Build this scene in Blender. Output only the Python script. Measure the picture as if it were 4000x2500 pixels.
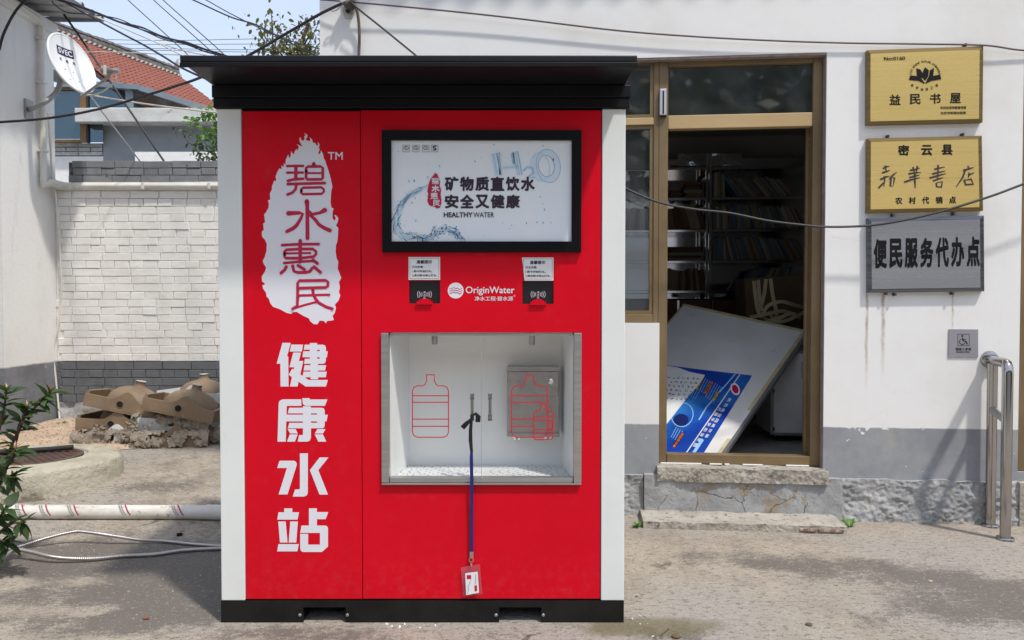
import bpy, bmesh, math, random
from mathutils import Vector, Matrix, Euler, noise as mnoise
random.seed(7)
R = math.radians
scene = bpy.context.scene
for o in list(bpy.data.objects): bpy.data.objects.remove(o)

# ------------------------------------------------------------------ camera
F, CX, CY = 2950.0, 2000.0, 1250.0          # photo pixels (4000 x 2500)
HORIZON = 1180.0
D0, H = 2.8025, 1.2017                      # distance to the kiosk front, eye height
PITCH = math.atan((CY - HORIZON) / F)
CAM = Vector((0, -D0, H))
cam_data = bpy.data.cameras.new('camera')
cam_data.sensor_fit = 'HORIZONTAL'; cam_data.sensor_width = 36.0
cam_data.lens = F / 4000 * 36.0
cam_data.clip_start = 0.05; cam_data.clip_end = 2000
cam = bpy.data.objects.new('camera', cam_data)
scene.collection.objects.link(cam)
cam.location = CAM; cam.rotation_euler = (R(90) - PITCH, 0, 0)
scene.camera = cam

# ------------------------------------------------------------------ sky, sun, exposure
LIGHT = Vector((-0.95, 1.0, -2.53)).normalized()        # direction the sunlight travels
SUN_EL = math.asin(-LIGHT.z)
world = bpy.data.worlds.new('World'); scene.world = world; world.use_nodes = True
wn = world.node_tree; bg = wn.nodes['Background']
sky = wn.nodes.new('ShaderNodeTexSky'); sky.sky_type = 'NISHITA'; sky.sun_disc = False
sky.sun_elevation = SUN_EL
sky.sun_rotation = math.atan2(-LIGHT.x, -LIGHT.y)
sky.altitude = 100; sky.air_density = 1.0; sky.dust_density = 1.5; sky.ozone_density = 1.0
veil = wn.nodes.new('ShaderNodeMix'); veil.data_type = 'RGBA'; veil.inputs['Factor'].default_value = 0.46
veil.inputs['B'].default_value = (5.2, 5.6, 6.4, 1)                  # thin even veil of high cloud over the whole sky
wn.links.new(sky.outputs[0], veil.inputs['A']); wn.links.new(veil.outputs['Result'], bg.inputs['Color']); bg.inputs['Strength'].default_value = 0.15
sun_data = bpy.data.lights.new('sun', 'SUN'); sun_data.energy = 2.5; sun_data.angle = R(3.0)
sun_data.color = (1.0, 0.95, 0.87)
sun = bpy.data.objects.new('sun', sun_data); scene.collection.objects.link(sun)
sun.rotation_euler = LIGHT.to_track_quat('-Z', 'Y').to_euler()
sun.location = (3, -6, 9)
vs = scene.view_settings
vs.view_transform = 'Standard'; vs.look = 'None'; vs.gamma = 1.0; vs.use_curve_mapping = False
vs.exposure = 0.47
scene.render.resolution_x, scene.render.resolution_y = 1024, 640

# ------------------------------------------------------------------ pixels -> places
_f = Vector((0, math.cos(PITCH), -math.sin(PITCH))); _u = Vector((0, math.sin(PITCH), math.cos(PITCH)))
def ray(px, py):
    return Vector(((px - CX) / F, 0, 0)) + _u * ((CY - py) / F) + _f
def hit(px, py, p0, n):
    d = ray(px, py); t = (Vector(p0) - CAM).dot(n) / d.dot(n)
    return CAM + d * t
def K(px, py, y=0.0): return hit(px, py, (0, y, 0), Vector((0, 1, 0)))      # plane facing the camera at Y=y
def AT(px, py, dep): return K(px, py, dep - D0)
def G(px, py, z=0.0): return hit(px, py, (0, 0, z), Vector((0, 0, 1)))
def sstep(a, b, x):
    t = max(0.0, min(1.0, (x - a) / (b - a))); return t * t * (3 - 2 * t)
def zg(x, y):                                     # the yard rises gently towards the brick wall
    return 0.16 * sstep(0.6, 3.7, y) * sstep(-1.0, -1.9, x)
def GG(px, py, dz=0.0):
    z = 0.0
    for _ in range(12):
        p = G(px, py, z + dz); z = zg(p.x, p.y)
    return G(px, py, z + dz)

# ------------------------------------------------------------------ materials
MATS = {}
def pmat(name, c1, c2=None, scale=5.0, rough=0.6, metal=0.0, bump=0.0, bscale=60.0, lo=0.35, hi=0.65,
         detail=6.0, spec=0.5, c3=None, s3=20.0, lo3=0.55, hi3=0.75, stretch=None, rvar=0.0, coat=0.0, alpha=None, trans=0.0):
    m = bpy.data.materials.new(name); m.use_nodes = True
    nt = m.node_tree; b = nt.nodes['Principled BSDF']
    b.inputs['Roughness'].default_value = rough; b.inputs['Metallic'].default_value = metal
    b.inputs['Specular IOR Level'].default_value = spec
    if coat: b.inputs['Coat Weight'].default_value = coat; b.inputs['Coat Roughness'].default_value = 0.15
    if trans: b.inputs['Transmission Weight'].default_value = trans
    b.inputs['Base Color'].default_value = (*c1, 1)
    tc = nt.nodes.new('ShaderNodeTexCoord'); co = tc.outputs['Object']
    geo = nt.nodes.new('ShaderNodeNewGeometry'); co = geo.outputs['Position']
    if stretch:
        mp = nt.nodes.new('ShaderNodeMapping'); mp.inputs['Scale'].default_value = stretch
        nt.links.new(co, mp.inputs['Vector']); co = mp.outputs[0]
    def nz(s, d, l, h):
        n = nt.nodes.new('ShaderNodeTexNoise'); n.inputs['Scale'].default_value = s; n.inputs['Detail'].default_value = d
        n.inputs['Roughness'].default_value = 0.62
        nt.links.new(co, n.inputs['Vector'])
        mr = nt.nodes.new('ShaderNodeMapRange'); mr.interpolation_type = 'SMOOTHSTEP'
        mr.inputs['From Min'].default_value = l; mr.inputs['From Max'].default_value = h
        nt.links.new(n.outputs['Fac'], mr.inputs['Value'])
        return mr.outputs[0]
    col = None
    def mixc(a, bcol, fac):
        mx = nt.nodes.new('ShaderNodeMix'); mx.data_type = 'RGBA'
        if isinstance(a, tuple): mx.inputs['A'].default_value = (*a, 1)
        else: nt.links.new(a, mx.inputs['A'])
        mx.inputs['B'].default_value = (*bcol, 1)
        nt.links.new(fac, mx.inputs['Factor']); return mx.outputs['Result']
    fac = None
    if c2: fac = nz(scale, detail, lo, hi); col = mixc(c1, c2, fac)
    if c3: col = mixc(col if col is not None else c1, c3, nz(s3, detail, lo3, hi3))
    if col is not None: nt.links.new(col, b.inputs['Base Color'])
    if rvar and fac is not None:
        mr = nt.nodes.new('ShaderNodeMapRange'); mr.inputs['To Min'].default_value = rough; mr.inputs['To Max'].default_value = rough + rvar
        nt.links.new(fac, mr.inputs['Value']); nt.links.new(mr.outputs[0], b.inputs['Roughness'])
    if bump:
        n = nt.nodes.new('ShaderNodeTexNoise'); n.inputs['Scale'].default_value = bscale; n.inputs['Detail'].default_value = 5
        nt.links.new(co, n.inputs['Vector'])
        bp = nt.nodes.new('ShaderNodeBump'); bp.inputs['Strength'].default_value = min(1, bump); bp.inputs['Distance'].default_value = 0.01
        nt.links.new(n.outputs['Fac'], bp.inputs['Height']); nt.links.new(bp.outputs[0], b.inputs['Normal'])
    MATS[name] = m
    return m

def node_mat(name, rough=0.7):
    m = bpy.data.materials.new(name); m.use_nodes = True
    nt = m.node_tree; b = nt.nodes['Principled BSDF']; b.inputs['Roughness'].default_value = rough
    geo = nt.nodes.new('ShaderNodeNewGeometry')
    class N: pass
    n = N(); n.nt = nt; n.b = b; n.pos = geo.outputs['Position']; n.m = m
    def L(a, bb): nt.links.new(a, bb)
    n.L = L
    def mapping(scale, loc=(0, 0, 0), rot=(0, 0, 0)):
        mp = nt.nodes.new('ShaderNodeMapping'); mp.inputs['Scale'].default_value = scale
        mp.inputs['Location'].default_value = loc; mp.inputs['Rotation'].default_value = rot
        L(n.pos, mp.inputs['Vector']); return mp.outputs[0]
    n.mapping = mapping
    def noise(scale, detail=6, rough=0.6, co=None, dist=0.0):
        t = nt.nodes.new('ShaderNodeTexNoise'); t.inputs['Scale'].default_value = scale
        t.inputs['Detail'].default_value = detail; t.inputs['Roughness'].default_value = rough
        t.inputs['Distortion'].default_value = dist
        L(co if co is not None else n.pos, t.inputs['Vector']); return t.outputs['Fac']
    n.noise = noise
    def vor(scale, co=None, feature='F1', rand=1.0):
        t = nt.nodes.new('ShaderNodeTexVoronoi'); t.inputs['Scale'].default_value = scale; t.feature = feature
        t.inputs['Randomness'].default_value = rand
        L(co if co is not None else n.pos, t.inputs['Vector']); return t
    n.vor = vor
    def rng(v, a, b_, c=0.0, d=1.0, smooth=True):
        t = nt.nodes.new('ShaderNodeMapRange'); t.interpolation_type = 'SMOOTHSTEP' if smooth else 'LINEAR'
        t.inputs['From Min'].default_value = a; t.inputs['From Max'].default_value = b_
        t.inputs['To Min'].default_value = c; t.inputs['To Max'].default_value = d
        L(v, t.inputs['Value']); return t.outputs[0]
    n.rng = rng
    def math_(op, a, b_=0.0):
        t = nt.nodes.new('ShaderNodeMath'); t.operation = op
        for i, v in enumerate((a, b_)):
            if isinstance(v, (int, float)): t.inputs[i].default_value = v
            else: L(v, t.inputs[i])
        return t.outputs[0]
    n.math = math_
    def mix(a, b_, fac, mode='MIX'):
        t = nt.nodes.new('ShaderNodeMix'); t.data_type = 'RGBA'; t.blend_type = mode
        for k, v in (('A', a), ('B', b_)):
            if isinstance(v, tuple): t.inputs[k].default_value = (*v, 1)
            else: L(v, t.inputs[k])
        if isinstance(fac, (int, float)): t.inputs['Factor'].default_value = fac
        else: L(fac, t.inputs['Factor'])
        return t.outputs['Result']
    n.mix = mix
    def xyz():
        s = nt.nodes.new('ShaderNodeSeparateXYZ'); L(n.pos, s.inputs[0]); return s.outputs
    n.xyz = xyz
    def bump(h, strength=0.5, dist=0.01):
        t = nt.nodes.new('ShaderNodeBump'); t.inputs['Strength'].default_value = strength; t.inputs['Distance'].default_value = dist
        L(h, t.inputs['Height']); L(t.outputs[0], b.inputs['Normal'])
    n.bump = bump
    def color(c): L(c, b.inputs['Base Color'])
    n.color = color
    MATS[name] = m
    return n

# ------------------------------------------------------------------ objects
COL = scene.collection
WM = {}
def thing(name, label, cat, loc=(0, 0, 0), group=None):
    o = bpy.data.objects.new(name, None); COL.objects.link(o)
    o.empty_display_size = 0.05; o.location = loc
    WM[o.name] = Matrix.Translation(Vector(loc))
    o['label'] = label; o['category'] = cat
    if group: o['group'] = group
    return o
def tag(o, label, cat, group=None):
    o['label'] = label; o['category'] = cat
    if group: o['group'] = group
    return o
def structure(o): o['kind'] = 'structure'; return o
def stuff(o): o['kind'] = 'stuff'; return o
def adopt(o, parent):
    if parent is not None:
        o.parent = parent; o.matrix_parent_inverse = WM.get(parent.name, Matrix.Identity(4)).inverted()
def link_mesh(name, me, mat, parent=None, loc=None, rot=None, scale=None):
    o = bpy.data.objects.new(name, me); COL.objects.link(o)
    if mat is not None and len(me.materials) == 0: me.materials.append(mat)
    if loc is not None: o.location = loc
    if rot is not None: o.rotation_euler = rot
    if scale is not None: o.scale = scale
    WM[o.name] = Matrix.LocRotScale(Vector(loc or (0, 0, 0)), Euler(rot or (0, 0, 0)), Vector(scale or (1, 1, 1)))
    adopt(o, parent)
    return o

def circ(n, r, a0=0.0): return [(r * math.cos(a0 + 2 * math.pi * i / n), r * math.sin(a0 + 2 * math.pi * i / n)) for i in range(n)]
class MB:
    def __init__(s, M=None): s.v = []; s.f = []; s.M = M
    def add(s, vs_, fs):
        o = len(s.v); s.v += [Vector(v) for v in vs_]; s.f += [tuple(i + o for i in f) for f in fs]; return s
    def box(s, x0, x1, y0, y1, z0, z1, M=None):
        vs_ = [Vector((x, y, z)) for z in (z0, z1) for y in (y0, y1) for x in (x0, x1)]
        if M: vs_ = [M @ v for v in vs_]
        return s.add(vs_, [(0, 2, 3, 1), (4, 5, 7, 6), (0, 1, 5, 4), (2, 6, 7, 3), (0, 4, 6, 2), (1, 3, 7, 5)])
    def bbox(s, x0, x1, y0, y1, z0, z1, b=0.003, M=None):     # box with chamfered edges
        bm = bmesh.new(); bmesh.ops.create_cube(bm, size=1)
        for v in bm.verts: v.co = Vector(((x0 + x1) / 2 + v.co.x * (x1 - x0), (y0 + y1) / 2 + v.co.y * (y1 - y0), (z0 + z1) / 2 + v.co.z * (z1 - z0)))
        bmesh.ops.bevel(bm, geom=bm.edges[:], offset=b, segments=2, affect='EDGES', profile=0.5)
        bm.verts.index_update()
        vs_ = [v.co.copy() for v in bm.verts]
        if M: vs_ = [M @ v for v in vs_]
        fs = [tuple(v.index for v in f.verts) for f in bm.faces]; bm.free()
        return s.add(vs_, fs)
    def hexa(s, a, b):                                     # two quads (lists of 4 points), same winding
        return s.add(list(a) + list(b), [(3, 2, 1, 0), (4, 5, 6, 7)] + [(i, (i + 1) % 4, 4 + (i + 1) % 4, 4 + i) for i in range(4)])
    def prism(s, pts, off):                                # polygon (3D points) extruded by a vector
        n = len(pts); off = Vector(off); p = [Vector(q) for q in pts]
        return s.add(p + [q + off for q in p], [tuple(range(n))[::-1], tuple(range(n, 2 * n))] + [(i, (i + 1) % n, n + (i + 1) % n, n + i) for i in range(n)])
    def poly(s, pts): return s.add(pts, [tuple(range(len(pts)))])
    def tube(s, path, r, n=10, caps=True):
        path = [Vector(p) for p in path]; m = len(path)
        rs = r if isinstance(r, (list, tuple)) else [r] * m
        t0 = (path[1] - path[0]).normalized()
        up = Vector((0, 0, 1)) if abs(t0.z) < 0.9 else Vector((1, 0, 0))
        a = t0.cross(up).normalized(); vs_ = []; fs = []
        for i, p in enumerate(path):
            t = ((path[min(i + 1, m - 1)] - path[max(i - 1, 0)])).normalized()
            a = (a - t * a.dot(t)); a = a.normalized() if a.length > 1e-6 else t.orthogonal().normalized()
            b = t.cross(a)
            for k in range(n):
                an = 2 * math.pi * k / n
                vs_.append(p + (a * math.cos(an) + b * math.sin(an)) * rs[i])
        for i in range(m - 1):
            for k in range(n):
                k2 = (k + 1) % n
                fs.append((i * n + k, i * n + k2, (i + 1) * n + k2, (i + 1) * n + k))
        if caps: fs.append(tuple(range(n))[::-1]); fs.append(tuple(range((m - 1) * n, m * n)))
        return s.add(vs_, fs)
    def lathe(s, prof, n=24, M=None, close=False):         # profile of (r, z)
        vs_ = []; fs = []; m = len(prof)
        for r, z in prof:
            for k in range(n):
                a = 2 * math.pi * k / n; vs_.append(Vector((r * math.cos(a), r * math.sin(a), z)))
        for i in range(m - 1):
            for k in range(n):
                k2 = (k + 1) % n; fs.append((i * n + k, i * n + k2, (i + 1) * n + k2, (i + 1) * n + k))
        fs.append(tuple(range(n))[::-1]); fs.append(tuple(range((m - 1) * n, m * n)))
        if M: vs_ = [M @ v for v in vs_]
        return s.add(vs_, fs)
    def grid(s, fn, nu, nv):
        vs_ = [fn(i / nu, j / nv) for j in range(nv + 1) for i in range(nu + 1)]
        fs = [(j * (nu + 1) + i, j * (nu + 1) + i + 1, (j + 1) * (nu + 1) + i + 1, (j + 1) * (nu + 1) + i) for j in range(nv) for i in range(nu)]
        return s.add(vs_, fs)
    def mesh(s, name, smooth=False, recalc=False):
        me = bpy.data.meshes.new(name)
        vs_ = [s.M @ v for v in s.v] if s.M else s.v
        me.from_pydata([tuple(v) for v in vs_], [], s.f)
        if recalc:
            bm = bmesh.new(); bm.from_mesh(me); bmesh.ops.recalc_face_normals(bm, faces=bm.faces[:]); bm.to_mesh(me); bm.free()
        if smooth:
            me.polygons.foreach_set('use_smooth', [True] * len(me.polygons))
            if smooth != 'all':
                try: me.set_sharp_from_angle(angle=R(smooth if not isinstance(smooth, bool) else 40))
                except Exception: pass
        me.update()
        return me
    def build(s, name, mat, parent=None, smooth=False, recalc=True):
        return link_mesh(name, s.mesh(name, smooth, recalc), mat, parent)

def catmull(pts, per=8):
    P = [Vector(p) for p in pts]; P = [2 * P[0] - P[1]] + P + [2 * P[-1] - P[-2]]; out = []
    for i in range(1, len(P) - 2):
        for k in range(per):
            t = k / per
            out.append(0.5 * ((2 * P[i]) + (P[i + 1] - P[i - 1]) * t + (2 * P[i - 1] - 5 * P[i] + 4 * P[i + 1] - P[i + 2]) * t * t + (3 * P[i] - P[i - 1] - 3 * P[i + 1] + P[i + 2]) * t ** 3))
    out.append(P[-2]); return out

# ---- flat print laid on a surface: 2D polygons (photo pixels) mapped onto the surface the print is on
def fill2d(polys, holes_even_odd=True):
    """polygons -> (verts2d, faces) with holes by even-odd, through a 2D curve."""
    cu = bpy.data.curves.new('tmp', 'CURVE'); cu.dimensions = '2D'; cu.fill_mode = 'FRONT'
    for p in polys:
        sp = cu.splines.new('POLY'); sp.points.add(len(p) - 1); sp.use_cyclic_u = True
        for q, (x, y) in zip(sp.points, p): q.co = (x, y, 0, 1)
    o = bpy.data.objects.new('tmp', cu)
    me = o.to_mesh()
    vs_ = [(v.co.x, v.co.y) for v in me.vertices]; fs = [tuple(f.vertices) for f in me.polygons]
    o.to_mesh_clear(); bpy.data.objects.remove(o); bpy.data.curves.remove(cu)
    return vs_, fs
_tc = {}
def text2d(body, bold=0.0, shear=0.0):
    key = (body, bold, shear)
    if key in _tc: return _tc[key]
    cu = bpy.data.curves.new('tmp', 'FONT'); cu.body = body; cu.size = 1.0; cu.offset = bold; cu.shear = shear
    cu.resolution_u = 3; cu.fill_mode = 'FRONT'
    o = bpy.data.objects.new('tmp', cu); me = o.to_mesh()
    vs_ = [(v.co.x, v.co.y) for v in me.vertices]; fs = [tuple(f.vertices) for f in me.polygons]
    o.to_mesh_clear(); bpy.data.objects.remove(o); bpy.data.curves.remove(cu)
    _tc[key] = (vs_, fs); return vs_, fs
def lift(p, k): return p + (CAM - p).normalized() * (0.00008 * k)
def shifts(b): return [(0, 0)] if b <= 0 else [(0, 0), (b, 0), (-b, 0), (0, b), (0, -b), (b * .7, b * .7), (-b * .7, b * .7), (b * .7, -b * .7), (-b * .7, -b * .7)]
def text_rect(mb, body, rect, mapper, bold=0.0, shear=0.0, skew=0.0):
    """text stretched to the photo rectangle (x0, y0, x1, y1); skew = vertical drift over the width"""
    vs_, fs = text2d(body, 0.0, shear)
    if not vs_: return
    xs = [v[0] for v in vs_]; ys = [v[1] for v in vs_]; a, b, c, d = min(xs), max(xs), min(ys), max(ys)
    x0, y0, x1, y1 = rect
    a -= bold; b += bold; c -= bold; d += bold
    for k, (sx, sy) in enumerate(shifts(bold)):
        out = []
        for x, y in vs_:
            u = (x + sx - a) / max(b - a, 1e-6); v = (y + sy - c) / max(d - c, 1e-6)
            out.append(lift(mapper(x0 + u * (x1 - x0), y1 + v * (y0 - y1) + skew * u), k))
        mb.add(out, fs)
def text_quad(mb, body, quad, mapper, bold=0.0):
    """text mapped bilinearly to a photo quad: top-left, top-right, bottom-right, bottom-left"""
    vs_, fs = text2d(body, 0.0)
    if not vs_: return
    xs = [v[0] for v in vs_]; ys = [v[1] for v in vs_]; a, b, c, d = min(xs) - bold, max(xs) + bold, min(ys) - bold, max(ys) + bold
    tl, tr, br, bl = [Vector(q) for q in quad]
    for k, (sx, sy) in enumerate(shifts(bold)):
        out = []
        for x, y in vs_:
            u = (x + sx - a) / max(b - a, 1e-6); v = (d - y - sy) / max(d - c, 1e-6)
            p = (tl * (1 - u) + tr * u) * (1 - v) + (bl * (1 - u) + br * u) * v
            out.append(lift(mapper(p.x, p.y), k))
        mb.add(out, fs)
def stroke(pts, w, caps=True, closed=False):
    """polyline -> outline polygon with round ends"""
    P = [Vector((p[0], p[1])) for p in pts]; n = len(P); Lf = []; Rt = []
    for i in range(n):
        t = (P[min(i + 1, n - 1)] - P[max(i - 1, 0)]).normalized(); nn = Vector((-t.y, t.x))
        ww = w[i] if isinstance(w, (list, tuple)) else w
        Lf.append(P[i] + nn * ww / 2); Rt.append(P[i] - nn * ww / 2)
    out = list(Lf)
    if caps:
        t = (P[-1] - P[-2]).normalized(); nn = Vector((-t.y, t.x)); ww = (w[-1] if isinstance(w, (list, tuple)) else w) / 2
        for k in range(1, 6): an = math.pi * k / 6; out.append(P[-1] + nn * math.cos(an) * ww + t * math.sin(an) * ww)
    out += Rt[::-1]
    if caps:
        t = (P[0] - P[1]).normalized(); nn = Vector((-t.y, t.x)); ww = (w[0] if isinstance(w, (list, tuple)) else w) / 2
        for k in range(1, 6): an = math.pi * k / 6; out.append(P[0] + nn * math.cos(an) * ww + t * math.sin(an) * ww)
    return [(p.x, p.y) for p in out]
def ribbon(mb, pts, w, mapper, lift=None):
    """strip of quads along a polyline (photo pixels)"""
    P = [Vector((p[0], p[1])) for p in pts]; n = len(P); vs_ = []
    for i in range(n):
        t = (P[min(i + 1, n - 1)] - P[max(i - 1, 0)]).normalized(); nn = Vector((-t.y, t.x))
        ww = w[i] if isinstance(w, (list, tuple)) else w
        a = P[i] + nn * ww / 2; b = P[i] - nn * ww / 2
        vs_ += [mapper(a.x, a.y), mapper(b.x, b.y)]
    mb.add(vs_, [(2 * i, 2 * i + 1, 2 * i + 3, 2 * i + 2) for i in range(n - 1)])
def print_polys(mb, polys, mapper):
    vs_, fs = fill2d(polys); mb.add([mapper(x, y) for x, y in vs_], fs)

# ================================================================== materials of the place
# yard concrete: worn grey-tan slab, dark stains with ragged edges (kiosk shadow painted into the left ones), flecks and pits
n = node_mat('yard_concrete', 0.9)
X, Y, Z = n.xyz()
big = n.noise(0.75, 6, 0.65, dist=0.4); mid = n.noise(4.2, 8, 0.72); fine = n.noise(34, 7, 0.75); grit = n.noise(120, 4, 0.75)
fl = n.noise(42, 5, 0.75, co=n.mapping((0.7, 1.25, 1), (3, 1, 0)))
col = n.mix((0.415, 0.36, 0.292), (0.30, 0.255, 0.205), n.rng(mid, 0.36, 0.66))
col = n.mix(col, (0.36, 0.33, 0.295), n.rng(n.noise(0.6, 4, 0.6, co=n.mapping((1, 1, 1), (9, 4, 0))), 0.45, 0.62))
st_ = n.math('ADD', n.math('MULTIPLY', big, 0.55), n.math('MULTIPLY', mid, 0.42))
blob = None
for px, py, rx, ry, k in ((2900, 2185, .42, .16, .13), (3330, 2230, .60, .20, .15), (3800, 2330, .50, .30, .17), (3560, 2420, .35, .15, .10), (420, 2180, 1.1, .30, .20), (740, 2290, .45, .45, .18), (250, 2330, .40, .14, .14), (700, 1850, .6, .5, .06), (2600, 2470, .22, .10, .16), (1500, 2480, .6, .08, .08), (150, 2450, .5, .12, .12), (1000, 2480, .5, .10, .10), (2700, 2330, .25, .08, .07), (620, 2420, .3, .08, .08), (600, 1930, .5, .25, .09)):  # dark stains; those left of the kiosk also paint in its shadow
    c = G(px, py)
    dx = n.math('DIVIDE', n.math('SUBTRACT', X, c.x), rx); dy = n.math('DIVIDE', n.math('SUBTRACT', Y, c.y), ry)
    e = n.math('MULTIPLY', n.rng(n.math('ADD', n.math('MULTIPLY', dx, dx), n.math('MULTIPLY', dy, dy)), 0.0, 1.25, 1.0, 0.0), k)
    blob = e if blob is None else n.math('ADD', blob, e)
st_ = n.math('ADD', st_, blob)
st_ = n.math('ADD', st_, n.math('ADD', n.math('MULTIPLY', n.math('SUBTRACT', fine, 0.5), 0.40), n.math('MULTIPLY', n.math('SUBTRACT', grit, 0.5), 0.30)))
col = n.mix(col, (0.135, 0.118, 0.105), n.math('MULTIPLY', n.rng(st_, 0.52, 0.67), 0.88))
col = n.mix(col, (0.14, 0.12, 0.095), n.math('MULTIPLY', n.rng(fl, 0.55, 0.59), 0.75))
col = n.mix(col, (0.13, 0.11, 0.09), n.math('MULTIPLY', n.rng(grit, 0.56, 0.61), 0.65))
col = n.mix(col, (0.60, 0.55, 0.48), n.math('MULTIPLY', n.rng(n.noise(60, 5, 0.75, co=n.mapping((1, 1, 1), (7, 7, 1))), 0.58, 0.64), 0.6))
wv = n.nt.nodes.new('ShaderNodeTexNoise'); wv.inputs['Scale'].default_value = 2.2; wv.inputs['Detail'].default_value = 7; n.L(n.pos, wv.inputs['Vector'])
wsc = n.nt.nodes.new('ShaderNodeVectorMath'); wsc.operation = 'SCALE'; wsc.inputs['Scale'].default_value = 0.55; n.L(wv.outputs['Color'], wsc.inputs[0])
wad = n.nt.nodes.new('ShaderNodeVectorMath'); wad.operation = 'ADD'; n.L(n.pos, wad.inputs[0]); n.L(wsc.outputs[0], wad.inputs[1])
ck = n.vor(0.62, co=wad.outputs[0], feature='DISTANCE_TO_EDGE')
crk = n.math('MULTIPLY', n.rng(ck.outputs['Distance'], 0.0, 0.009, 1.0, 0.0), n.rng(n.noise(1.3, 4), 0.53, 0.62))
col = n.mix(col, (0.08, 0.07, 0.055), n.math('MULTIPLY', crk, 0.7))
cg = G(2560, 2450)
dg = n.math('ADD', n.math('MULTIPLY', n.math('SUBTRACT', X, cg.x), 2.6), n.math('MULTIPLY', n.math('SUBTRACT', mid, 0.5), 1.6)); dg2 = n.math('MULTIPLY', n.math('SUBTRACT', Y, cg.y), 8.0)
col = n.mix(col, (0.15, 0.125, 0.06), n.math('MULTIPLY', n.rng(n.math('ADD', n.math('MULTIPLY', dg, dg), n.math('MULTIPLY', dg2, dg2)), 0.1, 0.8, 1.0, 0.0), 0.75))
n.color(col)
hh = n.math('ADD', n.math('SUBTRACT', n.math('MULTIPLY', fine, 0.8), crk), n.math('ADD', n.math('MULTIPLY', grit, 0.45), n.math('MULTIPLY', mid, 0.9)))
n.bump(hh, 0.9, 0.012)
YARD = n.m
SAND = pmat('tan_gravel', (0.56, 0.43, 0.32), (0.43, 0.32, 0.23), 9, rough=0.95, bump=1.0, bscale=90, c3=(0.22, 0.17, 0.13), s3=60, lo3=0.62, hi3=0.72)
STONE = pmat('gravel_stone', (0.58, 0.45, 0.34), (0.36, 0.28, 0.21), 30, rough=0.9)
PEB = pmat('pebble', (0.45, 0.40, 0.33), (0.28, 0.24, 0.20), 25, rough=0.9)

# ---- the white building: local frame (u along the wall, n into the building, z up)
PHI = R(5.4)
BO = G(3500, 2035)
BU = Vector((math.cos(PHI), -math.sin(PHI), 0)); BN = Vector((math.sin(PHI), math.cos(PHI), 0))
BMX = Matrix(((BU.x, BN.x, 0, BO.x), (BU.y, BN.y, 0, BO.y), (0, 0, 1, 0), (0, 0, 0, 1)))
BMI = BMX.inverted()
def W(px, py, nn=0.0): return hit(px, py, BO + BN * nn, BN)
def WL(px, py, nn=0.0): return BMI @ W(px, py, nn)
def wu(px, py=1250, nn=0.0): return WL(px, py, nn).x
def wz(py, px=3300, nn=0.0): return WL(px, py, nn).z

z_dado = wz(1672, 3500); z_plinth = wz(1872, 3500)
n = node_mat('white_painted_render', 0.75)
X, Y, Z = n.xyz()
wob = n.noise(7, 8, 0.7); chip = n.noise(26, 4, 0.6)
edge = n.math('ADD', Z, n.math('MULTIPLY', n.math('MULTIPLY', n.rng(chip, 0.53, 0.64), n.rng(n.noise(3.4, 3, .5), 0.57, 0.68)), 0.12))
edge = n.math('ADD', edge, n.math('MULTIPLY', n.math('SUBTRACT', wob, 0.5), 0.012))
dado = n.rng(edge, z_dado - 0.004, z_dado + 0.004, 1.0, 0.0)
white = n.mix((0.82, 0.815, 0.80), (0.76, 0.745, 0.71), n.rng(n.noise(1.4, 6, 0.65), 0.45, 0.72))
white = n.mix(white, (0.60, 0.55, 0.47), n.math('MULTIPLY', n.rng(n.noise(2.4, 7, 0.7, co=n.mapping((1.0, 1.0, 0.25))), 0.60, 0.80), 0.35))
mpw = n.nt.nodes.new('ShaderNodeVectorMath'); mpw.operation = 'ADD'; nzv = n.nt.nodes.new('ShaderNodeTexNoise'); nzv.inputs['Scale'].default_value = 7; nzv.inputs['Detail'].default_value = 6
n.L(n.pos, nzv.inputs['Vector']); scv = n.nt.nodes.new('ShaderNodeVectorMath'); scv.operation = 'SCALE'; scv.inputs['Scale'].default_value = 0.16; n.L(nzv.outputs['Color'], scv.inputs[0]); n.L(n.pos, mpw.inputs[0]); n.L(scv.outputs[0], mpw.inputs[1])
cr = n.vor(2.3, co=mpw.outputs[0], feature='DISTANCE_TO_EDGE')
crack = n.math('MULTIPLY', n.rng(cr.outputs['Distance'], 0.0, 0.006, 1.0, 0.0), n.rng(n.noise(1.9, 5), 0.55, 0.66))
white = n.mix(white, (0.50, 0.44, 0.36), n.math('MULTIPLY', crack, 0.30))
# rust runs below the plaque bolts (a stain with a shape of its own)
for px, wd, ln in ((3388, 0.013, 0.62), (3450, 0.016, 0.52), (3722, 0.008, 0.26)):
    p = W(px, 1150)
    dx = n.math('ABSOLUTE', n.math('ADD', n.math('SUBTRACT', X, p.x), n.math('MULTIPLY', n.math('SUBTRACT', n.noise(9, 3), 0.5), 0.02)))
    s = n.math('MULTIPLY', n.rng(dx, 0.0, wd, 1.0, 0.0), n.math('MULTIPLY', n.rng(Z, p.z - ln, p.z - ln * 0.25), n.rng(Z, p.z - 0.01, p.z + 0.03, 1.0, 0.0)))
    white = n.mix(white, (0.30, 0.20, 0.13), n.math('MULTIPLY', s, n.rng(n.noise(14, 6, 0.7), 0.3, 0.62, 0.25, 0.8)))
grey = n.mix((0.315, 0.325, 0.345), (0.25, 0.26, 0.28), n.rng(n.noise(3.0, 7, 0.7), 0.40, 0.66))
grey = n.mix(grey, (0.40, 0.39, 0.36), n.math('MULTIPLY', n.rng(n.noise(5, 7, 0.7, co=n.mapping((1, 1, 0.6), (3, 1, 5))), 0.52, 0.75), 0.7))
grey = n.mix(grey, (0.19, 0.185, 0.18), n.math('MULTIPLY', n.rng(n.noise(11, 7, 0.75), 0.58, 0.70), 0.5))
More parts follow.
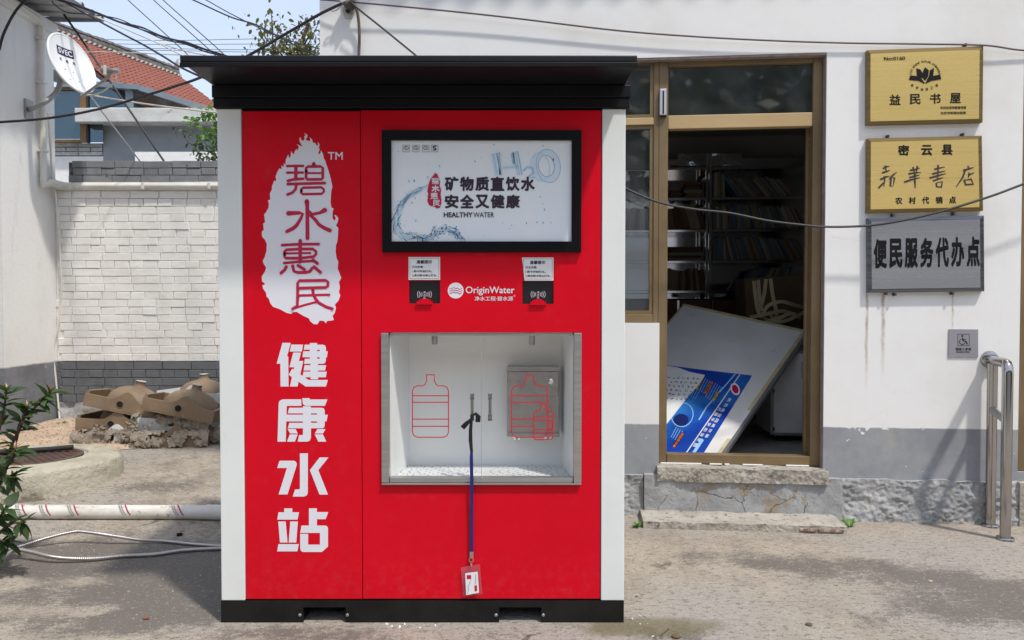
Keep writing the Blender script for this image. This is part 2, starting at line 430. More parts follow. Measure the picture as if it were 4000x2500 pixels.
grey = n.mix(grey, (0.74, 0.74, 0.72), n.rng(n.noise(30, 3, 0.6), 0.725, 0.74))
n.color(n.mix(white, grey, dado))
n.bump(n.math('ADD', n.math('MULTIPLY', n.noise(2.2, 5, 0.6), 1.3), n.math('MULTIPLY', n.noise(60, 4, 0.7), 0.06)), 0.16, 0.02)
WALLM = n.m

n = node_mat('weathered_grey_plinth', 0.9)
a = n.noise(6, 8, 0.72, dist=0.6); b_ = n.noise(22, 6, 0.7)
col = n.mix((0.46, 0.46, 0.455), (0.31, 0.315, 0.325), n.rng(a, 0.36, 0.62))
col = n.mix(col, (0.50, 0.485, 0.45), n.rng(n.noise(9, 7, 0.7, co=n.mapping((1, 1, 1), (2, 5, 1))), 0.55, 0.68))
col = n.mix(col, (0.12, 0.10, 0.085), n.math('MULTIPLY', n.rng(b_, 0.62, 0.72), 0.6))
X, Y, Z = n.xyz()
col = n.mix(col, (0.24, 0.20, 0.15), n.math('MULTIPLY', n.rng(n.noise(4.3, 6, 0.7, co=n.mapping((1, 1, 1), (8, 2, 9))), 0.56, 0.66), 0.7))
n.color(col); n.bump(n.math('ADD', a, n.math('ADD', n.math('MULTIPLY', b_, 0.8), n.math('MULTIPLY', n.noise(70, 5, .75), .4))), 0.8, 0.02)
PLINTHM = n.m

n = node_mat('cracked_step_render', 0.9)
a = n.noise(5, 8, 0.72, dist=0.4); b_ = n.noise(28, 6, 0.7)
col = n.mix((0.40, 0.405, 0.41), (0.31, 0.31, 0.315), n.rng(a, 0.36, 0.62))
col = n.mix(col, (0.33, 0.28, 0.22), n.rng(n.noise(4.0, 7, 0.72, co=n.mapping((1, 1, 1), (5, 5, 3))), 0.585, 0.61))
mpw = n.nt.nodes.new('ShaderNodeVectorMath'); mpw.operation = 'ADD'; nzv = n.nt.nodes.new('ShaderNodeTexNoise'); nzv.inputs['Scale'].default_value = 9; nzv.inputs['Detail'].default_value = 6
n.L(n.pos, nzv.inputs['Vector']); scv = n.nt.nodes.new('ShaderNodeVectorMath'); scv.operation = 'SCALE'; scv.inputs['Scale'].default_value = 0.13; n.L(nzv.outputs['Color'], scv.inputs[0]); n.L(n.pos, mpw.inputs[0]); n.L(scv.outputs[0], mpw.inputs[1])
cr = n.vor(4.6, feature='DISTANCE_TO_EDGE', co=mpw.outputs[0])
crack = n.math('MULTIPLY', n.rng(cr.outputs['Distance'], 0.0, 0.016, 1.0, 0.0), n.rng(n.noise(3, 4), 0.40, 0.52))
col = n.mix(col, (0.08, 0.065, 0.05), n.math('MULTIPLY', crack, 0.9))
col = n.mix(col, (0.17, 0.145, 0.12), n.math('MULTIPLY', n.rng(b_, 0.57, 0.70), 0.55))
n.color(col); n.bump(n.math('SUBTRACT', n.math('ADD', a, n.math('MULTIPLY', b_, 0.4)), n.math('MULTIPLY', crack, 0.7)), 0.7, 0.02)
STEPM = n.m
STEPTOP = pmat('worn_step_concrete', (0.44, 0.41, 0.36), (0.33, 0.30, 0.255), 7, rough=0.9, bump=0.9, bscale=60, c3=(0.15, 0.125, 0.10), s3=26, lo3=0.55, hi3=0.66)
BRONZE = pmat('bronze_aluminium', (0.235, 0.165, 0.085), (0.19, 0.13, 0.066), 4, rough=0.42, metal=0.25, spec=0.5)
BRONZE_L = pmat('bronze_film_tan', (0.52, 0.37, 0.19), (0.48, 0.335, 0.165), 3, rough=0.45)
REVEAL = pmat('shade_tinted_plaster', (0.33, 0.265, 0.245), (0.25, 0.20, 0.185), 18, rough=0.9, bump=0.5)
DARKWALL = pmat('room_plaster', (0.46, 0.45, 0.43), (0.40, 0.39, 0.37), 2, rough=0.9)
ROOMFLOOR = pmat('room_floor_tile', (0.30, 0.285, 0.26), (0.22, 0.205, 0.185), 7, rough=0.5, c3=(0.1, 0.09, 0.08), s3=25)
ROOFM = pmat('grey_roof_sheet', (0.33, 0.34, 0.36), (0.26, 0.27, 0.29), 4, rough=0.6)

def glass_mat(name, tint=(0.9, 0.95, 0.95), refl=0.12, rough=0.02, haze=0.0, hazecol=(0.7, 0.75, 0.8)):
    m = bpy.data.materials.new(name); m.use_nodes = True; nt = m.node_tree; nt.nodes.clear()
    out = nt.nodes.new('ShaderNodeOutputMaterial'); tr = nt.nodes.new('ShaderNodeBsdfTransparent'); gl = nt.nodes.new('ShaderNodeBsdfGlossy')
    tr.inputs['Color'].default_value = (*tint, 1); gl.inputs['Roughness'].default_value = rough
    fr = nt.nodes.new('ShaderNodeFresnel'); fr.inputs['IOR'].default_value = 1.5
    ad = nt.nodes.new('ShaderNodeMath'); ad.operation = 'ADD'; ad.inputs[1].default_value = refl; nt.links.new(fr.outputs[0], ad.inputs[0])
    gm = nt.nodes.new('ShaderNodeNewGeometry'); inv = nt.nodes.new('ShaderNodeMath'); inv.operation = 'SUBTRACT'; inv.inputs[0].default_value = 1.0; nt.links.new(gm.outputs['Backfacing'], inv.inputs[1])
    mu = nt.nodes.new('ShaderNodeMath'); mu.operation = 'MULTIPLY'; mu.use_clamp = True; nt.links.new(ad.outputs[0], mu.inputs[0]); nt.links.new(inv.outputs[0], mu.inputs[1]); ad = mu
    mx = nt.nodes.new('ShaderNodeMixShader'); nt.links.new(ad.outputs[0], mx.inputs[0]); nt.links.new(tr.outputs[0], mx.inputs[1]); nt.links.new(gl.outputs[0], mx.inputs[2])
    last = mx.outputs[0]
    if haze:
        df = nt.nodes.new('ShaderNodeBsdfDiffuse'); df.inputs['Color'].default_value = (*hazecol, 1)
        no = nt.nodes.new('ShaderNodeTexNoise'); no.inputs['Scale'].default_value = 5; no.inputs['Detail'].default_value = 7
        g = nt.nodes.new('ShaderNodeNewGeometry'); nt.links.new(g.outputs['Position'], no.inputs['Vector'])
        mr = nt.nodes.new('ShaderNodeMapRange'); mr.inputs['To Max'].default_value = haze * 1.6; mr.inputs['From Min'].default_value = .25; mr.inputs['From Max'].default_value = .8
        nt.links.new(no.outputs['Fac'], mr.inputs['Value'])
        m2 = nt.nodes.new('ShaderNodeMixShader'); nt.links.new(mr.outputs[0], m2.inputs[0]); nt.links.new(last, m2.inputs[1]); nt.links.new(df.outputs[0], m2.inputs[2]); last = m2.outputs[0]
    nt.links.new(last, out.inputs['Surface']); MATS[name] = m; return m
WINGLASS = glass_mat('dusty_window_glass', (0.62, 0.66, 0.68), 0.05, 0.03, 0.06, (0.45, 0.48, 0.5))
ACRYL = glass_mat('clear_acrylic', (1.0, 1.0, 1.0), -0.01, 0.03, 0.008, (0.8, 0.82, 0.82))

# ================================================================== ground
def lines(a, b, da, db, c, d, e):
    out = []; x = a
    while x < b: out.append(x); x += da
    while b <= x < c: out.append(x); x += db
    while x < d: out.append(x); x += e
    out.append(d); return out
xs = sorted(set([-300, -120, -60, -30, -15, -10] + [-8 + 0.25 * i for i in range(65)] + [10, 15, 30, 60, 120, 300]))
ys = sorted(set([-300, -120, -60, -30, -15, -8] + [-4 + 0.25 * i for i in range(61)] + [13, 16, 20, 30, 60, 120, 300]))
mb = MB(); nx = len(xs)
mb.add([(x, y, zg(x, y)) for y in ys for x in xs], [(j * nx + i, j * nx + i + 1, (j + 1) * nx + i + 1, (j + 1) * nx + i) for j in range(len(ys) - 1) for i in range(nx - 1)])
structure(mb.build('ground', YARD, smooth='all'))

# gravel bed along the brick wall: one sheet above the concrete, with real stones on it
edge_px = [(-60, 1760), (60, 1790), (200, 1800), (300, 1795), (360, 1775), (440, 1762), (560, 1752), (700, 1742), (870, 1720)]
front = [GG(*p) for p in edge_px]
def bed_front(x):
    for a, b in zip(front, front[1:]):
        if a.x <= x <= b.x: return a.y + (b.y - a.y) * (x - a.x) / (b.x - a.x)
    return front[0].y if x < front[0].x else front[-1].y
BX0, BX1, BYB = -3.99, -1.9, 3.85
mb = MB()
def bedp(u, v):
    x = BX0 + (BX1 - BX0) * u; f = bed_front(x) + 0.03 * mnoise.noise(Vector((x * 9, 0, 3))); y = f + (BYB - f) * v
    return Vector((x, y, zg(x, y) + 0.004 + min(v * 8, 1) * (0.018 + 0.014 * mnoise.noise(Vector((x * 5, y * 5, 0))))))
mb.grid(bedp, 60, 30)
structure(mb.build('gravel_bed', SAND, smooth='all'))
def stone_geo(mb, p, s, rnd):
    base = [(1, 0, 0), (-1, 0, 0), (0, 1, 0), (0, -1, 0), (0, 0, 0.7), (0, 0, -0.5)]
    M = Euler((rnd.uniform(0, 1), rnd.uniform(0, 1), rnd.uniform(0, 6.28))).to_matrix()
    vs_ = [Vector(p) + M @ Vector((b[0] * s * rnd.uniform(.6, 1.2), b[1] * s * rnd.uniform(.5, 1.0), b[2] * s * rnd.uniform(.6, 1))) for b in base]
    mb.add(vs_, [(0, 2, 4), (2, 1, 4), (1, 3, 4), (3, 0, 4), (2, 0, 5), (1, 2, 5), (3, 1, 5), (0, 3, 5)])
rnd = random.Random(5); mb = MB()
for i in range(2600):
    u, v = rnd.random(), rnd.random() ** 1.2; p = bedp(u, v)
    stone_geo(mb, p + Vector((0, 0, 0.002)), rnd.uniform(0.004, 0.011), rnd)
g = mb.build('gravel_stones', STONE); stuff(g); tag(g, 'loose tan gravel stones spread before the brick wall', 'gravel')
# crumbs and grit on the yard concrete
mb = MB()
for i in range(900):
    x = rnd.uniform(-3.2, 3.2); y = rnd.uniform(-0.9, 2.0)
    if -1.1 < x < 0.45 and -0.02 < y < 0.75: continue
    if x > 0.4 and y > 0.95: continue
    stone_geo(mb, (x, y, zg(x, y) + 0.001), rnd.uniform(0.002, 0.006) * (1.6 if rnd.random() < .05 else 1), rnd)
g = mb.build('concrete_crumbs', PEB); stuff(g); tag(g, 'scattered crumbs of grit on the stained concrete yard', 'grit')

# ================================================================== the white building
house = thing('white_building', 'white rendered building with grey dado, brown window frame and open doorway', 'building', W(2900, 2000) * 1.0)
zT = wz(214, 2900); zS = wz(1262, 2500); zD = wz(1823, 2900); zEave = 3.42
uL = wu(1250, 300); uWL = wu(1650); uM = wu(2576); uDR = wu(3220); uO2 = wu(3984, 1250); uO2R = uO2 + 0.95; uR = uO2 + 3.2
TH = 0.24
mb = MB(BMX)
mb.box(uL, uWL, 0, TH, -0.2, zEave)                     # left of the window
mb.box(uWL, uM, 0, TH, -0.2, zS)                        # below the window
mb.box(uWL, uDR, 0, TH, zT, zEave)                      # above window and door
mb.box(uM, uDR, 0.06, TH, -0.2, zD)                    # under the door
mb.box(uDR, uO2, 0, TH, -0.2, zEave)                    # between the doors
mb.box(uO2, uO2R, 0, TH, zT, zEave); mb.box(uO2, uO2R, 0.004, TH, -0.2, zD); mb.box(uO2R, uR, 0, TH, -0.2, zEave)
mb.box(uL, uL + TH, TH, 3.7, -0.2, zEave)               # side wall
mb.box(uR - TH, uR, TH, 3.7, -0.2, zEave); mb.box(uL + TH, uR - TH, 3.5, 3.7, -0.2, zEave)
mb.build('wall', WALLM, house)
# room
mb = MB(BMX); mb.box(uL + TH, uR - TH, TH, 3.5, zD - 0.3, zD - 0.002); mb.build('room_floor', ROOMFLOOR, house)
mb = MB(BMX); mb.box(uL + TH, uR - TH, TH, 3.5, 2.86, 2.92); mb.build('room_ceiling', DARKWALL, house)
mb = MB(BMX)
mb.box(uL + TH, uL + TH + .01, TH, 3.5, zD, 2.86); mb.box(uL + TH + .01, 0.9, 3.47, 3.5, zD, 2.86); mb.box(0.9, 0.93, TH, 3.5, zD, 2.86)
mb.build('room_wall', DARKWALL, house)
# ragged plaster reveal round the opening, soffit shade painted in as mauve (3 mm proud of the wall edge so that no faces share a plane)
mb = MB(BMX)
mb.box(uWL, uDR - .003, 0.004, 0.10, zT - 0.012, zT - .001); mb.box(uDR - 0.004, uDR - .001, 0.004, 0.10, zD, zT - .013)
mb.build('reveal', REVEAL, house)
# eave: roof sheet with a wavy tile edge
mb = MB(BMX)
def eave(u, v):
    uu = uL - 0.25 + (uR - uL + 0.5) * u; nn = -0.20 + 4.1 * v
    return Vector((uu, nn, zEave + 0.03 + (nn + .2) * 0.22 + 0.022 * math.sin(uu * 2 * math.pi / 0.21)))
mb.grid(eave, 420, 8); o_ = len(mb.v)
mb.grid(lambda u, v: eave(u, v) + Vector((0, 0, 0.03)), 420, 8)
mb.build('roof', ROOFM, house, smooth='all')
# rough plinth, protruding a little, broken surface
def rough_block(mb, u0, u1, z0, z1, n0, n1, nu, nv, amp, seed, top_slope=0.0, ztop=0.003):
    def fr(a, b):
        uu = u0 + (u1 - u0) * a; zz = z0 + (z1 - z0) * b
        d = amp * (0.7 * mnoise.fractal(Vector((uu * 7 + seed, zz * 9, seed)), 0.8, 2.2, 6) + 0.55 * abs(mnoise.noise(Vector((uu * 24, zz * 40, seed)))) + 0.4 * mnoise.noise(Vector((uu * 60, zz * 70, seed))))
        edge = 1.0 if 0 < a < 1 else 0.0
        return Vector((uu, n0 - d * edge + top_slope * b, zz + (ztop * mnoise.noise(Vector((uu * 11, seed, 0))) if b == 1 else 0)))
    mb.grid(fr, nu, nv)
    mb.grid(lambda a, b: (fr(a, 1.0) if b == 0 else Vector((fr(a, 1).x, n0 + (n1 - n0) * b, fr(a, 1).z))), nu, 1)
    mb.grid(lambda a, b: Vector((u0, fr(0, b).y + (n1 - fr(0, b).y) * a, z0 + (z1 - z0) * b)), 1, nv)
    mb.grid(lambda a, b: Vector((u1, fr(1, b).y + (n1 - fr(1, b).y) * a, z0 + (z1 - z0) * b)), 1, nv)
uS0, uS1 = wu(2516, 1950, -0.03), wu(3288, 1950, -0.03)
mb = MB(BMX)
rough_block(mb, uL + .02, uS0 - 0.004, -0.06, z_plinth, -0.035, 0.02, 240, 36, 0.016, 3.1, 0.015, 0.012)
mb.build('plinth', PLINTHM, house, smooth='all'); mb = MB(BMX)
rough_block(mb, uS1 + 0.004, wu(3985, 1950, -0.03), -0.06, z_plinth, -0.035, 0.02, 160, 40, 0.018, 8.4, 0.015, 0.012)
mb.build('plinth', PLINTHM, house, smooth='all')

# ---- bronze aluminium frame of window and door
FN0, FN1 = 0.05, 0.11
def uu(px, py, nn=FN0): return WL(px, py, nn).x
def zz(py, px, nn=FN0): return WL(px, py, nn).z
zTop = zT - 0.013; zSill = zD + 0.002
wf = MB(BMX)
uml, umr = uu(2553, 700), uu(2609, 700)
ud0, ud1 = uu(3172, 900), uDR - 0.005
zt1 = zz(252, 2900); zb0, zb1 = zz(497, 2900), zz(444, 2900)
df = bpy.data.objects  # placeholder
def fbox(u0, u1, z0, z1, n0=FN0, n1=FN1, b=0.003):
    m = MB(BMX); m.bbox(u0, u1, n0, n1, z0, z1, b); return m
door = thing('door_frame', 'bronze aluminium door frame with dark transom pane around the open doorway', 'door frame', BMX @ Vector(((uml + ud1) / 2, FN0, zSill)))
fbox(uml + (umr - uml) * .36, umr, zSill, zTop).build('jamb', BRONZE, door)
fbox(ud0, ud1, zSill, zTop).build('jamb', BRONZE, door)
fbox(umr + .001, ud0 - .001, zt1, zTop).build('head', BRONZE, door)
fbox(umr + .001, ud0 - .001, zb0, zb1, FN0 + .004).build('transom_bar', BRONZE_L, door)
fbox(umr + .001, ud0 - .001, zSill, zz(1778, 2900), FN0 - .004).build('threshold', BRONZE, door)
m = MB(BMX); m.box(umr, ud0, 0.078, 0.083, zb1 - .002, zt1 + .002); m.build('transom_pane', WINGLASS, door)
# sliding leaf pushed open: its edge stile shows beside the right jamb
leaf = thing('sliding_door_leaf', 'narrow brown edge of the sliding door leaf pushed behind the right jamb', 'door', BMX @ Vector((ud0, .14, zSill)))
ul0 = uu(3146, 900, 0.125)
fbox(ul0, ul0 + 0.045, zSill + .02, zb0 + .02, 0.118, 0.15).build('stile', BRONZE, leaf)
fbox(ul0 + .046, ul0 + .7, zSill + .02, zSill + .08, 0.12, 0.148).build('rail', BRONZE, leaf)
m = MB(BMX); m.box(ul0 + .046, ul0 + .7, .131, .136, zSill + .081, zb0); m.build('pane', WINGLASS, leaf)
for zc in (zSill + .07, zSill + .1, zb0 - .06, zb0 - .1):
    m = MB(BMX); m.box(ul0 + .015, ul0 + .03, .115, .1185, zc, zc + .012); m.build('screw', MATS['white_painted_render'] if False else BRONZE_L, leaf)

win = thing('window', 'brown framed window left of the doorway, partly hidden by the red kiosk', 'window', BMX @ Vector(((uWL + uml) / 2, FN0, zS)))
zr0, zr1 = zz(502, 2500), zz(448, 2500); zbt = zz(1228, 2500)
umm = uml + (umr - uml) * .36 - .001
fbox(uml, umm, zS + .003, zTop).build('frame_post', BRONZE, win)
fbox(uWL + .003, uWL + .05, zS + .003, zTop).build('frame_post', BRONZE, win)
fbox(uWL + .051, uml - .001, zz(238, 2500), zTop).build('frame_head', BRONZE, win)
fbox(uWL + .051, uml - .001, zr0 + .02, zr1 - .018, FN0 - .003).build('middle_rail', BRONZE_L, win)
fbox(uWL + .051, uml - .001, zS + .003, zbt, FN0 - .002).build('frame_sill', BRONZE, win)
ust = uu(2538, 800)
for k, (a, b) in enumerate(((zbt + .001, zr0 + .019), (zr1 - .017, zz(238, 2500) - .001))):
    s = thing  # sash: border + pane
    m = MB(BMX)
    m.box(ust, uml - .001, FN0 + .008, FN1 - .008, a, b); m.box(uWL + .051, uWL + .08, FN0 + .008, FN1 - .008, a, b)
    m.box(uWL + .08, ust, FN0 + .008, FN1 - .008, a, a + .02); m.box(uWL + .08, ust, FN0 + .008, FN1 - .008, b - .02, b)
    sash = m.build('sash', BRONZE, win)
    m = MB(BMX); m.box(uWL + .075, ust + .004, 0.078, 0.083, a + .015, b - .015); m.build('pane', WINGLASS, sash)
# second doorway, only its frame edge and closed leaf in view
d2 = thing('closed_side_door', 'brown aluminium door at the right end of the white wall, mostly out of view', 'door', BMX @ Vector((uO2, FN0, zSill)))
fbox(uO2 + .003, uO2 + .06, zSill, zTop, 0.03, 0.1).build('jamb', BRONZE, d2)
fbox(uO2R - .06, uO2R - .003, zSill, zTop, 0.03, 0.1).build('jamb', BRONZE, d2)
fbox(uO2 + .061, uO2R - .061, zSill, zTop, 0.05, 0.09).build('leaf', BRONZE, d2)

# ---- steps
st = thing('doorstep', 'cracked grey cement doorstep with worn tan top and low apron below the open door', 'doorstep', BMX @ Vector(((uS0 + uS1) / 2, -.1, 0)))
zA = wz(1861, 2900, -0.03); zB = wz(1848, 2900, -0.02); zLow = 0.038
mb = MB(BMX); rough_block(mb, uS0, uS1, -0.05, zA, -0.045, 0.02, 90, 20, 0.006, 1.7)
mb.build('riser', STEPM, st, smooth='all')
mb = MB(BMX)
u0, u1 = wu(2566, 1850, -.02), wu(3228, 1850, -.02)
rough_block(mb, u0, u1, zA - 0.03, zD - .002, -0.06, 0.12, 140, 8, 0.013, 5.2, 0.0, 0.007)
mb.build('threshold_slab', STEPTOP, st, smooth='all')
uA0, uA1 = wu(2512, 2060, -.25), wu(3305, 2060, -.25)
nA = (BMI @ G(2900, 2075)).y
mb = MB(BMX); rough_block(mb, uA0, uA1, -0.05, zLow, nA, -0.03, 160, 6, 0.010, 9.9, 0.0, 0.006)
mb.build('apron', STEPTOP, st, smooth='all')
BRICKRED = pmat('broken_red_brick', (0.22, 0.115, 0.085), (0.26, 0.20, 0.16), 30, rough=0.95, bump=0.8, c3=(0.4, 0.36, 0.3), s3=35, lo3=.5, hi3=.62)
for k, (a, b) in enumerate(((3120, 3190), (3196, 3296))):
    m = MB(BMX); m.bbox(wu(a, 2070, nA), wu(b, 2070, nA), nA - .010, nA + .06, .008, .026, .004); m.build('brick', BRICKRED, st)
WHITECHIP = pmat('white_sealant', (0.75, 0.75, 0.73), rough=0.6)
for a, b, y in ((2580, 2740, 1812), (2772, 2820, 1813), (2830, 2850, 1815), (2900, 2980, 1817), (3070, 3160, 1820)):
    m = MB(BMX); p = WL(a, y, FN0 - .012); q = WL(b, y, FN0 - .012)
    m.bbox(p.x, q.x, FN0 - .016, FN0 - .005, zD - .001, zD + .007, .002); m.build('sealant_strip', WHITECHIP, st)
st2 = MB(BMX); rough_block(st2, uO2 - .01, uO2 + 1.2, -.05, zA, -.045, .02, 40, 12, .006, 4.4)
tag(st2.build('side_step', STEPTOP, smooth='all'), 'pale cement step under the brown side door beside the steel rail', 'step')

# ================================================================== the red water kiosk
n = node_mat('red_lacquer_panel', 0.36)
X, Y, Z = n.xyz()
cc = n.mix((0.66, 0.002, 0.016), (0.61, 0.002, 0.014), n.rng(n.noise(2.2, 5, 0.6), 0.35, 0.65))
dust = n.math('MULTIPLY', n.rng(n.noise(16, 8, 0.75), 0.50, 0.72), n.rng(n.noise(1.7, 4, 0.6, co=n.mapping((1, 1, 1), (4, 4, 8))), 0.42, 0.66))
cc = n.mix(cc, (0.42, 0.10, 0.09), n.math('MULTIPLY', dust, 0.16))
spl = n.math('MULTIPLY', n.rng(Z, 0.10, 0.34, 1.0, 0.0), n.rng(n.noise(30, 7, 0.75), 0.46, 0.66))
cc = n.mix(cc, (0.36, 0.20, 0.15), n.math('MULTIPLY', spl, 0.07))
scr = n.rng(n.noise(9, 3, 0.5, co=n.mapping((1, 1, 26), (1, 0, 3), (0, 0.5, 0))), 0.735, 0.75)
cc = n.mix(cc, (0.62, 0.22, 0.20), n.math('MULTIPLY', scr, 0.35))
n.color(cc); n.b.inputs['Specular IOR Level'].default_value = 0.16
n.L(n.rng(n.noise(6, 6, 0.7), 0.3, 0.7, 0.28, 0.46), n.b.inputs['Roughness'])
n.bump(n.noise(2.6, 2, 0.4), 0.05, 0.02); RED = n.m
KWHITE = pmat('white_lacquer_post', (0.76, 0.79, 0.77), (0.72, 0.75, 0.73), 3, rough=0.35, c3=(0.52, 0.50, 0.44), s3=9, lo3=0.62, hi3=0.8)
BLACK = pmat('black_sheet_metal', (0.004, 0.004, 0.005), (0.006, 0.006, 0.008), 4, rough=0.45, spec=0.22)
ROOFEDGE = pmat('black_roof_edge', (0.008, 0.009, 0.012), (0.012, 0.013, 0.018), 12, rough=0.38, spec=0.3, c3=(0.12, 0.11, 0.10), s3=40, lo3=0.72, hi3=0.8)
BASEM = pmat('scuffed_black_base', (0.007, 0.007, 0.007), (0.013, 0.0125, 0.012), 9, rough=0.5, spec=0.25, c3=(0.05, 0.047, 0.04), s3=30, lo3=0.63, hi3=0.8)
PRINTW = pmat('white_vinyl', (0.74, 0.74, 0.80), rough=0.4)
PRINTR = pmat('crimson_print', (0.50, 0.004, 0.055), rough=0.4)
STEEL = pmat('brushed_steel', (0.50, 0.49, 0.48), (0.42, 0.41, 0.40), 3, rough=0.32, metal=0.9, stretch=(1, 1, 30))
STEELB = pmat('worn_steel_box', (0.40, 0.39, 0.375), (0.32, 0.31, 0.295), 9, rough=0.38, metal=0.75, c3=(0.25, 0.23, 0.2), s3=30)
CHROME = pmat('chrome', (0.70, 0.69, 0.68), rough=0.12, metal=1.0)
LINER = pmat('white_liner', (0.85, 0.865, 0.85), (0.81, 0.825, 0.81), 3, rough=0.5)
TRAY = pmat('steel_tray', (0.70, 0.72, 0.72), (0.64, 0.66, 0.66), 5, rough=0.45, metal=0.0)
INK = pmat('black_ink', (0.03, 0.017, 0.035), rough=0.6)
DARK = pmat('dark_hollow', (0.008, 0.008, 0.008), rough=0.9)
PAPER = pmat('white_paper', (0.78, 0.79, 0.80), (0.74, 0.75, 0.76), 14, rough=0.7)

kiosk = thing('water_kiosk', 'red vending kiosk for drinking water with black roof and white Chinese lettering', 'kiosk', (-0.33, 0.35, 0))
DEP = 0.74
XL, XR = K(856, 1400).x, K(2441, 1400).x
zb = K(2000, 2347).z; zt = K(2000, 423).z; z_floor = 0.0
pl1, pr0 = K(949, 1400).x, K(2350, 1400).x
seam = K(1411, 1400).x
# roof slab with turned-down edge, and the black box fascia below it
RY = -0.272; rzt, rzb = K(1600, 215, RY).z, K(1600, 246, RY).z
rl, rr = K(701, 240, RY).x, K(2490, 240, RY).x
mb = MB(); mb.bbox(rl, rr, RY, DEP + .12, rzb + .004, rzt, 0.004); roof = mb.build('roof', ROOFEDGE, kiosk)
mb = MB(); mb.bbox(rl + .0, rr - .0, RY - .0015, RY + .012, rzb - .012, rzb + .003, 0.002); mb.build('drip_edge', BLACK, roof)
fz0 = zt; fl, fr_ = K(826, 380, -.014).x, K(2465, 380, -.014).x
mb = MB(); mb.bbox(fl, fr_, -.014, DEP + .02, K(2000, 380, -.014).z, rzb + .002, .003); mb.build('fascia', BLACK, kiosk)
mb = MB(); mb.bbox(fl + .004, fr_ - .004, -.010, DEP + .016, fz0 - .001, K(2000, 381, -.014).z, .003); mb.build('fascia', BLACK, kiosk)
# corner posts
for a, b in ((XL, pl1), (pr0, XR)):
    mb = MB(); mb.bbox(a, b, 0, .09, zb + .001, fz0 - .002, .003); mb.build('corner_post', KWHITE, kiosk)
for a, b in ((XL, XL + .03), (XR - .03, XR)):
    mb = MB(); mb.box(a + .003, b - .003, .091, DEP - .03, zb + .001, fz0 - .002); mb.build('side_panel', KWHITE, kiosk)
mb = MB(); mb.box(XL + .003, XR - .003, DEP - .029, DEP, zb + .001, fz0 - .002); mb.build('back_panel', KWHITE, kiosk)
# openings
PY = 0.006
sx0, sx1, sz0, sz1 = K(1492, 1).x, K(2271, 1).x, K(2000, 986).z, K(2000, 510).z
sx0, sx1 = K(1493, 750).x, K(2271, 750).x
cx0, cx1, cz0, cz1 = K(1490, 1600).x, K(2272, 1600).x, K(2000, 1893).z, K(2000, 1299).z
pz0, pz1 = zb + .004, K(2000, 430).z
def panel_with_holes(mb, x0, x1, z0, z1, holes, y0, y1):
    xs_ = sorted({x0, x1, *[h[0] for h in holes], *[h[1] for h in holes]}); zs_ = sorted({z0, z1, *[h[2] for h in holes], *[h[3] for h in holes]})
    def inside(x, z): return any(h[0] < x < h[1] and h[2] < z < h[3] for h in holes)
    cells = {(i, j) for i in range(len(xs_) - 1) for j in range(len(zs_) - 1) if not inside((xs_[i] + xs_[i + 1]) / 2, (zs_[j] + zs_[j + 1]) / 2)}
    idx = {}; vs_ = []
    def vid(i, j, k):
        if (i, j, k) not in idx: idx[(i, j, k)] = len(vs_); vs_.append((xs_[i], (y0, y1)[k], zs_[j]))
        return idx[(i, j, k)]
    fs = []
    for i, j in cells:
        fs.append((vid(i, j, 0), vid(i + 1, j, 0), vid(i + 1, j + 1, 0), vid(i, j + 1, 0)))
        fs.append((vid(i, j, 1), vid(i, j + 1, 1), vid(i + 1, j + 1, 1), vid(i + 1, j, 1)))
        for di, dj, a, b in ((-1, 0, (0, 0), (0, 1)), (1, 0, (1, 0), (1, 1)), (0, -1, (0, 0), (1, 0)), (0, 1, (0, 1), (1, 1))):
            if (i + di, j + dj) not in cells:
                p, q = (i + a[0], j + a[1]), (i + b[0], j + b[1]); fs.append((vid(*p, 0), vid(*q, 0), vid(*q, 1), vid(*p, 1)))
    mb.add(vs_, fs)
mb = MB(); mb.bbox(pl1 + .002, seam - .0015, PY, PY + .02, pz0, pz1 - .002, .0015); left_panel = mb.build('front_panel', RED, kiosk)
left_panel['label'] = 'narrow red panel with the flame logo and large white characters'
rd = [(K(a, 1140).x, K(b, 1140).x, K(2000, d).z, K(2000, c).z) for a, b, c, d in ((1597, 1719, 1096, 1185), (2041, 2163, 1097, 1187))]
mb = MB(); panel_with_holes(mb, seam + .0015, pr0 - .003, pz0 + .002, pz1, [(sx0, sx1, sz0, sz1), (cx0, cx1, cz0, cz1)] + rd, PY, PY + .02)
right_panel = mb.build('front_panel', RED, kiosk)
right_panel['label'] = 'wide red panel with the screen and the filling bay cut into it'
mb = MB(); mb.box(pl1 - .001, pr0 + .001, PY + .021, PY + .03, pz0, sz0 - .21); mb.box(pl1 - .001, seam + .05, PY + .021, PY + .03, sz0 - .21, pz1)
# base plinth with two fork openings
bz1 = zb - .001
mb = MB(); nA0, nA1, nB0, nB1 = K(1184, 2400).x, K(1350, 2400).x, K(1950, 2400).x, K(2114, 2400).x; nz = K(2000, 2373).z
bl, br = K(863, 2400).x, K(2437, 2400).x
pts = [(bl, 0.002), (nA0, 0.002), (nA0, nz), (nA1, nz), (nA1, 0.002), (nB0, 0.002), (nB0, nz), (nB1, nz), (nB1, 0.002), (br, 0.002), (br, bz1), (bl, bz1)]
mb.prism([(x, 0.001, z) for x, z in pts], (0, 0.012, 0))
base = mb.build('base', BASEM, kiosk)
for a, b in ((bl, nA0), (nA1, nB0), (nB1, br)):
    mb = MB(); mb.box(a + .001, b - .001, .0135, DEP - .02, .002, bz1 - .002); mb.build('skid', BASEM, kiosk)
for px in (1172, 1357, 1938, 2122):
    mb = MB(); p = K(px, 2402, -.001); mb.lathe([(.006, 0), (.006, .002), (.003, .004), (.001, .004)], 12, Matrix.Translation(p) @ Matrix.Rotation(R(90), 4, 'X')); mb.build('screw', STEEL, base)
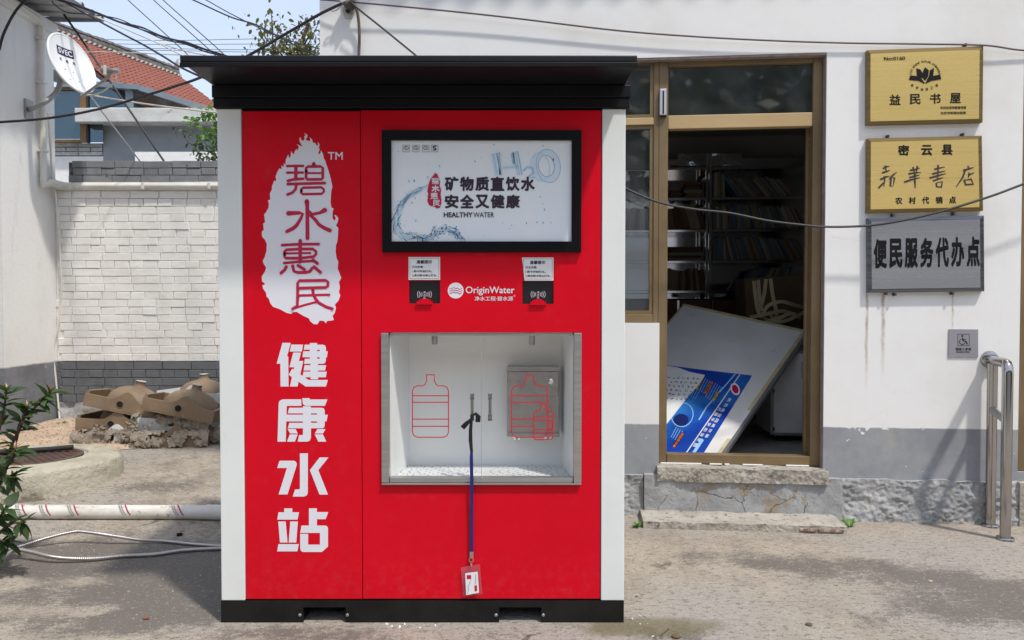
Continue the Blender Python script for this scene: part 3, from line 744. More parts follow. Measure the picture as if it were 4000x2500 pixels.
mb = MB(); mb.box(XL + .002, XR - .002, .02, DEP - .03, nz + .004, nz + .01); mb.build('floor_plate', BLACK, kiosk)

# ---- lettering on the left panel
LY = PY - .0006
def mapL(k=0):
    y = LY - .0002 * k
    return lambda px, py: K(px, py, y)
def crop(pts, ox, oy, s): return [(ox + x * s, oy + y * s) for x, y in pts]
S1 = 230 / 1739
g1 = [[(252, 70), (497, 70), (388, 465), (425, 470), (432, 1360), (195, 1360), (190, 685), (82, 685)],
      [(508, 122), (860, 122), (825, 328), (470, 328)],
      [(572, 357), (800, 357), (740, 605), (868, 605), (780, 1000), (850, 1045), (875, 920), (1080, 920), (1080, 887), (878, 887), (905, 730), (1080, 730), (1080, 690), (887, 690), (915, 540), (1060, 540), (1060, 495), (842, 495), (870, 318), (1060, 318), (1060, 272), (880, 272), (910, 125), (1060, 125), (1060, 75), (1278, 75), (1278, 125), (1450, 125), (1505, 145), (1535, 200), (1535, 318), (1590, 318), (1565, 498), (1535, 498), (1535, 600), (1510, 660), (1460, 690), (1300, 690), (1300, 730), (1543, 730), (1510, 887), (1300, 887), (1300, 920), (1562, 920), (1532, 1088), (1303, 1088), (1303, 1147), (1083, 1147), (1083, 1088), (915, 1088), (1020, 1165), (1593, 1165), (1535, 1360), (935, 1360), (728, 1215), (697, 1360), (475, 1360), (530, 1085), (437, 1010), (540, 832), (585, 860), (598, 792), (457, 792)],
      [(1278, 275), (1352, 275), (1352, 318), (1278, 318)], [(1278, 497), (1352, 497), (1352, 540), (1278, 540)]]
g2 = [[(250, 75), (810, 75), (812, 268), (400, 268), (378, 280), (372, 527), (857, 527), (857, 490), (408, 490), (452, 323), (857, 323), (857, 280), (1090, 280), (1090, 323), (1420, 323), (1480, 350), (1500, 410), (1500, 530), (1592, 530), (1552, 725), (1500, 725), (1500, 850), (1480, 905), (1430, 930), (1095, 930), (1092, 1210), (1060, 1295), (990, 1325), (702, 1325), (747, 1130), (850, 1130), (858, 1110), (858, 930), (410, 930), (455, 768), (857, 768), (857, 727), (363, 727), (350, 1325), (107, 1325), (140, 200), (165, 120)],
      [(1090, 490), (1270, 490), (1270, 527), (1090, 527)], [(1090, 727), (1270, 727), (1270, 768), (1090, 768)],
      [(840, 40), (1055, 40), (1060, 78), (1580, 78), (1505, 267), (930, 267), (880, 240), (848, 190)],
      [(405, 950), (638, 950), (705, 1083), (478, 1083)], [(470, 1110), (705, 1110), (618, 1325), (385, 1325)],
      [(1282, 953), (1525, 953), (1447, 1083), (1208, 1083)], [(1203, 1110), (1447, 1110), (1548, 1325), (1313, 1325)]]
g3 = [[(168, 300), (585, 300), (640, 320), (672, 370), (670, 440), (400, 1297), (138, 1297), (385, 515), (97, 515)],
      [(768, 83), (1003, 83), (1000, 1240), (975, 1320), (890, 1360), (555, 1360), (622, 1150), (750, 1145), (768, 1125)],
      [(1350, 203), (1612, 203), (1312, 577), (1597, 1300), (1345, 1300), (1062, 577)]]
g4 = [[(305, 120), (543, 120), (543, 235), (742, 235), (697, 452), (97, 452), (137, 235), (303, 235)],
      [(127, 507), (348, 507), (402, 1128), (178, 1128)], [(483, 507), (708, 507), (660, 1128), (435, 1128)], [(135, 1175), (735, 1175), (693, 1390), (95, 1390)],
      [(1035, 120), (1268, 120), (1268, 228), (1605, 228), (1528, 440), (1270, 440), (1270, 627), (1520, 627), (1575, 655), (1597, 710), (1597, 1250), (1415, 1408), (860, 1408), (800, 1380), (777, 1310), (775, 873), (1010, 873), (1010, 1190), (1360, 1190), (1360, 845), (778, 845), (812, 627), (1035, 627)]]
for gl, oy in ((g1, 1330), (g2, 1550), (g3, 1760), (g4, 1970)):
    mb = MB(); print_polys(mb, [crop(p, 1070, oy, S1) for p in gl], mapL()); mb.build('lettering', PRINTW, left_panel, recalc=False)
S5 = 350 / 1323
fl_r5 = [(705, 30), (760, 65), (760, 95), (740, 120), (745, 145), (790, 155), (805, 140), (790, 95), (830, 135), (840, 180), (870, 180), (895, 220), (920, 215), (910, 165), (938, 205), (925, 270), (945, 265), (920, 330), (925, 350), (950, 340), (960, 290), (990, 345), (1000, 410), (1020, 440), (1035, 490), (1060, 560), (1085, 640), (1110, 740), (1128, 830), (1110, 900), (1105, 980), (1100, 1060), (1115, 1140), (1145, 1150), (1130, 1210), (1130, 1300), (1160, 1330), (1180, 1290), (1155, 1255), (1175, 1245), (1215, 1290), (1210, 1350), (1180, 1400), (1215, 1440)]
fl_6 = [(1210, 100), (1200, 200), (1180, 260), (1175, 350), (1190, 450), (1215, 500), (1205, 600), (1230, 660), (1258, 740), (1225, 800), (1238, 880), (1225, 950), (1245, 1000), (1215, 1080), (1165, 1130), (1180, 1190), (1160, 1260), (1130, 1300), (1150, 1360), (1110, 1370), (1050, 1375), (1030, 1410), (1005, 1375), (940, 1370), (905, 1425), (850, 1420), (800, 1380), (780, 1335), (700, 1300), (650, 1270), (600, 1240), (545, 1245), (520, 1270), (450, 1255), (360, 1205), (250, 1165), (215, 1120), (190, 1050), (155, 1010), (150, 960), (105, 900), (95, 850), (140, 830), (90, 790), (85, 720), (130, 650), (150, 590), (110, 525), (100, 490), (130, 430), (155, 340), (160, 240), (135, 180), (90, 130), (85, 60), (115, 30)]
fl_l5 = [(105, 1375), (135, 1350), (120, 1240), (150, 1205), (185, 1140), (190, 1080), (175, 1030), (210, 1020), (205, 930), (235, 870), (235, 820), (270, 740), (300, 745), (290, 680), (315, 610), (345, 560), (380, 570), (375, 515), (410, 540), (410, 480), (435, 510), (440, 430), (475, 355), (490, 410), (515, 370), (515, 300), (555, 360), (570, 310), (600, 270), (612, 300), (635, 240), (600, 200), (690, 240), (645, 160), (640, 120), (660, 95), (665, 140), (700, 150), (720, 120), (710, 90), (735, 65)]
FLAME = crop(fl_r5, 1000, 510, S5) + crop(fl_6, 1000, 890, S5) + crop(fl_l5, 1000, 510, S5)
mb = MB(); print_polys(mb, [FLAME], mapL()); flame = mb.build('flame_emblem', PRINTW, left_panel, recalc=False)
def five(pts): return crop(pts, 1000, 510, S5)
def six(pts): return crop(pts, 1000, 890, S5)
SEAL = []
for pts, w in (([(460, 525), (695, 522)], 34), ([(460, 622), (690, 620)], 32), ([(472, 742), (560, 720), (695, 712)], 36), ([(588, 525), (588, 720)], 44),
               ([(852, 490), (852, 525)], 46), ([(740, 600), (740, 555), (765, 532), (950, 530), (985, 550), (985, 700), (968, 720), (752, 722), (738, 700), (740, 600)], 36), ([(750, 628), (985, 628)], 26),
               ([(468, 790), (1015, 775)], 36), ([(595, 800), (585, 860), (540, 915), (465, 945)], 36),
               ([(668, 890), (672, 860), (695, 845), (960, 838), (1000, 865), (1002, 900), (970, 935), (690, 940), (668, 918), (668, 890)], 34)):
    SEAL.append((five(pts), w * S5))
for pts, w in (([(750, 1045), (752, 1075)], 58), ([(755, 1080), (758, 1200), (760, 1590)], 50), ([(478, 1222), (640, 1215), (690, 1228), (660, 1300), (600, 1400), (540, 1450), (455, 1490)], [60, 46, 36, 40, 46, 50, 44]),
               ([(770, 1180), (830, 1238), (940, 1215), (1015, 1175)], [30, 44, 40, 60]), ([(800, 1250), (870, 1310), (930, 1390), (1010, 1440), (1090, 1475)], [34, 44, 44, 48, 52])):
    SEAL.append((five(pts), [x * S5 for x in w] if isinstance(w, list) else w * S5))
for pts, w in (([(385, 255), (640, 242), (925, 240)], 36), ([(652, 190), (652, 500)], 46), ([(420, 385), (422, 350), (445, 325), (640, 312), (840, 312), (885, 350), (885, 390), (850, 425), (660, 448), (440, 448), (422, 425), (420, 385)], 36),
               ([(440, 378), (800, 372)], 28), ([(415, 520), (640, 500), (840, 490)], 34), ([(840, 475), (905, 525)], 42), ([(445, 575), (425, 620), (370, 665)], 42),
               ([(540, 560), (560, 640), (620, 660), (740, 658), (800, 640), (825, 600)], 40), ([(620, 555), (715, 615)], 40), ([(855, 575), (950, 655)], 40),
               ([(615, 1050), (615, 810), (640, 780), (1030, 775), (1065, 800), (1060, 860), (1030, 880), (640, 890)], 36), ([(615, 1000), (610, 1150), (540, 1195)], 36),
               ([(540, 1195), (720, 1140), (890, 1095)], 30), ([(640, 1000), (1080, 988)], 32), ([(838, 890), (845, 980), (880, 1050), (930, 1110), (1040, 1170), (1125, 1195)], 40)):
    SEAL.append((six(pts), w * S5))
mb = MB()
for i, (pts, w) in enumerate(SEAL):
    w = [x * 1.16 for x in w] if isinstance(w, list) else w * 1.16
    ribbon(mb, pts, w, mapL(2 + i % 9))
    for e in (0, -1):
        ww = (w[e] if isinstance(w, list) else w) / 2
        c = pts[e]; mb.add([mapL(11 + i % 9)(c[0] + ww * math.cos(a * math.pi / 6), c[1] + ww * math.sin(a * math.pi / 6)) for a in range(12)], [tuple(range(12))])
mb.build('seal_script', PRINTR, left_panel, recalc=False)
mb = MB(); text_rect(mb, 'TM', (1281, 594, 1339, 624), mapL(), 0.01); mb.build('trademark_sign', PRINTW, left_panel, recalc=False)

# ---- screen: black frame, poster
scr = None
SY = -.012
mb = MB(); ix0, ix1, iz0, iz1 = K(1530, 750).x, K(2232, 750).x, K(2000, 944).z, K(2000, 550).z
panel_with_holes(mb, sx0 + .001, sx1 - .001, sz0 + .001, sz1 - .001, [(ix0, ix1, iz0, iz1)], SY, .03)
SCRB = pmat('black_screen_frame', (0.004, 0.004, 0.005), rough=0.3, spec=0.2)
screen = mb.build('screen_frame', SCRB, kiosk)
mb = MB(); mb.box(ix0 - .004, ix1 + .004, .0, .006, iz0 - .004, iz1 + .004)
POSTER = pmat('pale_poster', (0.80, 0.87, 0.93), (0.88, 0.91, 0.94), 3.0, rough=0.35, lo=.3, hi=.7)
poster = mb.build('poster', POSTER, kiosk)
def mapP(k=0): return lambda px, py: K(px, py, -.0006 - .00025 * k)
P7 = lambda pts: [(1400 + x * 950 / 2394, 450 + y * 950 / 2394) for x, y in pts]
mb = MB()
for r, t in (((1735, 690, 2092, 746), '矿物质直饮水'), ((1735, 760, 2034, 814), '安全又健康')):
    n_ = len(t); w_ = (r[2] - r[0]) / n_
    for i, ch in enumerate(t):
        m = MB(); text_rect(m, ch, (r[0] + i * w_ + 2, r[1], r[0] + (i + 1) * w_ - 3, r[3]), mapP(4), 0.042); m.build('headline_character', INK, poster, recalc=False)
m = MB(); text_rect(m, 'HEALTHY', (1733, 829, 1846, 849), mapP(4), 0.028); text_rect(m, 'WATER', (1849, 829, 1930, 849), mapP(4), 0.004); m.build('headline', INK, poster, recalc=False)
# little flame seal on the poster
fx0, fx1 = min(p[0] for p in FLAME), max(p[0] for p in FLAME); fy0, fy1 = min(p[1] for p in FLAME), max(p[1] for p in FLAME)
def small(p): return (1669 + (p[0] - fx0) / (fx1 - fx0) * 56, 672 + (p[1] - fy0) / (fy1 - fy0) * 143)
m = MB(); print_polys(m, [[small(p) for p in FLAME]], mapP(5)); m.build('small_flame_emblem', PRINTR, poster, recalc=False)
m = MB()
for i, (pts, w) in enumerate(SEAL):
    ww = (max(w) if isinstance(w, list) else w) * 0.36
    ribbon(m, [small(p) for p in pts], ww, mapP(7 + i % 5))
m.build('seal_script', PRINTW, poster, recalc=False)
# water splash: many ribbons of blues along the photographed arc
BLUES = [pmat('water_print_%d' % i, c, rough=0.3) for i, c in enumerate([(0.34, 0.58, 0.80), (0.13, 0.36, 0.62), (0.50, 0.70, 0.86), (0.015, 0.03, 0.06), (0.66, 0.80, 0.90), (0.05, 0.15, 0.30)])]
arc = catmull([Vector((x, y, 0)) for x, y in P7([(690, 690), (600, 730), (500, 790), (430, 870), (390, 970), (375, 1060), (400, 1150), (470, 1190), (570, 1195), (650, 1215), (730, 1190), (800, 1130), (880, 1120), (950, 1150), (1000, 1200), (1050, 1240)])], 10)
wid = catmull([Vector((w, 0, 0)) for w in (8, 17, 22, 27, 30, 32, 36, 32, 26, 22, 24, 30, 30, 28, 24, 12)], 10)
rw = random.Random(3)
parts_ = [MB() for _ in BLUES]
ribbon(parts_[4], [(p.x, p.y) for p in arc], [w.x * (.75 + .5 * mnoise.noise(Vector((i * .35, 0, 1)))) for i, w in enumerate(wid)], mapP(0))
for s in range(130):
    i0 = rw.randrange(0, len(arc) - 12); L_ = rw.randrange(5, 20); seg = arc[i0:i0 + L_]
    if len(seg) < 4: continue
    off = rw.uniform(-.5, .5); dr = rw.uniform(-.5, .5); th = rw.uniform(.6, 3.0); pts = []; ww = []
    for j, p in enumerate(seg):
        k = min(i0 + j, len(arc) - 2); t = (arc[k + 1] - arc[k]).normalized(); nn = Vector((-t.y, t.x, 0)); q = p + nn * wid[k].x * (off + dr * j / L_)
        pts.append((q.x, q.y)); ww.append(max(.2, th * math.sin(math.pi * (j + .5) / len(seg))))
    c = rw.choices(range(6), (4, 5, 1, 5, 4, 5))[0] if i0 > len(arc) * .35 else rw.choices(range(6), (4, 5, 2, 2, 5, 3))[0]
    ribbon(parts_[c], pts, ww, mapP(1 + s % 3))
for s in range(240):                                   # splash beads and dark glints along the arc
    i = rw.randrange(len(arc) - 1); k = i / len(arc); t = (arc[i + 1] - arc[i]).normalized(); nn = Vector((-t.y, t.x, 0))
    q = arc[i] + nn * wid[i].x * rw.gauss(0, .42); r = rw.choice((.8, 1.2, 1.8, 2.6)) * (1.2 if k > .4 else .9); c = rw.choices(range(6), (3, 4, 2, 3 if k > .35 else 1, 3, 4))[0]; an = rw.uniform(0, 3.14)
    parts_[c].add([mapP(5)(q.x + r * 1.5 * math.cos(a) * math.cos(an) - r * .7 * math.sin(a) * math.sin(an), q.y + r * 1.5 * math.cos(a) * math.sin(an) + r * .7 * math.sin(a) * math.cos(an)) for a in [k2 * math.pi / 4 for k2 in range(8)]], [tuple(range(8))])
# drops
for s in range(46):
    x, y = rw.uniform(350, 2070), rw.uniform(270, 1230)
    if 690 < x < 1750 and 560 < y < 1010: continue
    (px, py), = P7([(x, y)]); r = rw.choice((1.2, 1.8, 2.6, 4.0)); c = rw.choice((0, 1, 1, 5))
    parts_[c].add([mapP(3)(px + r * .7 * math.cos(a), py + r * 1.3 * math.sin(a)) for a in [k * math.pi / 5 for k in range(10)]], [tuple(range(10))])
# H2O letters of water
def glassy(pts, w):
    ribbon(parts_[4], pts, w, mapP(0)); n0 = len(pts)
    for s in range(5):
        o_ = rw.uniform(-.45, .45); ribbon(parts_[rw.choice((0, 2, 2, 1, 4))], [(x + o_ * w * .9, y + rw.uniform(-.5, .5) * w * .3) for x, y in pts], rw.uniform(1, 3.2), mapP(1 + s % 2))
for pts, w in (([(1335, 375), (1375, 590)], 26), ([(1385, 365), (1405, 590)], 14), ([(1545, 355), (1590, 590)], 26), ([(1515, 370), (1530, 480)], 12)): glassy(P7(pts), w)
(a,), (b,) = [P7([q]) for q in ((1420, 520), (1580, 505))]; ribbon(parts_[4], [a, b], 16, mapP(1)); ribbon(parts_[0], [a, b], 2.5, mapP(2))
ring = lambda cx_, cy_, rx, ry, n_=36, rot=-.15: [(cx_ + rx * math.cos(t) * math.cos(rot) - ry * math.sin(t) * math.sin(rot), cy_ + rx * math.cos(t) * math.sin(rot) + ry * math.sin(t) * math.cos(rot)) for t in [2 * math.pi * k / n_ for k in range(n_ + 1)]]
ribbon(parts_[4], P7(ring(1850, 500, 110, 135)), 22, mapP(0)); ribbon(parts_[1], P7(ring(1870, 500, 118, 165)), 1.6, mapP(1)); ribbon(parts_[5], P7(ring(1850, 500, 78, 106)), 1.4, mapP(1)); ribbon(parts_[2], P7(ring(1790, 510, 92, 140)), 3, mapP(2))
ribbon(parts_[2], P7([(1625, 550), (1660, 515), (1710, 520), (1720, 570), (1660, 610), (1740, 612)]), 10, mapP(0)); ribbon(parts_[1], P7([(1625, 550), (1660, 505), (1715, 510), (1730, 570), (1650, 620)]), 1.6, mapP(1))
for i, m in enumerate(parts_):
    if m.f: stuff(m.build('water_print', BLUES[i], poster, recalc=False))
for x in (470, 566, 662, 750):
    m = MB(); (p,) = P7([(x, 328)]); q = 13
    for a, b in (((-q, -q), (q, -q)), ((q, -q), (q, q)), ((q, q), (-q, q)), ((-q, q), (-q, -q))): ribbon(m, [(p[0] + a[0], p[1] + a[1]), (p[0] + b[0], p[1] + b[1])], 1.2, mapP(3))
    if x < 740: ribbon(m, ring(p[0] - 0, p[1] - 2, 9, 7, 20, 0), 1.8, mapP(4)); ribbon(m, [(p[0] - 5, p[1] + 4), (p[0], p[1] - 7), (p[0] + 5, p[1] + 4)], 1.8, mapP(5))
    else: text_rect(m, 'S', (p[0] - 8, p[1] - 11, p[0] + 8, p[1] + 8), mapP(4), .03)
    m.build('certification_mark', INK, poster, recalc=False)

# ---- card readers, notices, brand
RDR = pmat('black_reader', (0.012, 0.012, 0.013), rough=0.3)
for (x0, x1, z0, z1), px0 in zip(rd, (1597, 2041)):
    mb = MB(); mb.box(x0 + .0005, x1 - .0005, .020, .032, z0 + .0005, z1 - .0005); r_ = mb.build('card_reader', RDR, kiosk)
    mb = MB(); w_ = K(px0 + 61, 1180, .0)
    c = w_.x; zc = z0
    prof = [(-.029, -.004), (.029, -.004), (.029, .008), (.022, .008)] + [(.022 * math.cos(a), .008 + .010 * math.sin(a)) for a in [k * math.pi / 8 for k in range(1, 8)]] + [(-.022, .008), (-.029, .008)]
    mb.prism([(c + x, -.004, zc + z) for x, z in prof], (0, .03, 0)); mb.build('card_ledge', RED, r_)
    mb = MB(); mp = lambda px, py: K(px, py, .0195)
    cxp = px0 + 61
    for i, (rr_, hh_) in enumerate(((28, 14), (21, 12), (15, 9), (10, 7))):
        for sgn in (-1, 1):
            ribbon(mb, [(cxp + sgn * rr_ * math.cos(t) , 1150 + hh_ * math.sin(t) / .6) for t in (-.6, -.3, 0, .3, .6)], 1.7, mp)
    for i, ch in enumerate('感应区'): text_rect(mb, ch, (cxp - 4, 1138 + i * 10, cxp + 5, 1146 + i * 10), mp, .01)
    mb.build('reader_symbol', PRINTW, r_, recalc=False)
for px0, py0, px1, py1, t in ((1596, 1004, 1719, 1093, 0), (2039, 1006, 2162, 1096, 1)):
    mb = MB(); yy = PY - .0012
    q = [K(px0 + (0), py0, yy), K(px1, py0, yy), K(px1, py1, yy), K(px0 + (10 if t else 0), py1, yy)]
    mb.prism(q, (0, .0008, 0)); nb = mb.build('instruction_notice', PAPER, kiosk)
    mb = MB(); mp = lambda px, py: K(px, py, PY - .0016)
    text_rect(mb, '温馨提示', (px0 + 31, py0 + 12, px0 + 91, py0 + 26), mp, .022)
    text_rect(mb, '打水步骤:', (px0 + 14, py0 + 34, px0 + 58, py0 + 43), mp, .01)
    text_rect(mb, '1.刷卡开始打水。', (px0 + 14, py0 + 51, px0 + 92, py0 + 60), mp, .012)
    text_rect(mb, '2.再次刷卡停止打水。', (px0 + 14, py0 + 67, px0 + 112, py0 + 76), mp, .012)
    for a, b in (((5, 5), (118, 5)), ((118, 5), (118, 84)), ((118, 84), (5, 84)), ((5, 84), (5, 5))): ribbon(mb, [(px0 + a[0], py0 + a[1]), (px0 + b[0], py0 + b[1])], 1.0, mp)
    mb.build('notice_text', INK, nb, recalc=False)
mpr = lambda k: (lambda px, py: K(px, py, PY - .0006 - .0002 * k))
mb = MB(); mb.add([mpr(0)(1780 + 31 * math.cos(2 * math.pi * k / 40), 1135 + 31 * math.sin(2 * math.pi * k / 40)) for k in range(40)], [tuple(range(40))])
br_ = mb.build('brand_disc', PRINTW, right_panel, recalc=False)
mb = MB()
for i in range(3):
    for x0 in (-1, 1):
        pts = [(1780 + (x0 * 12 - 12) + t * 2.4, 1126 + i * 8.5 + (2 if x0 > 0 else 0) + 2.6 * math.sin(t * .7 + (0 if x0 < 0 else 3.1))) for t in range(11)]
        pts = [p for p in pts if (p[0] - 1780) ** 2 + (p[1] - 1135) ** 2 < 27 ** 2]
        if len(pts) > 2: ribbon(mb, pts, 2.2, mpr(2 + i))
mb.build('brand_waves', PRINTR, right_panel, recalc=False)
mb = MB(); text_rect(mb, 'OriginWater', (1819, 1119, 2010, 1154), mpr(0), .012); text_rect(mb, '净水工程·碧水源', (1854, 1158, 2004, 1175), mpr(0), .01)
text_rect(mb, '®', (2006, 1152, 2013, 1159), mpr(0)); mb.build('brand_lettering', PRINTW, right_panel, recalc=False)

# ---- filling bay
bay = None
BD = .27
xf0, xf1, zf = cx0 + .030, cx1 - .030, PY + .022          # splayed sides: wide in front, narrow at the back
xb0, xb1 = K(1598, 1600, BD).x, K(2193, 1600, BD).x
z0, z1 = K(2000, 1816, BD).z, cz1 + .03
for a, b in ((xf0, xb0), (xf1, xb1)):
    sgn = -1 if a == xf0 else 1
    mb = MB(); mb.hexa([(a, zf, z0 - .06), (b, BD, z0 - .06), (b, BD, z1), (a, zf, z1)], [(a + sgn * .004, zf, z0 - .06), (b + sgn * .004, BD, z0 - .06), (b + sgn * .004, BD, z1), (a + sgn * .004, zf, z1)]); mb.build('bay_side', LINER, kiosk)
mb = MB(); mb.box(xb0 - .004, xb1 + .004, BD + .001, BD + .005, z0 - .06, z1); mb.build('bay_back', LINER, kiosk)
mb = MB(); mb.box(xf0 - .004, xf1 + .004, PY + .022, BD + .005, z1 + .001, z1 + .005); mb.build('bay_ceiling', LINER, kiosk)
mb = MB(); mb.prism([(xf0 + .001, zf, z0), (xf1 - .001, zf, z0), (xb1 - .001, BD - .001, z0), (xb0 + .001, BD - .001, z0)], (0, 0, -.012)); tray = mb.build('drip_tray', TRAY, kiosk)
for cx_ in (K(1697, 1850, .15).x, K(2080, 1850, .15).x):
    mb = MB()
    for ri, cnt in ((.03, 6), (.06, 12), (.09, 18), (.12, 26), (.15, 32)):
        for k in range(cnt):
            a = 2 * math.pi * k / cnt; c = Vector((cx_ + ri * math.cos(a) * 1.1, .15 + ri * .72 * math.sin(a), z0 + .0006)); a2 = a + .3
            mb.add([c + Vector((.003 * math.cos(b), .006 * math.sin(b) * .6, 0)) for b in (0, 1.05, 2.1, 3.14, 4.2, 5.24)], [tuple(range(6))])
    mb.build('drain_holes', DARK, tray, recalc=False)
for px, py in ((1698, 1345), (2078, 1348)):
    mb = MB(); p = K(px, py,   .14); mb.tube([(p.x, .14, z1), (p.x, .14, p.z)], .011, 14)
    for k in range(9): mb.tube([(p.x, .14, p.z + .006 + k * .006), (p.x, .14, p.z + .009 + k * .006)], .0125, 14)
    mb.build('water_nozzle', STEEL, kiosk, smooth=True)
bx0, bx1, bzt, bzb = K(1981, 1570, BD - .07).x, K(2184, 1570, BD - .07).x, K(2080, 1433, BD - .07).z, K(2080, 1703, BD - .07).z
mb = MB(); mb.bbox(bx0, bx1, BD - .07, BD, bzb, bzt, .003); box_ = mb.build('steel_cabinet', STEELB, kiosk)
zm = K(2080, 1548, BD - .08).z
mb = MB(); mb.bbox(bx0 + .003, bx1 - .003, BD - .078, BD - .071, zm, bzt - .018, .002); mb.build('cabinet_flap', STEELB, box_)
mb = MB(); mb.lathe([(.012, 0), (.012, .006), (.007, .008), (.001, .008)], 16, Matrix.Translation(K(2153, 1490, BD - .079)) @ Matrix.Rotation(R(90), 4, 'X')); mb.build('cabinet_lock', CHROME, box_)
mb = MB(); mb.bbox(bx0 - .002, bx1 + .002, BD - .084, BD - .071, bzt - .016, bzt + .002, .002); mb.build('cabinet_hood', STEELB, box_)
mb = MB(); mb.bbox(bx0 - .002, bx1 + .002, BD - .08, BD - .071, bzb - .002, bzb + .012, .002); mb.build('cabinet_lip', STEELB, box_)
for px, py in ((2013, 1710), (2030, 1710), (2133, 1710), (2150, 1710)):
    mb = MB(); p = K(px, py, BD - .03); mb.lathe([(.007, 0), (.009, .006), (.009, .016), (.006, .022)], 10, Matrix.Translation(p + Vector((0, 0, -.008)))); mb.build('cabinet_nut', CHROME, box_)
# jambs, head strip, sill
jt, jb = K(2000, 1300).z, K(2000, 1884).z
for a, b in ((1490, 1520), (2241, 2272)):
    mb = MB(); mb.bbox(K(a, 1600).x + .0005, K(b, 1600).x - .0005, -.006, .03, jb, jt - .0005, .0015); mb.build('bay_jamb', STEEL, kiosk)
mb = MB(); mb.bbox(K(1521, 1600).x, K(2240, 1600).x, .012, .04, K(2000, 1312).z, jt - .001, .001); mb.build('bay_head', STEEL, kiosk)
mb = MB(); mb.bbox(cx0 + .001, cx1 - .001, -.009, .03, cz0 + .001, K(2000, 1886).z, .001); mb.build('bay_sill', STEEL, kiosk)
mb = MB(); mb.bbox(K(1521, 1600).x, K(2240, 1600).x, .004, .04, K(2000, 1885).z, K(2000, 1868).z, .001); mb.build('bay_rail', STEEL, kiosk)
# two clear doors with printed bottles and handles
DY = .0
def bottle(x, y, w, h, neck_w, neck_h, lw, mp, mb, bands):
    r = w * .14; cx_ = x + w / 2
    pts = [(cx_ - neck_w / 2, y), (cx_ + neck_w / 2, y), (cx_ + neck_w / 2, y + neck_h * .55), (cx_ + neck_w / 2 + neck_w * .25, y + neck_h * .9), (cx_ + neck_w, y + neck_h),
           (x + w - r, y + neck_h), (x + w - r * .3, y + neck_h + r * .3), (x + w, y + neck_h + r), (x + w, y + h - r), (x + w - r * .3, y + h - r * .3), (x + w - r, y + h), (x + r, y + h), (x + r * .3, y + h - r * .3), (x, y + h - r), (x, y + neck_h + r), (x + r * .3, y + neck_h + r * .3), (x + r, y + neck_h),
           (cx_ - neck_w, y + neck_h), (cx_ - neck_w / 2 - neck_w * .25, y + neck_h * .9), (cx_ - neck_w / 2, y + neck_h * .55), (cx_ - neck_w / 2, y)]
    ribbon(mb, pts, lw, mp)
    ribbon(mb, [(cx_ - neck_w / 2 - lw / 2, y), (cx_ + neck_w / 2 + lw / 2, y)], lw, lambda a, b: mp(a, b) + Vector((0, -.0002, 0)))
    for b in bands: ribbon(mb, [(x, y + h * b), (x + w, y + h * b)], lw, lambda a, b_: mp(a, b_) + Vector((0, -.0002, 0)))
RLINE = pmat('red_outline_print', (0.52, 0.012, 0.03), rough=0.4)
HANDLE = pmat('dull_handle_steel', (.30, .29, .28), rough=.22, metal=1.0)
dsplit = K(1880, 1600).x; dt, db = K(2000, 1305).z, K(2000, 1872).z
for k, (a, b) in enumerate(((K(1521, 1600).x, dsplit - .0008), (dsplit + .0008, K(2240, 1600).x))):
    mb = MB(); mb.box(a, b, DY - .002, DY + .003, db, dt); dr = mb.build('clear_door', ACRYL, kiosk)
    mp = lambda px, py: K(px, py, DY - .0026)
    mb = MB()
    if k == 0: bottle(1611, 1464, 141, 244, 30, 43, 4.2, mp, mb, (.335, .44, .71, .825))
    else:
        bottle(1998, 1464, 141, 244, 30, 43, 4.2, mp, mb, (.335, .44))
        for b_ in (.71, .825): ribbon(mb, [(1998, 1464 + 244 * b_), (2083, 1464 + 244 * b_)], 4.2, mp)
        mp2 = lambda px, py: K(px, py, DY - .0032)
        bottle(2084, 1582, 76, 135, 17, 24, 4.2, mp2, mb, (.335, .445, .715, .83))
        ribbon(mb, ring(2151, 1663, 6, 19, 16, 0), 3, mp2)
    mb.build('bottle_print', RLINE, dr, recalc=False)
    hx = 1844 if k == 0 else 1914
    mb = MB(); p, q = K(hx, 1549, DY - .02), K(hx, 1632, DY - .02)
    mb.tube([p + Vector((0, .018, 0)), p, q, q + Vector((0, .018, 0))], [.006, .0055, .0055, .006], 10)
    for e in (p, q): mb.lathe([(.0085, -.010), (.0065, .0), (.0085, .010)], 10, Matrix.Translation(e))
    mb.build('door_handle', HANDLE, dr, smooth=True)

mb = MB(); mb.box(dsplit - .0007, dsplit + .0007, DY - .003, DY + .004, db, dt); mb.build('door_seal', pmat('grey_seal', (.30, .31, .31), rough=.6), kiosk)
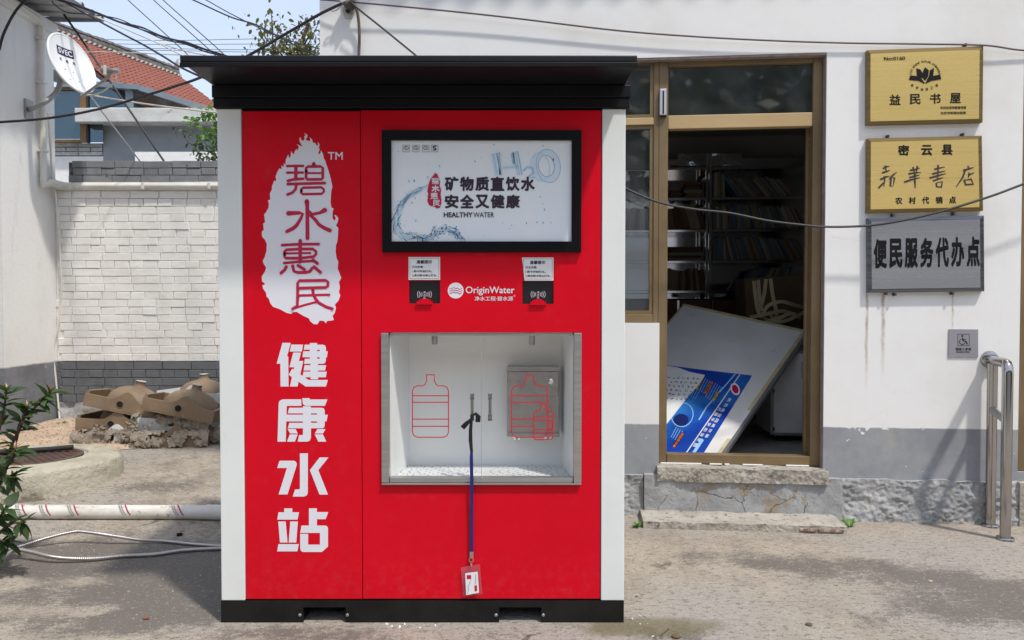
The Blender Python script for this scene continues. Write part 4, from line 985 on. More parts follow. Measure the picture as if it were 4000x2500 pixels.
# ================================================================== card on a lanyard, tied to the door handle
BLKCLOTH = pmat('black_ribbon', (0.012, 0.011, 0.012), rough=0.8)
BLUCLOTH = pmat('navy_lanyard', (0.012, 0.012, 0.16), (0.010, 0.010, 0.12), 40, rough=0.75)
HOLD = glass_mat('pink_clear_sleeve', (0.95, 0.86, 0.88), 0.03, 0.08, 0.16, (0.75, 0.28, 0.42))
lan = thing('card_lanyard', 'navy lanyard with card in clear sleeve tied to bay door handle by black ribbon', 'lanyard', K(1845, 1640, -.02))
def strip(pts, w, y0, th=.0015):
    m = MB(); P = [K(a, b, y) for a, b, y in pts]; n_ = len(P); vs_ = []
    for i in range(n_):
        t = (P[min(i + 1, n_ - 1)] - P[max(i - 1, 0)]).normalized(); s_ = Vector((t.z, 0, -t.x)); ww = (w[i] if isinstance(w, (list, tuple)) else w) / 2
        vs_ += [P[i] + s_ * ww, P[i] - s_ * ww, P[i] - s_ * ww + Vector((0, th, 0)), P[i] + s_ * ww + Vector((0, th, 0))]
    fs = [(4 * i + a, 4 * i + (a + 1) % 4, 4 * i + 4 + (a + 1) % 4, 4 * i + 4 + a) for i in range(n_ - 1) for a in range(4)] + [(3, 2, 1, 0), tuple(range(4 * n_ - 4, 4 * n_))]
    m.add(vs_, fs); return m
strip([(1846, 1622, -.034), (1838, 1640, -.035), (1822, 1655, -.032), (1806, 1672, -.025)], [.006, .010, .017, .019], 0).build('ribbon_tail', BLKCLOTH, lan)
strip([(1843, 1624, -.034), (1858, 1616, -.036), (1868, 1628, -.033), (1866, 1649, -.026)], [.006, .012, .020, .019], 0).build('ribbon_tail', BLKCLOTH, lan)
mb = MB(); mb.bbox(*[c for a, b in zip(K(1837, 1634, -.03), K(1851, 1619, -.03)) for c in (a, b)][:2], -.036, -.014, K(1845, 1638, -.03).z, K(1845, 1618, -.03).z, .003); mb.build('knot', BLKCLOTH, lan)
strip([(1842, 1634, -.032), (1838, 1680, -.024), (1838, 1720, -.016), (1842, 1765, -.014)], [.010, .013, .014, .011], 0).build('ribbon', BLKCLOTH, lan)
strip([(1842, 1762, -.013), (1841, 1790, -.013), (1843, 1890, -.014), (1842, 2000, -.008), (1842, 2160, -.006)], [.010, .0125, .0125, .0125, .0125], 0, .002).build('strap', BLUCLOTH, lan)
strip([(1842, 2156, -.008), (1842, 2180, -.008)], .0135, 0, .005).build('ferrule', STEEL, lan)
mb = MB(); c = K(1841, 2187, -.006); mb.tube([c + Vector((.008 * math.cos(a), 0, .008 * math.sin(a))) for a in [k * math.pi / 8 for k in range(17)]], .0012, 6); mb.tube([c + Vector((0, 0, -.006)), K(1842, 2200, -.006), K(1840, 2214, -.006)], [.003, .0045, .002], 8); mb.build('clip', CHROME, lan)
hq = [K(1800, 2218, -.006), K(1874, 2205, -.006), K(1884, 2319, -.006), K(1809, 2332, -.006)]
mb = MB(); mb.prism(hq, (0, .004, 0)); mb.build('card_sleeve', HOLD, lan)
cq = [K(1817, 2240, -.0075), K(1866, 2233, -.0075), K(1871, 2315, -.0075), K(1821, 2325, -.0075)]
mb = MB(); mb.prism(cq, (0, .0008, 0)); card = mb.build('card', PAPER, lan)
mpc = lambda px, py: K(px, py, -.0079)
mb = MB(); print_polys(mb, [[(1823, 2247), (1840, 2246), (1841, 2262), (1824, 2262)], [(1853, 2287), (1863, 2286), (1864, 2309), (1854, 2310)]], mpc); mb.build('card_print', PRINTR, card, recalc=False)
mb = MB()
for i in range(5): ribbon(mb, [(1858 - i * .2, 2244 + i * 8), (1858.5 - i * .2, 2250 + i * 8)], 3, mpc)
ribbon(mb, [(1838, 2270), (1834, 2280), (1828, 2290), (1830, 2305), (1826, 2318)], 2, mpc); mb.build('card_print', pmat('grey_ink', (.25, .25, .27)), card, recalc=False)

# ================================================================== boundary wall of painted bricks
def brick_paint(name, c1, c2, c3, flake=None, lo=.62, hi=.74, spec=.3):
    n = node_mat(name, 0.8)
    a = n.noise(7, 7, .7); b = n.noise(32, 6, .7)
    oi = n.nt.nodes.new('ShaderNodeObjectInfo')
    col = n.mix(c1, c2, n.rng(a, .38, .66))
    col = n.mix(col, c3, n.math('MULTIPLY', n.rng(b, lo, hi), .8))
    col = n.mix(col, c2, n.math('MULTIPLY', oi.outputs['Random'], .55))
    if flake: col = n.mix(col, flake, n.rng(n.noise(15, 6, .72, co=n.mapping((1, 1, 1), (3, 9, 4))), .655, .675))
    n.color(col); n.bump(n.math('ADD', n.math('MULTIPLY', a, .5), b), .55, .008); return n.m
BWHITE = brick_paint('white_painted_brick', (.90, .89, .865), (.83, .81, .765), (.60, .54, .46))
BGREY = brick_paint('grey_painted_brick', (.165, .175, .19), (.13, .138, .15), (.22, .22, .22))
BCOPE = brick_paint('weathered_grey_brick', (.26, .27, .285), (.19, .195, .205), (.36, .36, .35), flake=(.075, .045, .038), lo=.58, hi=.72)
MWHITE = pmat('white_painted_mortar', (.84, .83, .80), (.74, .72, .67), 12, rough=.85, bump=.8, bscale=60, c3=(.35, .30, .25), s3=30, lo3=.66, hi3=.76)
MGREY = pmat('grey_painted_mortar', (.15, .155, .17), (.12, .125, .135), 12, rough=.85, bump=.8)
MCOPE = pmat('dark_open_joint', (.16, .15, .145), (.06, .05, .045), 14, rough=.9, bump=.8)
WY = AT(213, 1643, 6.63).y; WX0 = -4.0; WX1 = -1.95
gz = lambda py: K(300, py, WY).z
zc0, zc1, zw1, zw0, zgr = gz(713), gz(628), gz(745), gz(1411), gz(1572)
bw = thing('brick_wall', 'boundary wall of white painted bricks with grey base and weathered grey coping', 'wall', ((WX0 + WX1) / 2, WY, .16))
mb = MB(); mb.box(WX0, WX1, WY + .011, WY + .23, zw0, zc0 + .002); mb.build('white_core', MWHITE, bw)
mb = MB(); mb.box(WX0, WX1, WY + .011, WY + .23, zgr, zw0 - .001); mb.build('grey_core', MGREY, bw)
mb = MB(); mb.box(WX0 + .12, WX1, WY + .013, WY + .225, zc0 + .003, zc1 - .012); mb.build('coping_core', MCOPE, bw)
mb = MB(); mb.box(WX0 + .0, WX1, WY - .002, WY + .009, zw1 + .004, zc0 - .001); mb.build('plaster_band', BWHITE, bw)
mb = MB()
def foot(u, v):
    x = WX0 + .02 + (WX1 - WX0) * u; z = .10 + (zgr - .10) * v
    return Vector((x, WY + .004 - .035 * (1 - v) - .035 * (mnoise.fractal(Vector((x * 6, z * 8, 2)), .9, 2, 5) + .2), z))
mb.grid(foot, 90, 14); mb.grid(lambda u, v: foot(u, 1) + Vector((0, v * .1, 0)), 90, 1); mb.build('rubble_footing', PLINTHM, bw, smooth='all')
rb = random.Random(11)
def brick_mesh(L, hgt, seed):
    r = random.Random(seed); m = MB(); c = .0022
    def j(a=.0018): return r.uniform(-a, a)
    fr = [(-L / 2 + c + j(), -.0 + j(), -hgt / 2 + c + j()), (L / 2 - c + j(), j(), -hgt / 2 + c + j()), (L / 2 - c + j(), j(), hgt / 2 - c + j()), (-L / 2 + c + j(), j(), hgt / 2 - c + j())]
    ed = [(-L / 2, .003, -hgt / 2), (L / 2, .003, -hgt / 2), (L / 2, .003, hgt / 2), (-L / 2, .003, hgt / 2)]
    bk = [(x, .06, z) for x, _, z in ed]
    m.add(fr + ed + bk, [(0, 1, 2, 3)] + [(i, 4 + i, 4 + (i + 1) % 4, (i + 1) % 4) for i in range(4)] + [(4 + i, 8 + i, 8 + (i + 1) % 4, 4 + (i + 1) % 4) for i in range(4)])
    return m.mesh('brick', recalc=True)
SL, SH = .247, .119
def courses(z_top, z_bot, n_c, mat, skip_first=0, jitter=.003, gap=.007, x_shift=.0, proud=.0):
    hc = (z_top - z_bot) / n_c
    meshes = {}
    for kind, L in (('s', SL), ('h', SH)):
        for v in range(3):
            me = brick_mesh(L, hc - gap, hash((kind, v)) % 99 + v); me.materials.append(mat); meshes[(kind, v)] = me
    for i in range(n_c):
        z = z_top - hc * (i + .5); kind = 's' if i % 2 == skip_first else 'h'; L = SL if kind == 's' else SH
        x = WX0 + .03 + x_shift + rb.uniform(-.035, .035); first = True
        while x < WX1 - L:
            if kind == 's' and first: k2, L2 = 'h', SH; first = False
            else: k2, L2 = kind, L
            o = link_mesh('brick', meshes[(k2, rb.randrange(3))], mat, bw, (x + L2 / 2, WY + proud + rb.uniform(-jitter, jitter), z + rb.uniform(-.0015, .0015)), (rb.uniform(-.012, .012), rb.uniform(-.006, .006), rb.uniform(-.012, .012)))
            x += L2 + rb.uniform(.003, .009)
courses(zw1, zw0, 22, BWHITE, 0, .0035, gap=.0055)
courses(zw0 - .002, zgr, 5, BGREY, 0, .002, .006)
courses(zc1, zc0, 3, BCOPE, 0, .005, .006, .12, -.006)

# ================================================================== white side building on the left
LW = pmat('aged_white_render', (.70, .70, .685), (.62, .615, .60), 1.6, rough=.85, bump=.35, bscale=25, c3=(.55, .53, .49), s3=3, lo3=.55, hi3=.75)
n = node_mat('aged_white_render_grey_base', .85)
X, Y, Z = n.xyz()
zgl = K(208, 1411, WY).z
w_ = n.mix((.80, .795, .77), (.70, .69, .665), n.rng(n.noise(1.7, 6, .65, co=n.mapping((1, 1, .45))), .4, .7))
w_ = n.mix(w_, (.50, .46, .39), n.math('MULTIPLY', n.rng(n.noise(4, 7, .7, co=n.mapping((1, 1, .2), (4, 2, 1))), .58, .75), .5))
g_ = n.mix((.21, .22, .24), (.15, .155, .17), n.rng(n.noise(3, 7, .7), .4, .65))
g_ = n.mix(g_, (.40, .38, .34), n.rng(n.noise(5, 7, .7), .64, .70))
n.color(n.mix(w_, g_, n.rng(n.math('ADD', Z, n.math('MULTIPLY', n.noise(9, 5), .02)), zgl, zgl + .02, 1.0, 0.0)))
n.bump(n.noise(30, 6, .7), .3, .01); SIDEM = n.m
side = thing('side_building', 'white rendered building on the left with corrugated eave and satellite dish', 'building', (-4.6, 2.5, 0))
zse = 3.62
SEV = WY + .02      # far corner
mb = MB(); mb.box(-9, WX0 - .004, -1.5, 1.9, -.2, zse); mb.box(-9, WX0 - .004, 3.14, SEV, -.2, zse); mb.box(-9, WX0 - .004, 1.9, 3.14, -.2, .3); mb.box(-9, WX0 - .004, 1.9, 3.14, 2.72, zse)
mb.build('wall', SIDEM, side)
mb = MB(); mb.box(WX0 - .14, WX0 - .10, 1.9, 3.14, .3, 2.72); mb.build('window_pane', WINGLASS, side)
mb = MB(); mb.box(WX0 - .16, WX0 - .05, 3.08, 3.14, .3, 2.72); mb.build('window_frame', pmat('blue_grey_frame', (.25, .27, .34), rough=.5), side)
SHEET = pmat('grey_corrugated_sheet', (.40, .41, .43), (.30, .31, .325), 3, rough=.55, metal=.2, c3=(.22, .2, .18), s3=12, lo3=.6, hi3=.75)
mb = MB()
zsh = K(385, 68, SEV - .05).z; xsh = K(385, 68, SEV - .05).x
def sheet(u, v):
    y = -1.6 + (SEV + .03 + 1.6) * u; x = -5.6 + (xsh + 5.6) * v
    ph = (y * 6.5) % 1.0; rib = .028 if ph < .22 else (.0 if ph > .30 else .028 * (1 - (ph - .22) / .08))
    return Vector((x, y, zsh + (xsh - x) * .05 + rib))
mb.grid(sheet, 380, 6); mb.grid(lambda u, v: sheet(u, v) + Vector((0, 0, .006)), 380, 6); mb.build('corrugated_eave', SHEET, side, smooth=30)
mb = MB(); mb.box(-5.6, xsh + .004, SEV + .022, SEV + .034, zsh - .01, zsh + .035); mb.build('eave_fascia', SHEET, side)
mb = MB(); mb.box(-4.3, WX0 + .035, -1.5, SEV - .002, zse - .09, zse - .001); mb.build('eave_beam', SIDEM, side)
for i in range(5):
    mb = MB(); p = sheet(1 - i * .03, .9); mb.lathe([(.012, 0), (.012, .014), (.006, .02)], 8, Matrix.Translation(p)); mb.build('roof_bolt', SHEET, side)

# pipes on the walls
PVC = pmat('aged_white_pvc', (.72, .71, .66), (.64, .62, .56), 4, rough=.45, c3=(.45, .42, .36), s3=9, lo3=.62, hi3=.8)
px_ = WX0 + .035
pv = K(178, 500, 0); yv = (px_ * F / (178 - CX)) - D0
pipe = thing('drain_pipe', 'white plastic pipe running under the eave, down the corner and along the brick wall', 'pipe', (px_, yv, 2.2))
zel = K(178, 722, yv).z; zt0 = K(178, 92, yv).z
zh = K(500, 727, WY - .03).z
mb = MB(); mb.tube([(px_, 0.5, zt0 + .22), (px_, yv - .05, zt0 + .02), (px_, yv, zt0 - .02)], .026, 12); mb.build('upper_pipe', PVC, pipe, smooth=True)
mb = MB(); mb.tube([(px_, yv, zt0 - .02), (px_, yv, zel)], .026, 12); mb.build('downpipe', PVC, pipe, smooth=True)
mb = MB(); mb.tube([(px_, yv, zel + .06), (px_, yv, zel), (px_ + .02, yv + .04, zh + .01), (px_ + .05, WY - .036, zh), (px_ + .16, WY - .036, zh)], .031, 12); mb.build('elbow', PVC, pipe, smooth=True)
mb = MB(); mb.tube([(px_ + .1, WY - .036, zh), (WX1 + .1, WY - .036, zh)], .024, 12); mb.build('wall_pipe', PVC, pipe, smooth=True)
for py in (152, 322, 590):
    mb = MB(); z_ = K(178, py, yv).z; mb.bbox(px_ - .034, px_ + .03, yv - .034, yv + .034, z_ - .01, z_ + .01, .004); mb.build('clip', PVC, pipe)
for px in (280, 562, 820):
    mb = MB(); p = K(px, 727, WY - .036); mb.bbox(p.x - .012, p.x + .012, WY - .064, WY - .003, zh - .03, zh + .03, .004); mb.build('clip', PVC, pipe)
def cable(name, label, pts, r, mat, n=8, per=8, cat='cable', group=None, parent=None):
    P = catmull([Vector(p) for p in pts], per); m = MB(); m.tube(P, r, n)
    o = m.build(name, mat, parent, smooth=True)
    if parent is None: tag(o, label, cat, group)
    return o
CW = pmat('cream_cable', (.66, .63, .56), (.58, .55, .48), 8, rough=.6)
CG = pmat('grey_cable', (.42, .42, .42), rough=.6)
CB = pmat('black_cable', (.014, .012, .018), (.02, .017, .02), 9, rough=.5)
CBR = pmat('brown_cable', (.12, .085, .08), rough=.6)
cable('thin_conduit', 'thin white conduit lying on top of the horizontal wall pipe', [K(185, 650, WY - .05), K(190, 675, WY - .04), K(215, 705, WY - .035), K(270, 718, WY - .03), K(330, 716, WY - .028), K(600, 716, WY - .028), K(900, 714, WY - .028)], .010, PVC, cat='conduit')
cable('loose_white_cable', 'loose white cable hanging down the brick wall corner to the gravel', [K(188, 440, WY - .25), K(196, 560, WY - .15), K(203, 680, WY - .07), (K(222, 800, WY - .06)), K(236, 1000, WY - .04), K(240, 1140, WY - .03), K(228, 1260, WY - .03), K(209, 1370, WY - .03), K(217, 1470, WY - .03), K(228, 1580, WY - .035), K(234, 1652, WY - .05)], .008, PVC)

# ================================================================== satellite dish
DISHW = pmat('white_enamel', (.78, .79, .78), (.74, .75, .74), 5, rough=.35, c3=(.6, .58, .54), s3=14, lo3=.7, hi3=.8)
GALV = pmat('galvanised_steel', (.40, .40, .39), (.32, .32, .315), 10, rough=.5, metal=.5)
dep = 6.15
dc = AT(284, 246, dep)
dn = Vector((.90, -.26, .34)).normalized()
dr_ = dn.cross(Vector((0, 0, 1))).normalized() * -1     # to the right of the dish face
du_ = dn.cross(dr_) * -1
if du_.z < 0: du_ = -du_
dr_ = du_.cross(dn).normalized()
DM = Matrix(((dr_.x, du_.x, dn.x, dc.x), (dr_.y, du_.y, dn.y, dc.y), (dr_.z, du_.z, dn.z, dc.z), (0, 0, 0, 1)))
dish = thing('satellite_dish', 'white oval satellite dish with black and white logo on a bent wall bracket', 'satellite dish', dc)
RX, RYd, DPT = .212, .250, .05
def dz(x, y): return DPT * ((x / RX) ** 2 + (y / RYd) ** 2) - DPT
mb = MB(DM); vs_ = []; fs = []; nr, na = 10, 48
vs_.append(Vector((0, 0, dz(0, 0))))
for i in range(1, nr + 1):
    for k in range(na):
        a = 2 * math.pi * k / na; x, y = RX * i / nr * math.cos(a), RYd * i / nr * math.sin(a); vs_.append(Vector((x, y, dz(x, y))))
for k in range(na): fs.append((0, 1 + k, 1 + (k + 1) % na))
for i in range(nr - 1):
    for k in range(na): a, b = 1 + i * na, 1 + (i + 1) * na; fs.append((a + k, b + k, b + (k + 1) % na, a + (k + 1) % na))
off = len(vs_); vs_ += [v + Vector((0, 0, -.012)) for v in vs_[:1 + nr * na]]; fs += [tuple(i + off for i in f)[::-1] for f in fs[:]]
o0 = 1 + (nr - 1) * na
for k in range(na): fs.append((o0 + k, off + o0 + k, off + o0 + (k + 1) % na, o0 + (k + 1) % na))
mb.add(vs_, fs); refl = mb.build('reflector', DISHW, dish, smooth=50)
mb = MB(DM); mb.tube([Vector((RX * 1.005 * math.cos(a), RYd * 1.005 * math.sin(a), -.006)) for a in [2 * math.pi * k / 48 for k in range(49)]], .009, 8, False); mb.build('rim', DISHW, dish, smooth=True)
def mapD(k): return lambda x, y: DM @ Vector((x, y, dz(x, y) + .002 + .0006 * k))
def subdiv_rect(mb, x0, y0, x1, y1, k, nn=6):
    mb.grid(lambda u, v: mapD(k)(x0 + (x1 - x0) * u, y0 + (y1 - y0) * v), nn, nn)
mb = MB(); subdiv_rect(mb, -.085, .075, .075, .145, 0); mb.build('logo_plate', INK, refl, recalc=False)
mb = MB()
vs2, fs2 = text2d('SVEC', .02); xs2 = [v[0] for v in vs2]; ys2 = [v[1] for v in vs2]
mb.add([mapD(2)(-.072 + .135 * (x - min(xs2)) / (max(xs2) - min(xs2)), .088 + .045 * (y - min(ys2)) / (max(ys2) - min(ys2))) for x, y in vs2], fs2); mb.build('logo_lettering', PRINTW, refl, recalc=False)
mb = MB()
for i, ch in enumerate('斯威克'):
    vs2, fs2 = text2d(ch, .02); xs2 = [v[0] for v in vs2]; ys2 = [v[1] for v in vs2]; x0 = -.075 + i * .062
    mb.add([mapD(1)(x0 + .026 * (x - min(xs2)) / (max(xs2) - min(xs2)), .022 + .026 * (y - min(ys2)) / (max(ys2) - min(ys2))) for x, y in vs2], fs2)
mb.build('logo_lettering', INK, refl, recalc=False)
for x, y in ((-.05, -.05), (.03, -.05), (-.04, -.14), (.04, -.14)):
    mb = MB(); mb.lathe([(.006, 0), (.006, .003), (.002, .005)], 8, DM @ Matrix.Translation((x, y, dz(x, y)))); mb.build('bolt', GALV, refl)
# feed arm and receiver
a0 = DM @ Vector((.02, -RYd - .01, -.02)); lp = AT(432, 272, dep - .35)
a1 = AT(318, 378, dep - .08); a2 = AT(425, 300, dep - .33)
mb = MB(); mb.tube([a0, a1, a2, lp + Vector((0, 0, -.02))], .011, 8); mb.build('feed_arm', GALV, dish, smooth=True)
mb = MB(); q0, q1 = AT(400, 272, dep - .33), AT(466, 278, dep - .36); ax = (q1 - q0)
mb.tube([q0, q0 + ax * .12, q0 + ax * .14, q0 + ax * .4, q0 + ax * .42, q1], [.026, .026, .022, .022, .018, .016], 14); lnb = mb.build('receiver', GALV, dish, smooth=True)
mb = MB(); c = q0 + ax * .25; mb.bbox(c.x - .012, c.x + .012, c.y - .03, c.y + .03, c.z - .045, c.z + .028, .005); mb.build('receiver_clamp', CW, lnb)
cable('receiver_cable', '', [AT(456, 283, dep - .36), AT(448, 320, dep - .34), AT(405, 355, dep - .25), AT(370, 370, dep - .15), AT(335, 372, dep - .05)], .006, CW, parent=dish)
# bracket
yb = (WX0 * F / (122 - CX)) - D0
wp = Vector((WX0, yb, K(122, 428, yb).z))
mb = MB(); mb.tube(catmull([wp + Vector((.01, 0, 0)), AT(165, 405, 6.05), AT(210, 372, 6.1), AT(232, 335, 6.15), AT(238, 290, 6.2)], 6), .021, 12); mb.build('bracket_pole', GALV, dish, smooth=True)
mb = MB(); mb.bbox(WX0 - .003, WX0 + .012, yb - .05, yb + .05, wp.z - .08, wp.z + .08, .003); mb.build('wall_plate', GALV, dish)
mb = MB(); b0 = DM @ Vector((-.02, -.02, -.02)); p = AT(238, 300, 6.2); mb.tube([b0 - dn * .06, p], .03, 8); mb.bbox(p.x - .04, p.x + .04, p.y - .04, p.y + .04, p.z - .05, p.z + .05, .006); mb.build('dish_mount', GALV, dish)

# ================================================================== house with red tile roof behind the wall
HY = 7.0
hz = lambda px, py, y=HY: K(px, py, y)
GREYW = pmat('smooth_grey_render', (.30, .315, .335), (.26, .27, .29), 2.5, rough=.85, c3=(.2, .2, .21), s3=20, lo3=.7, hi3=.8)
LINT = pmat('flaking_white_concrete', (.66, .66, .63), (.52, .52, .49), 3, rough=.9, c3=(.36, .33, .28), s3=5, lo3=.60, hi3=.68, bump=.4, stretch=(1, 1, 1.6))
back = thing('tiled_house', 'house beyond the wall with red tile roof, glazed porch and concrete lintel', 'house', (-3.5, HY, 0))
mb = MB(); mb.box(hz(402, 500).x, hz(1150, 500).x, HY, HY + .2, 0, hz(400, 470).z); mb.build('grey_wall', GREYW, back)
mb = MB(); y0 = HY - .22
mb.bbox(K(291, 450, y0).x, K(1150, 450, y0).x, y0, HY + .25, K(400, 476, y0).z, K(400, 421, y0).z, .008); mb.build('lintel', LINT, back)
mb = MB(); mb.box(K(527, 600, HY - .6).x, hz(1150, 600).x, HY - .6, HY - .45, 0, K(600, 593, HY - .6).z); mb.build('white_dwarf_wall', BWHITE, back)
# brick strip under the porch window, brick by brick
x0, x1 = hz(120, 560).x, hz(402, 560).x
mb = MB(); mb.box(x0, x1, HY + .012, HY + .2, 0, hz(300, 610).z); mb.build('white_sill_wall', BWHITE, back)
BPATCH = brick_paint('flaking_white_brick', (.62, .62, .60), (.45, .45, .45), (.22, .2, .19), flake=(.14, .12, .11), lo=.5, hi=.62)
zz0, zz1 = hz(300, 608).z, hz(300, 558).z; hc = (zz1 - zz0) / 3
mb = MB(); mb.box(x0, x1, HY + .008, HY + .1, zz0 + .001, zz1 - .004); mb.build('joint_core', MCOPE, back)
for i in range(3):
    L = SL if i % 2 == 0 else SH; me = brick_mesh(L * 1.25, hc - .008, i + 40); me.materials.append(BPATCH); x = x1 - .01
    while x - L * 1.25 > x0: link_mesh('brick', me, BPATCH, back, (x - L * .625, HY + rb.uniform(-.004, .004), zz0 + hc * (i + .5)), (0, rb.uniform(-.01, .01), 0)); x -= L * 1.25 + .01
# porch: brown frames, glass, blue-grey steel
BRN = pmat('brown_window_frame', (.20, .115, .045), (.16, .09, .035), 5, rough=.45)
BLUEST = pmat('blue_grey_steel', (.23, .285, .32), (.19, .235, .265), 3, rough=.5)
PGLASS = glass_mat('porch_glass', (.34, .40, .43), .07, .05, .10, (.20, .25, .28))
yg = HY - .12
def pb(name, mat, pxa, pya, pxb, pyb, y, th, parent=back):
    a, b = K(pxa, pyb, y), K(pxb, pya, y); m = MB(); m.bbox(a.x, b.x, y, y + th, a.z, b.z, .004); return m.build(name, mat, parent)
fr1 = pb('window_post', BRN, 312, 342, 334, 555, yg, .06); pb('window_rail', BRN, 120, 544, 311, 556, yg, .06); pb('window_rail', BRN, 120, 340, 311, 352, yg, .06)
pb('window_post', pmat('dark_frame', (.03, .03, .032), rough=.5), 335, 342, 343, 557, yg + .01, .05)
pb('window_pane', PGLASS, 120, 353, 311, 543, yg + .02, .006); pb('window_pane', PGLASS, 344, 478, 402, 556, yg + .03, .006)
pb('porch_pane', PGLASS, 344, 338, 490, 420, yg + .02, .006)
pb('porch_post', BLUEST, 490, 326, 518, 420, yg, .08); pb('porch_beam', BLUEST, 225, 320, 470, 340, yg - .02, .08)
a, b, c, d = K(519, 352, yg + .02), K(519, 420, yg + .02), K(790, 420, yg + .02), K(640, 368, yg + .02)
mb = MB(); mb.prism([a, b, c, d], (0, .006, 0)); mb.build('porch_pane', PGLASS, back)
P1, P2, P3 = K(365, 318, yg - .05), K(540, 330, yg - .05), K(850, 428, yg - .05)
def beam(p, q, h, th, mat, name):
    m = MB(); up = Vector((0, 0, h)); bk = Vector((0, th, 0)); m.hexa([p, q, q + up, p + up], [p + bk, q + bk, q + up + bk, p + up + bk]); return m.build(name, mat, back)
beam(P1, P2, -.06, .1, BLUEST, 'porch_eave'); beam(P2, P3, -.07, .1, BLUEST, 'porch_eave')
beam(K(510, 350, yg - .03), K(800, 424, yg - .03), .018, .04, pmat('dark_steel', (.06, .07, .08), rough=.5), 'porch_bar')
mb = MB(); mb.box(K(100, 400, HY + 2).x, K(900, 400, HY + 2).x, HY + 1.6, HY + 1.7, 0, 3.2); mb.build('inner_wall', GREYW, back)
# the roof: ridge runs away to the right, tiles laid on the slope that faces right
RD0 = 21.0
r0 = AT(150, 97, RD0); dirv = Vector((math.sin(R(21)), math.cos(R(21)), 0)); dnv = Vector((math.cos(R(21)), -math.sin(R(21)), 0))
PIT = R(35); slope = Vector((dnv.x * math.cos(PIT), dnv.y * math.cos(PIT), -math.sin(PIT))); nrm = dirv.cross(slope).normalized()
if nrm.z < 0: nrm = -nrm
def proj(p):
    v = p - CAM; d = v.dot(_f); return (CX + F * v.x / d, CY - F * v.dot(_u) / d)
LR = 0.0
while proj(r0 + dirv * LR)[0] < 690 and LR < 60: LR += .05
NROW, TW, TLg = 20, .17, .27
SLP = NROW * TLg
TILE = brick_paint('red_clay_tile', (.275, .088, .058), (.21, .066, .045), (.16, .075, .055), flake=(.36, .30, .25), lo=.52, hi=.68)
n_ = MATS['red_clay_tile']
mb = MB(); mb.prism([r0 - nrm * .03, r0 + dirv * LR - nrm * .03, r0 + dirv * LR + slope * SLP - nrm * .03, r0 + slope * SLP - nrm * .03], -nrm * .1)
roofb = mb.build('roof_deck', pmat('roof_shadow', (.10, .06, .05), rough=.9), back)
def tile_mesh():
    m = MB(); n1 = 8; prof = [(i / n1, .028 * math.sin(math.pi * 2 * i / n1) + .012) for i in range(n1 + 1)]
    vs_ = []
    for s_, lift in ((0, 0.0), (1.08, .022)):
        for u, h in prof: vs_.append((u * TW, s_ * TLg, h + lift))
    for u, h in prof: vs_.append((u * TW, 1.08 * TLg, h + .022 - .024))
    q = n1 + 1
    fs = [(i, i + 1, q + i + 1, q + i) for i in range(n1)] + [(q + i, q + i + 1, 2 * q + i + 1, 2 * q + i) for i in range(n1)]
    m.add(vs_, fs); me = m.mesh('roof_tile', smooth=45); me.materials.append(TILE); return me
tme = tile_mesh()
TMX = Matrix(((-dirv.x, slope.x, nrm.x, 0), (-dirv.y, slope.y, nrm.y, 0), (-dirv.z, slope.z, nrm.z, 0), (0, 0, 0, 1)))
teul = TMX.to_euler(); cand = []
for j in range(NROW):
    for i in range(int(LR / TW)):
        p = r0 + dirv * ((i + 1) * TW) + slope * (j * TLg); px, py = proj(p - dirv * TW / 2 + slope * TLg / 2)
        vis = 225 < px < 850 and 60 < py < 470
        cand.append((0 if vis else 1, (p - CAM).length, p))
cand.sort(key=lambda t: (t[0], t[1]))
rest = MB()
for k, (v, d, p) in enumerate(cand):
    if k < 300 and v == 0:
        link_mesh('roof_tile', tme, TILE, back, p + nrm * rb.uniform(0, .006), (teul.x, teul.y, teul.z + rb.uniform(-.015, .015)))
    else:
        o_ = len(rest.v); rest.v += [TMX @ vv.co + p for vv in tme.vertices]; rest.f += [tuple(i + o_ for i in f.vertices) for f in tme.polygons]
ro = rest.build('more_roof_tiles', TILE, back, recalc=False, smooth=45); stuff(ro)
RIDGE = pmat('mossy_grey_ridge', (.14, .13, .125), (.07, .065, .06), 5, rough=.95, bump=.8, c3=(.30, .27, .24), s3=12, lo3=.58, hi3=.7)
EDGET = pmat('pale_ridge_tile', (.40, .37, .33), (.26, .23, .21), 10, rough=.9)
mb = MB()
def ridge(u, v):
    p = r0 + dirv * (LR * u); prof = [(-.12, -.05), (-.12, .26), (-.02, .29), (.08, .26), (.12, .18), (.09, .17), (.14, .04), (.14, -.08)]; k = v * (len(prof) - 1); i = min(int(k), len(prof) - 2); t = k - i
    a = prof[i][0] * (1 - t) + prof[i + 1][0] * t; b = prof[i][1] * (1 - t) + prof[i + 1][1] * t
    return p + dnv * a + Vector((0, 0, b + .03 * mnoise.noise(Vector((u * 40, b * 6, 0)))))
mb.grid(ridge, 90, 14)
e0, e1 = [ridge(0, k / 14) for k in range(15)], [ridge(1, k / 14) for k in range(15)]
mb.add(e0, [tuple(range(15))]); mb.add(e1, [tuple(range(15))[::-1]])
mb.build('ridge', RIDGE, back, smooth=50)
me2 = tme.copy(); me2.materials.clear(); me2.materials.append(EDGET)
for i in range(int(LR / TW)): link_mesh('ridge_tile', me2, EDGET, back, r0 + dirv * ((i + 1) * TW) + nrm * .035 - slope * .02, teul, (1, .8, 1.3))
mb = MB(); q = r0 + dirv * (LR - .05) + Vector((0, 0, .27)); mb.tube([q, q + Vector((.03, 0, .12)), q + Vector((.08, 0, .28))], [.07, .06, .01], 8); mb.build('ridge_horn', EDGET, back, smooth=True)
mb = MB(); g0, g1 = r0 + dirv * LR, r0 + dirv * LR + slope * SLP
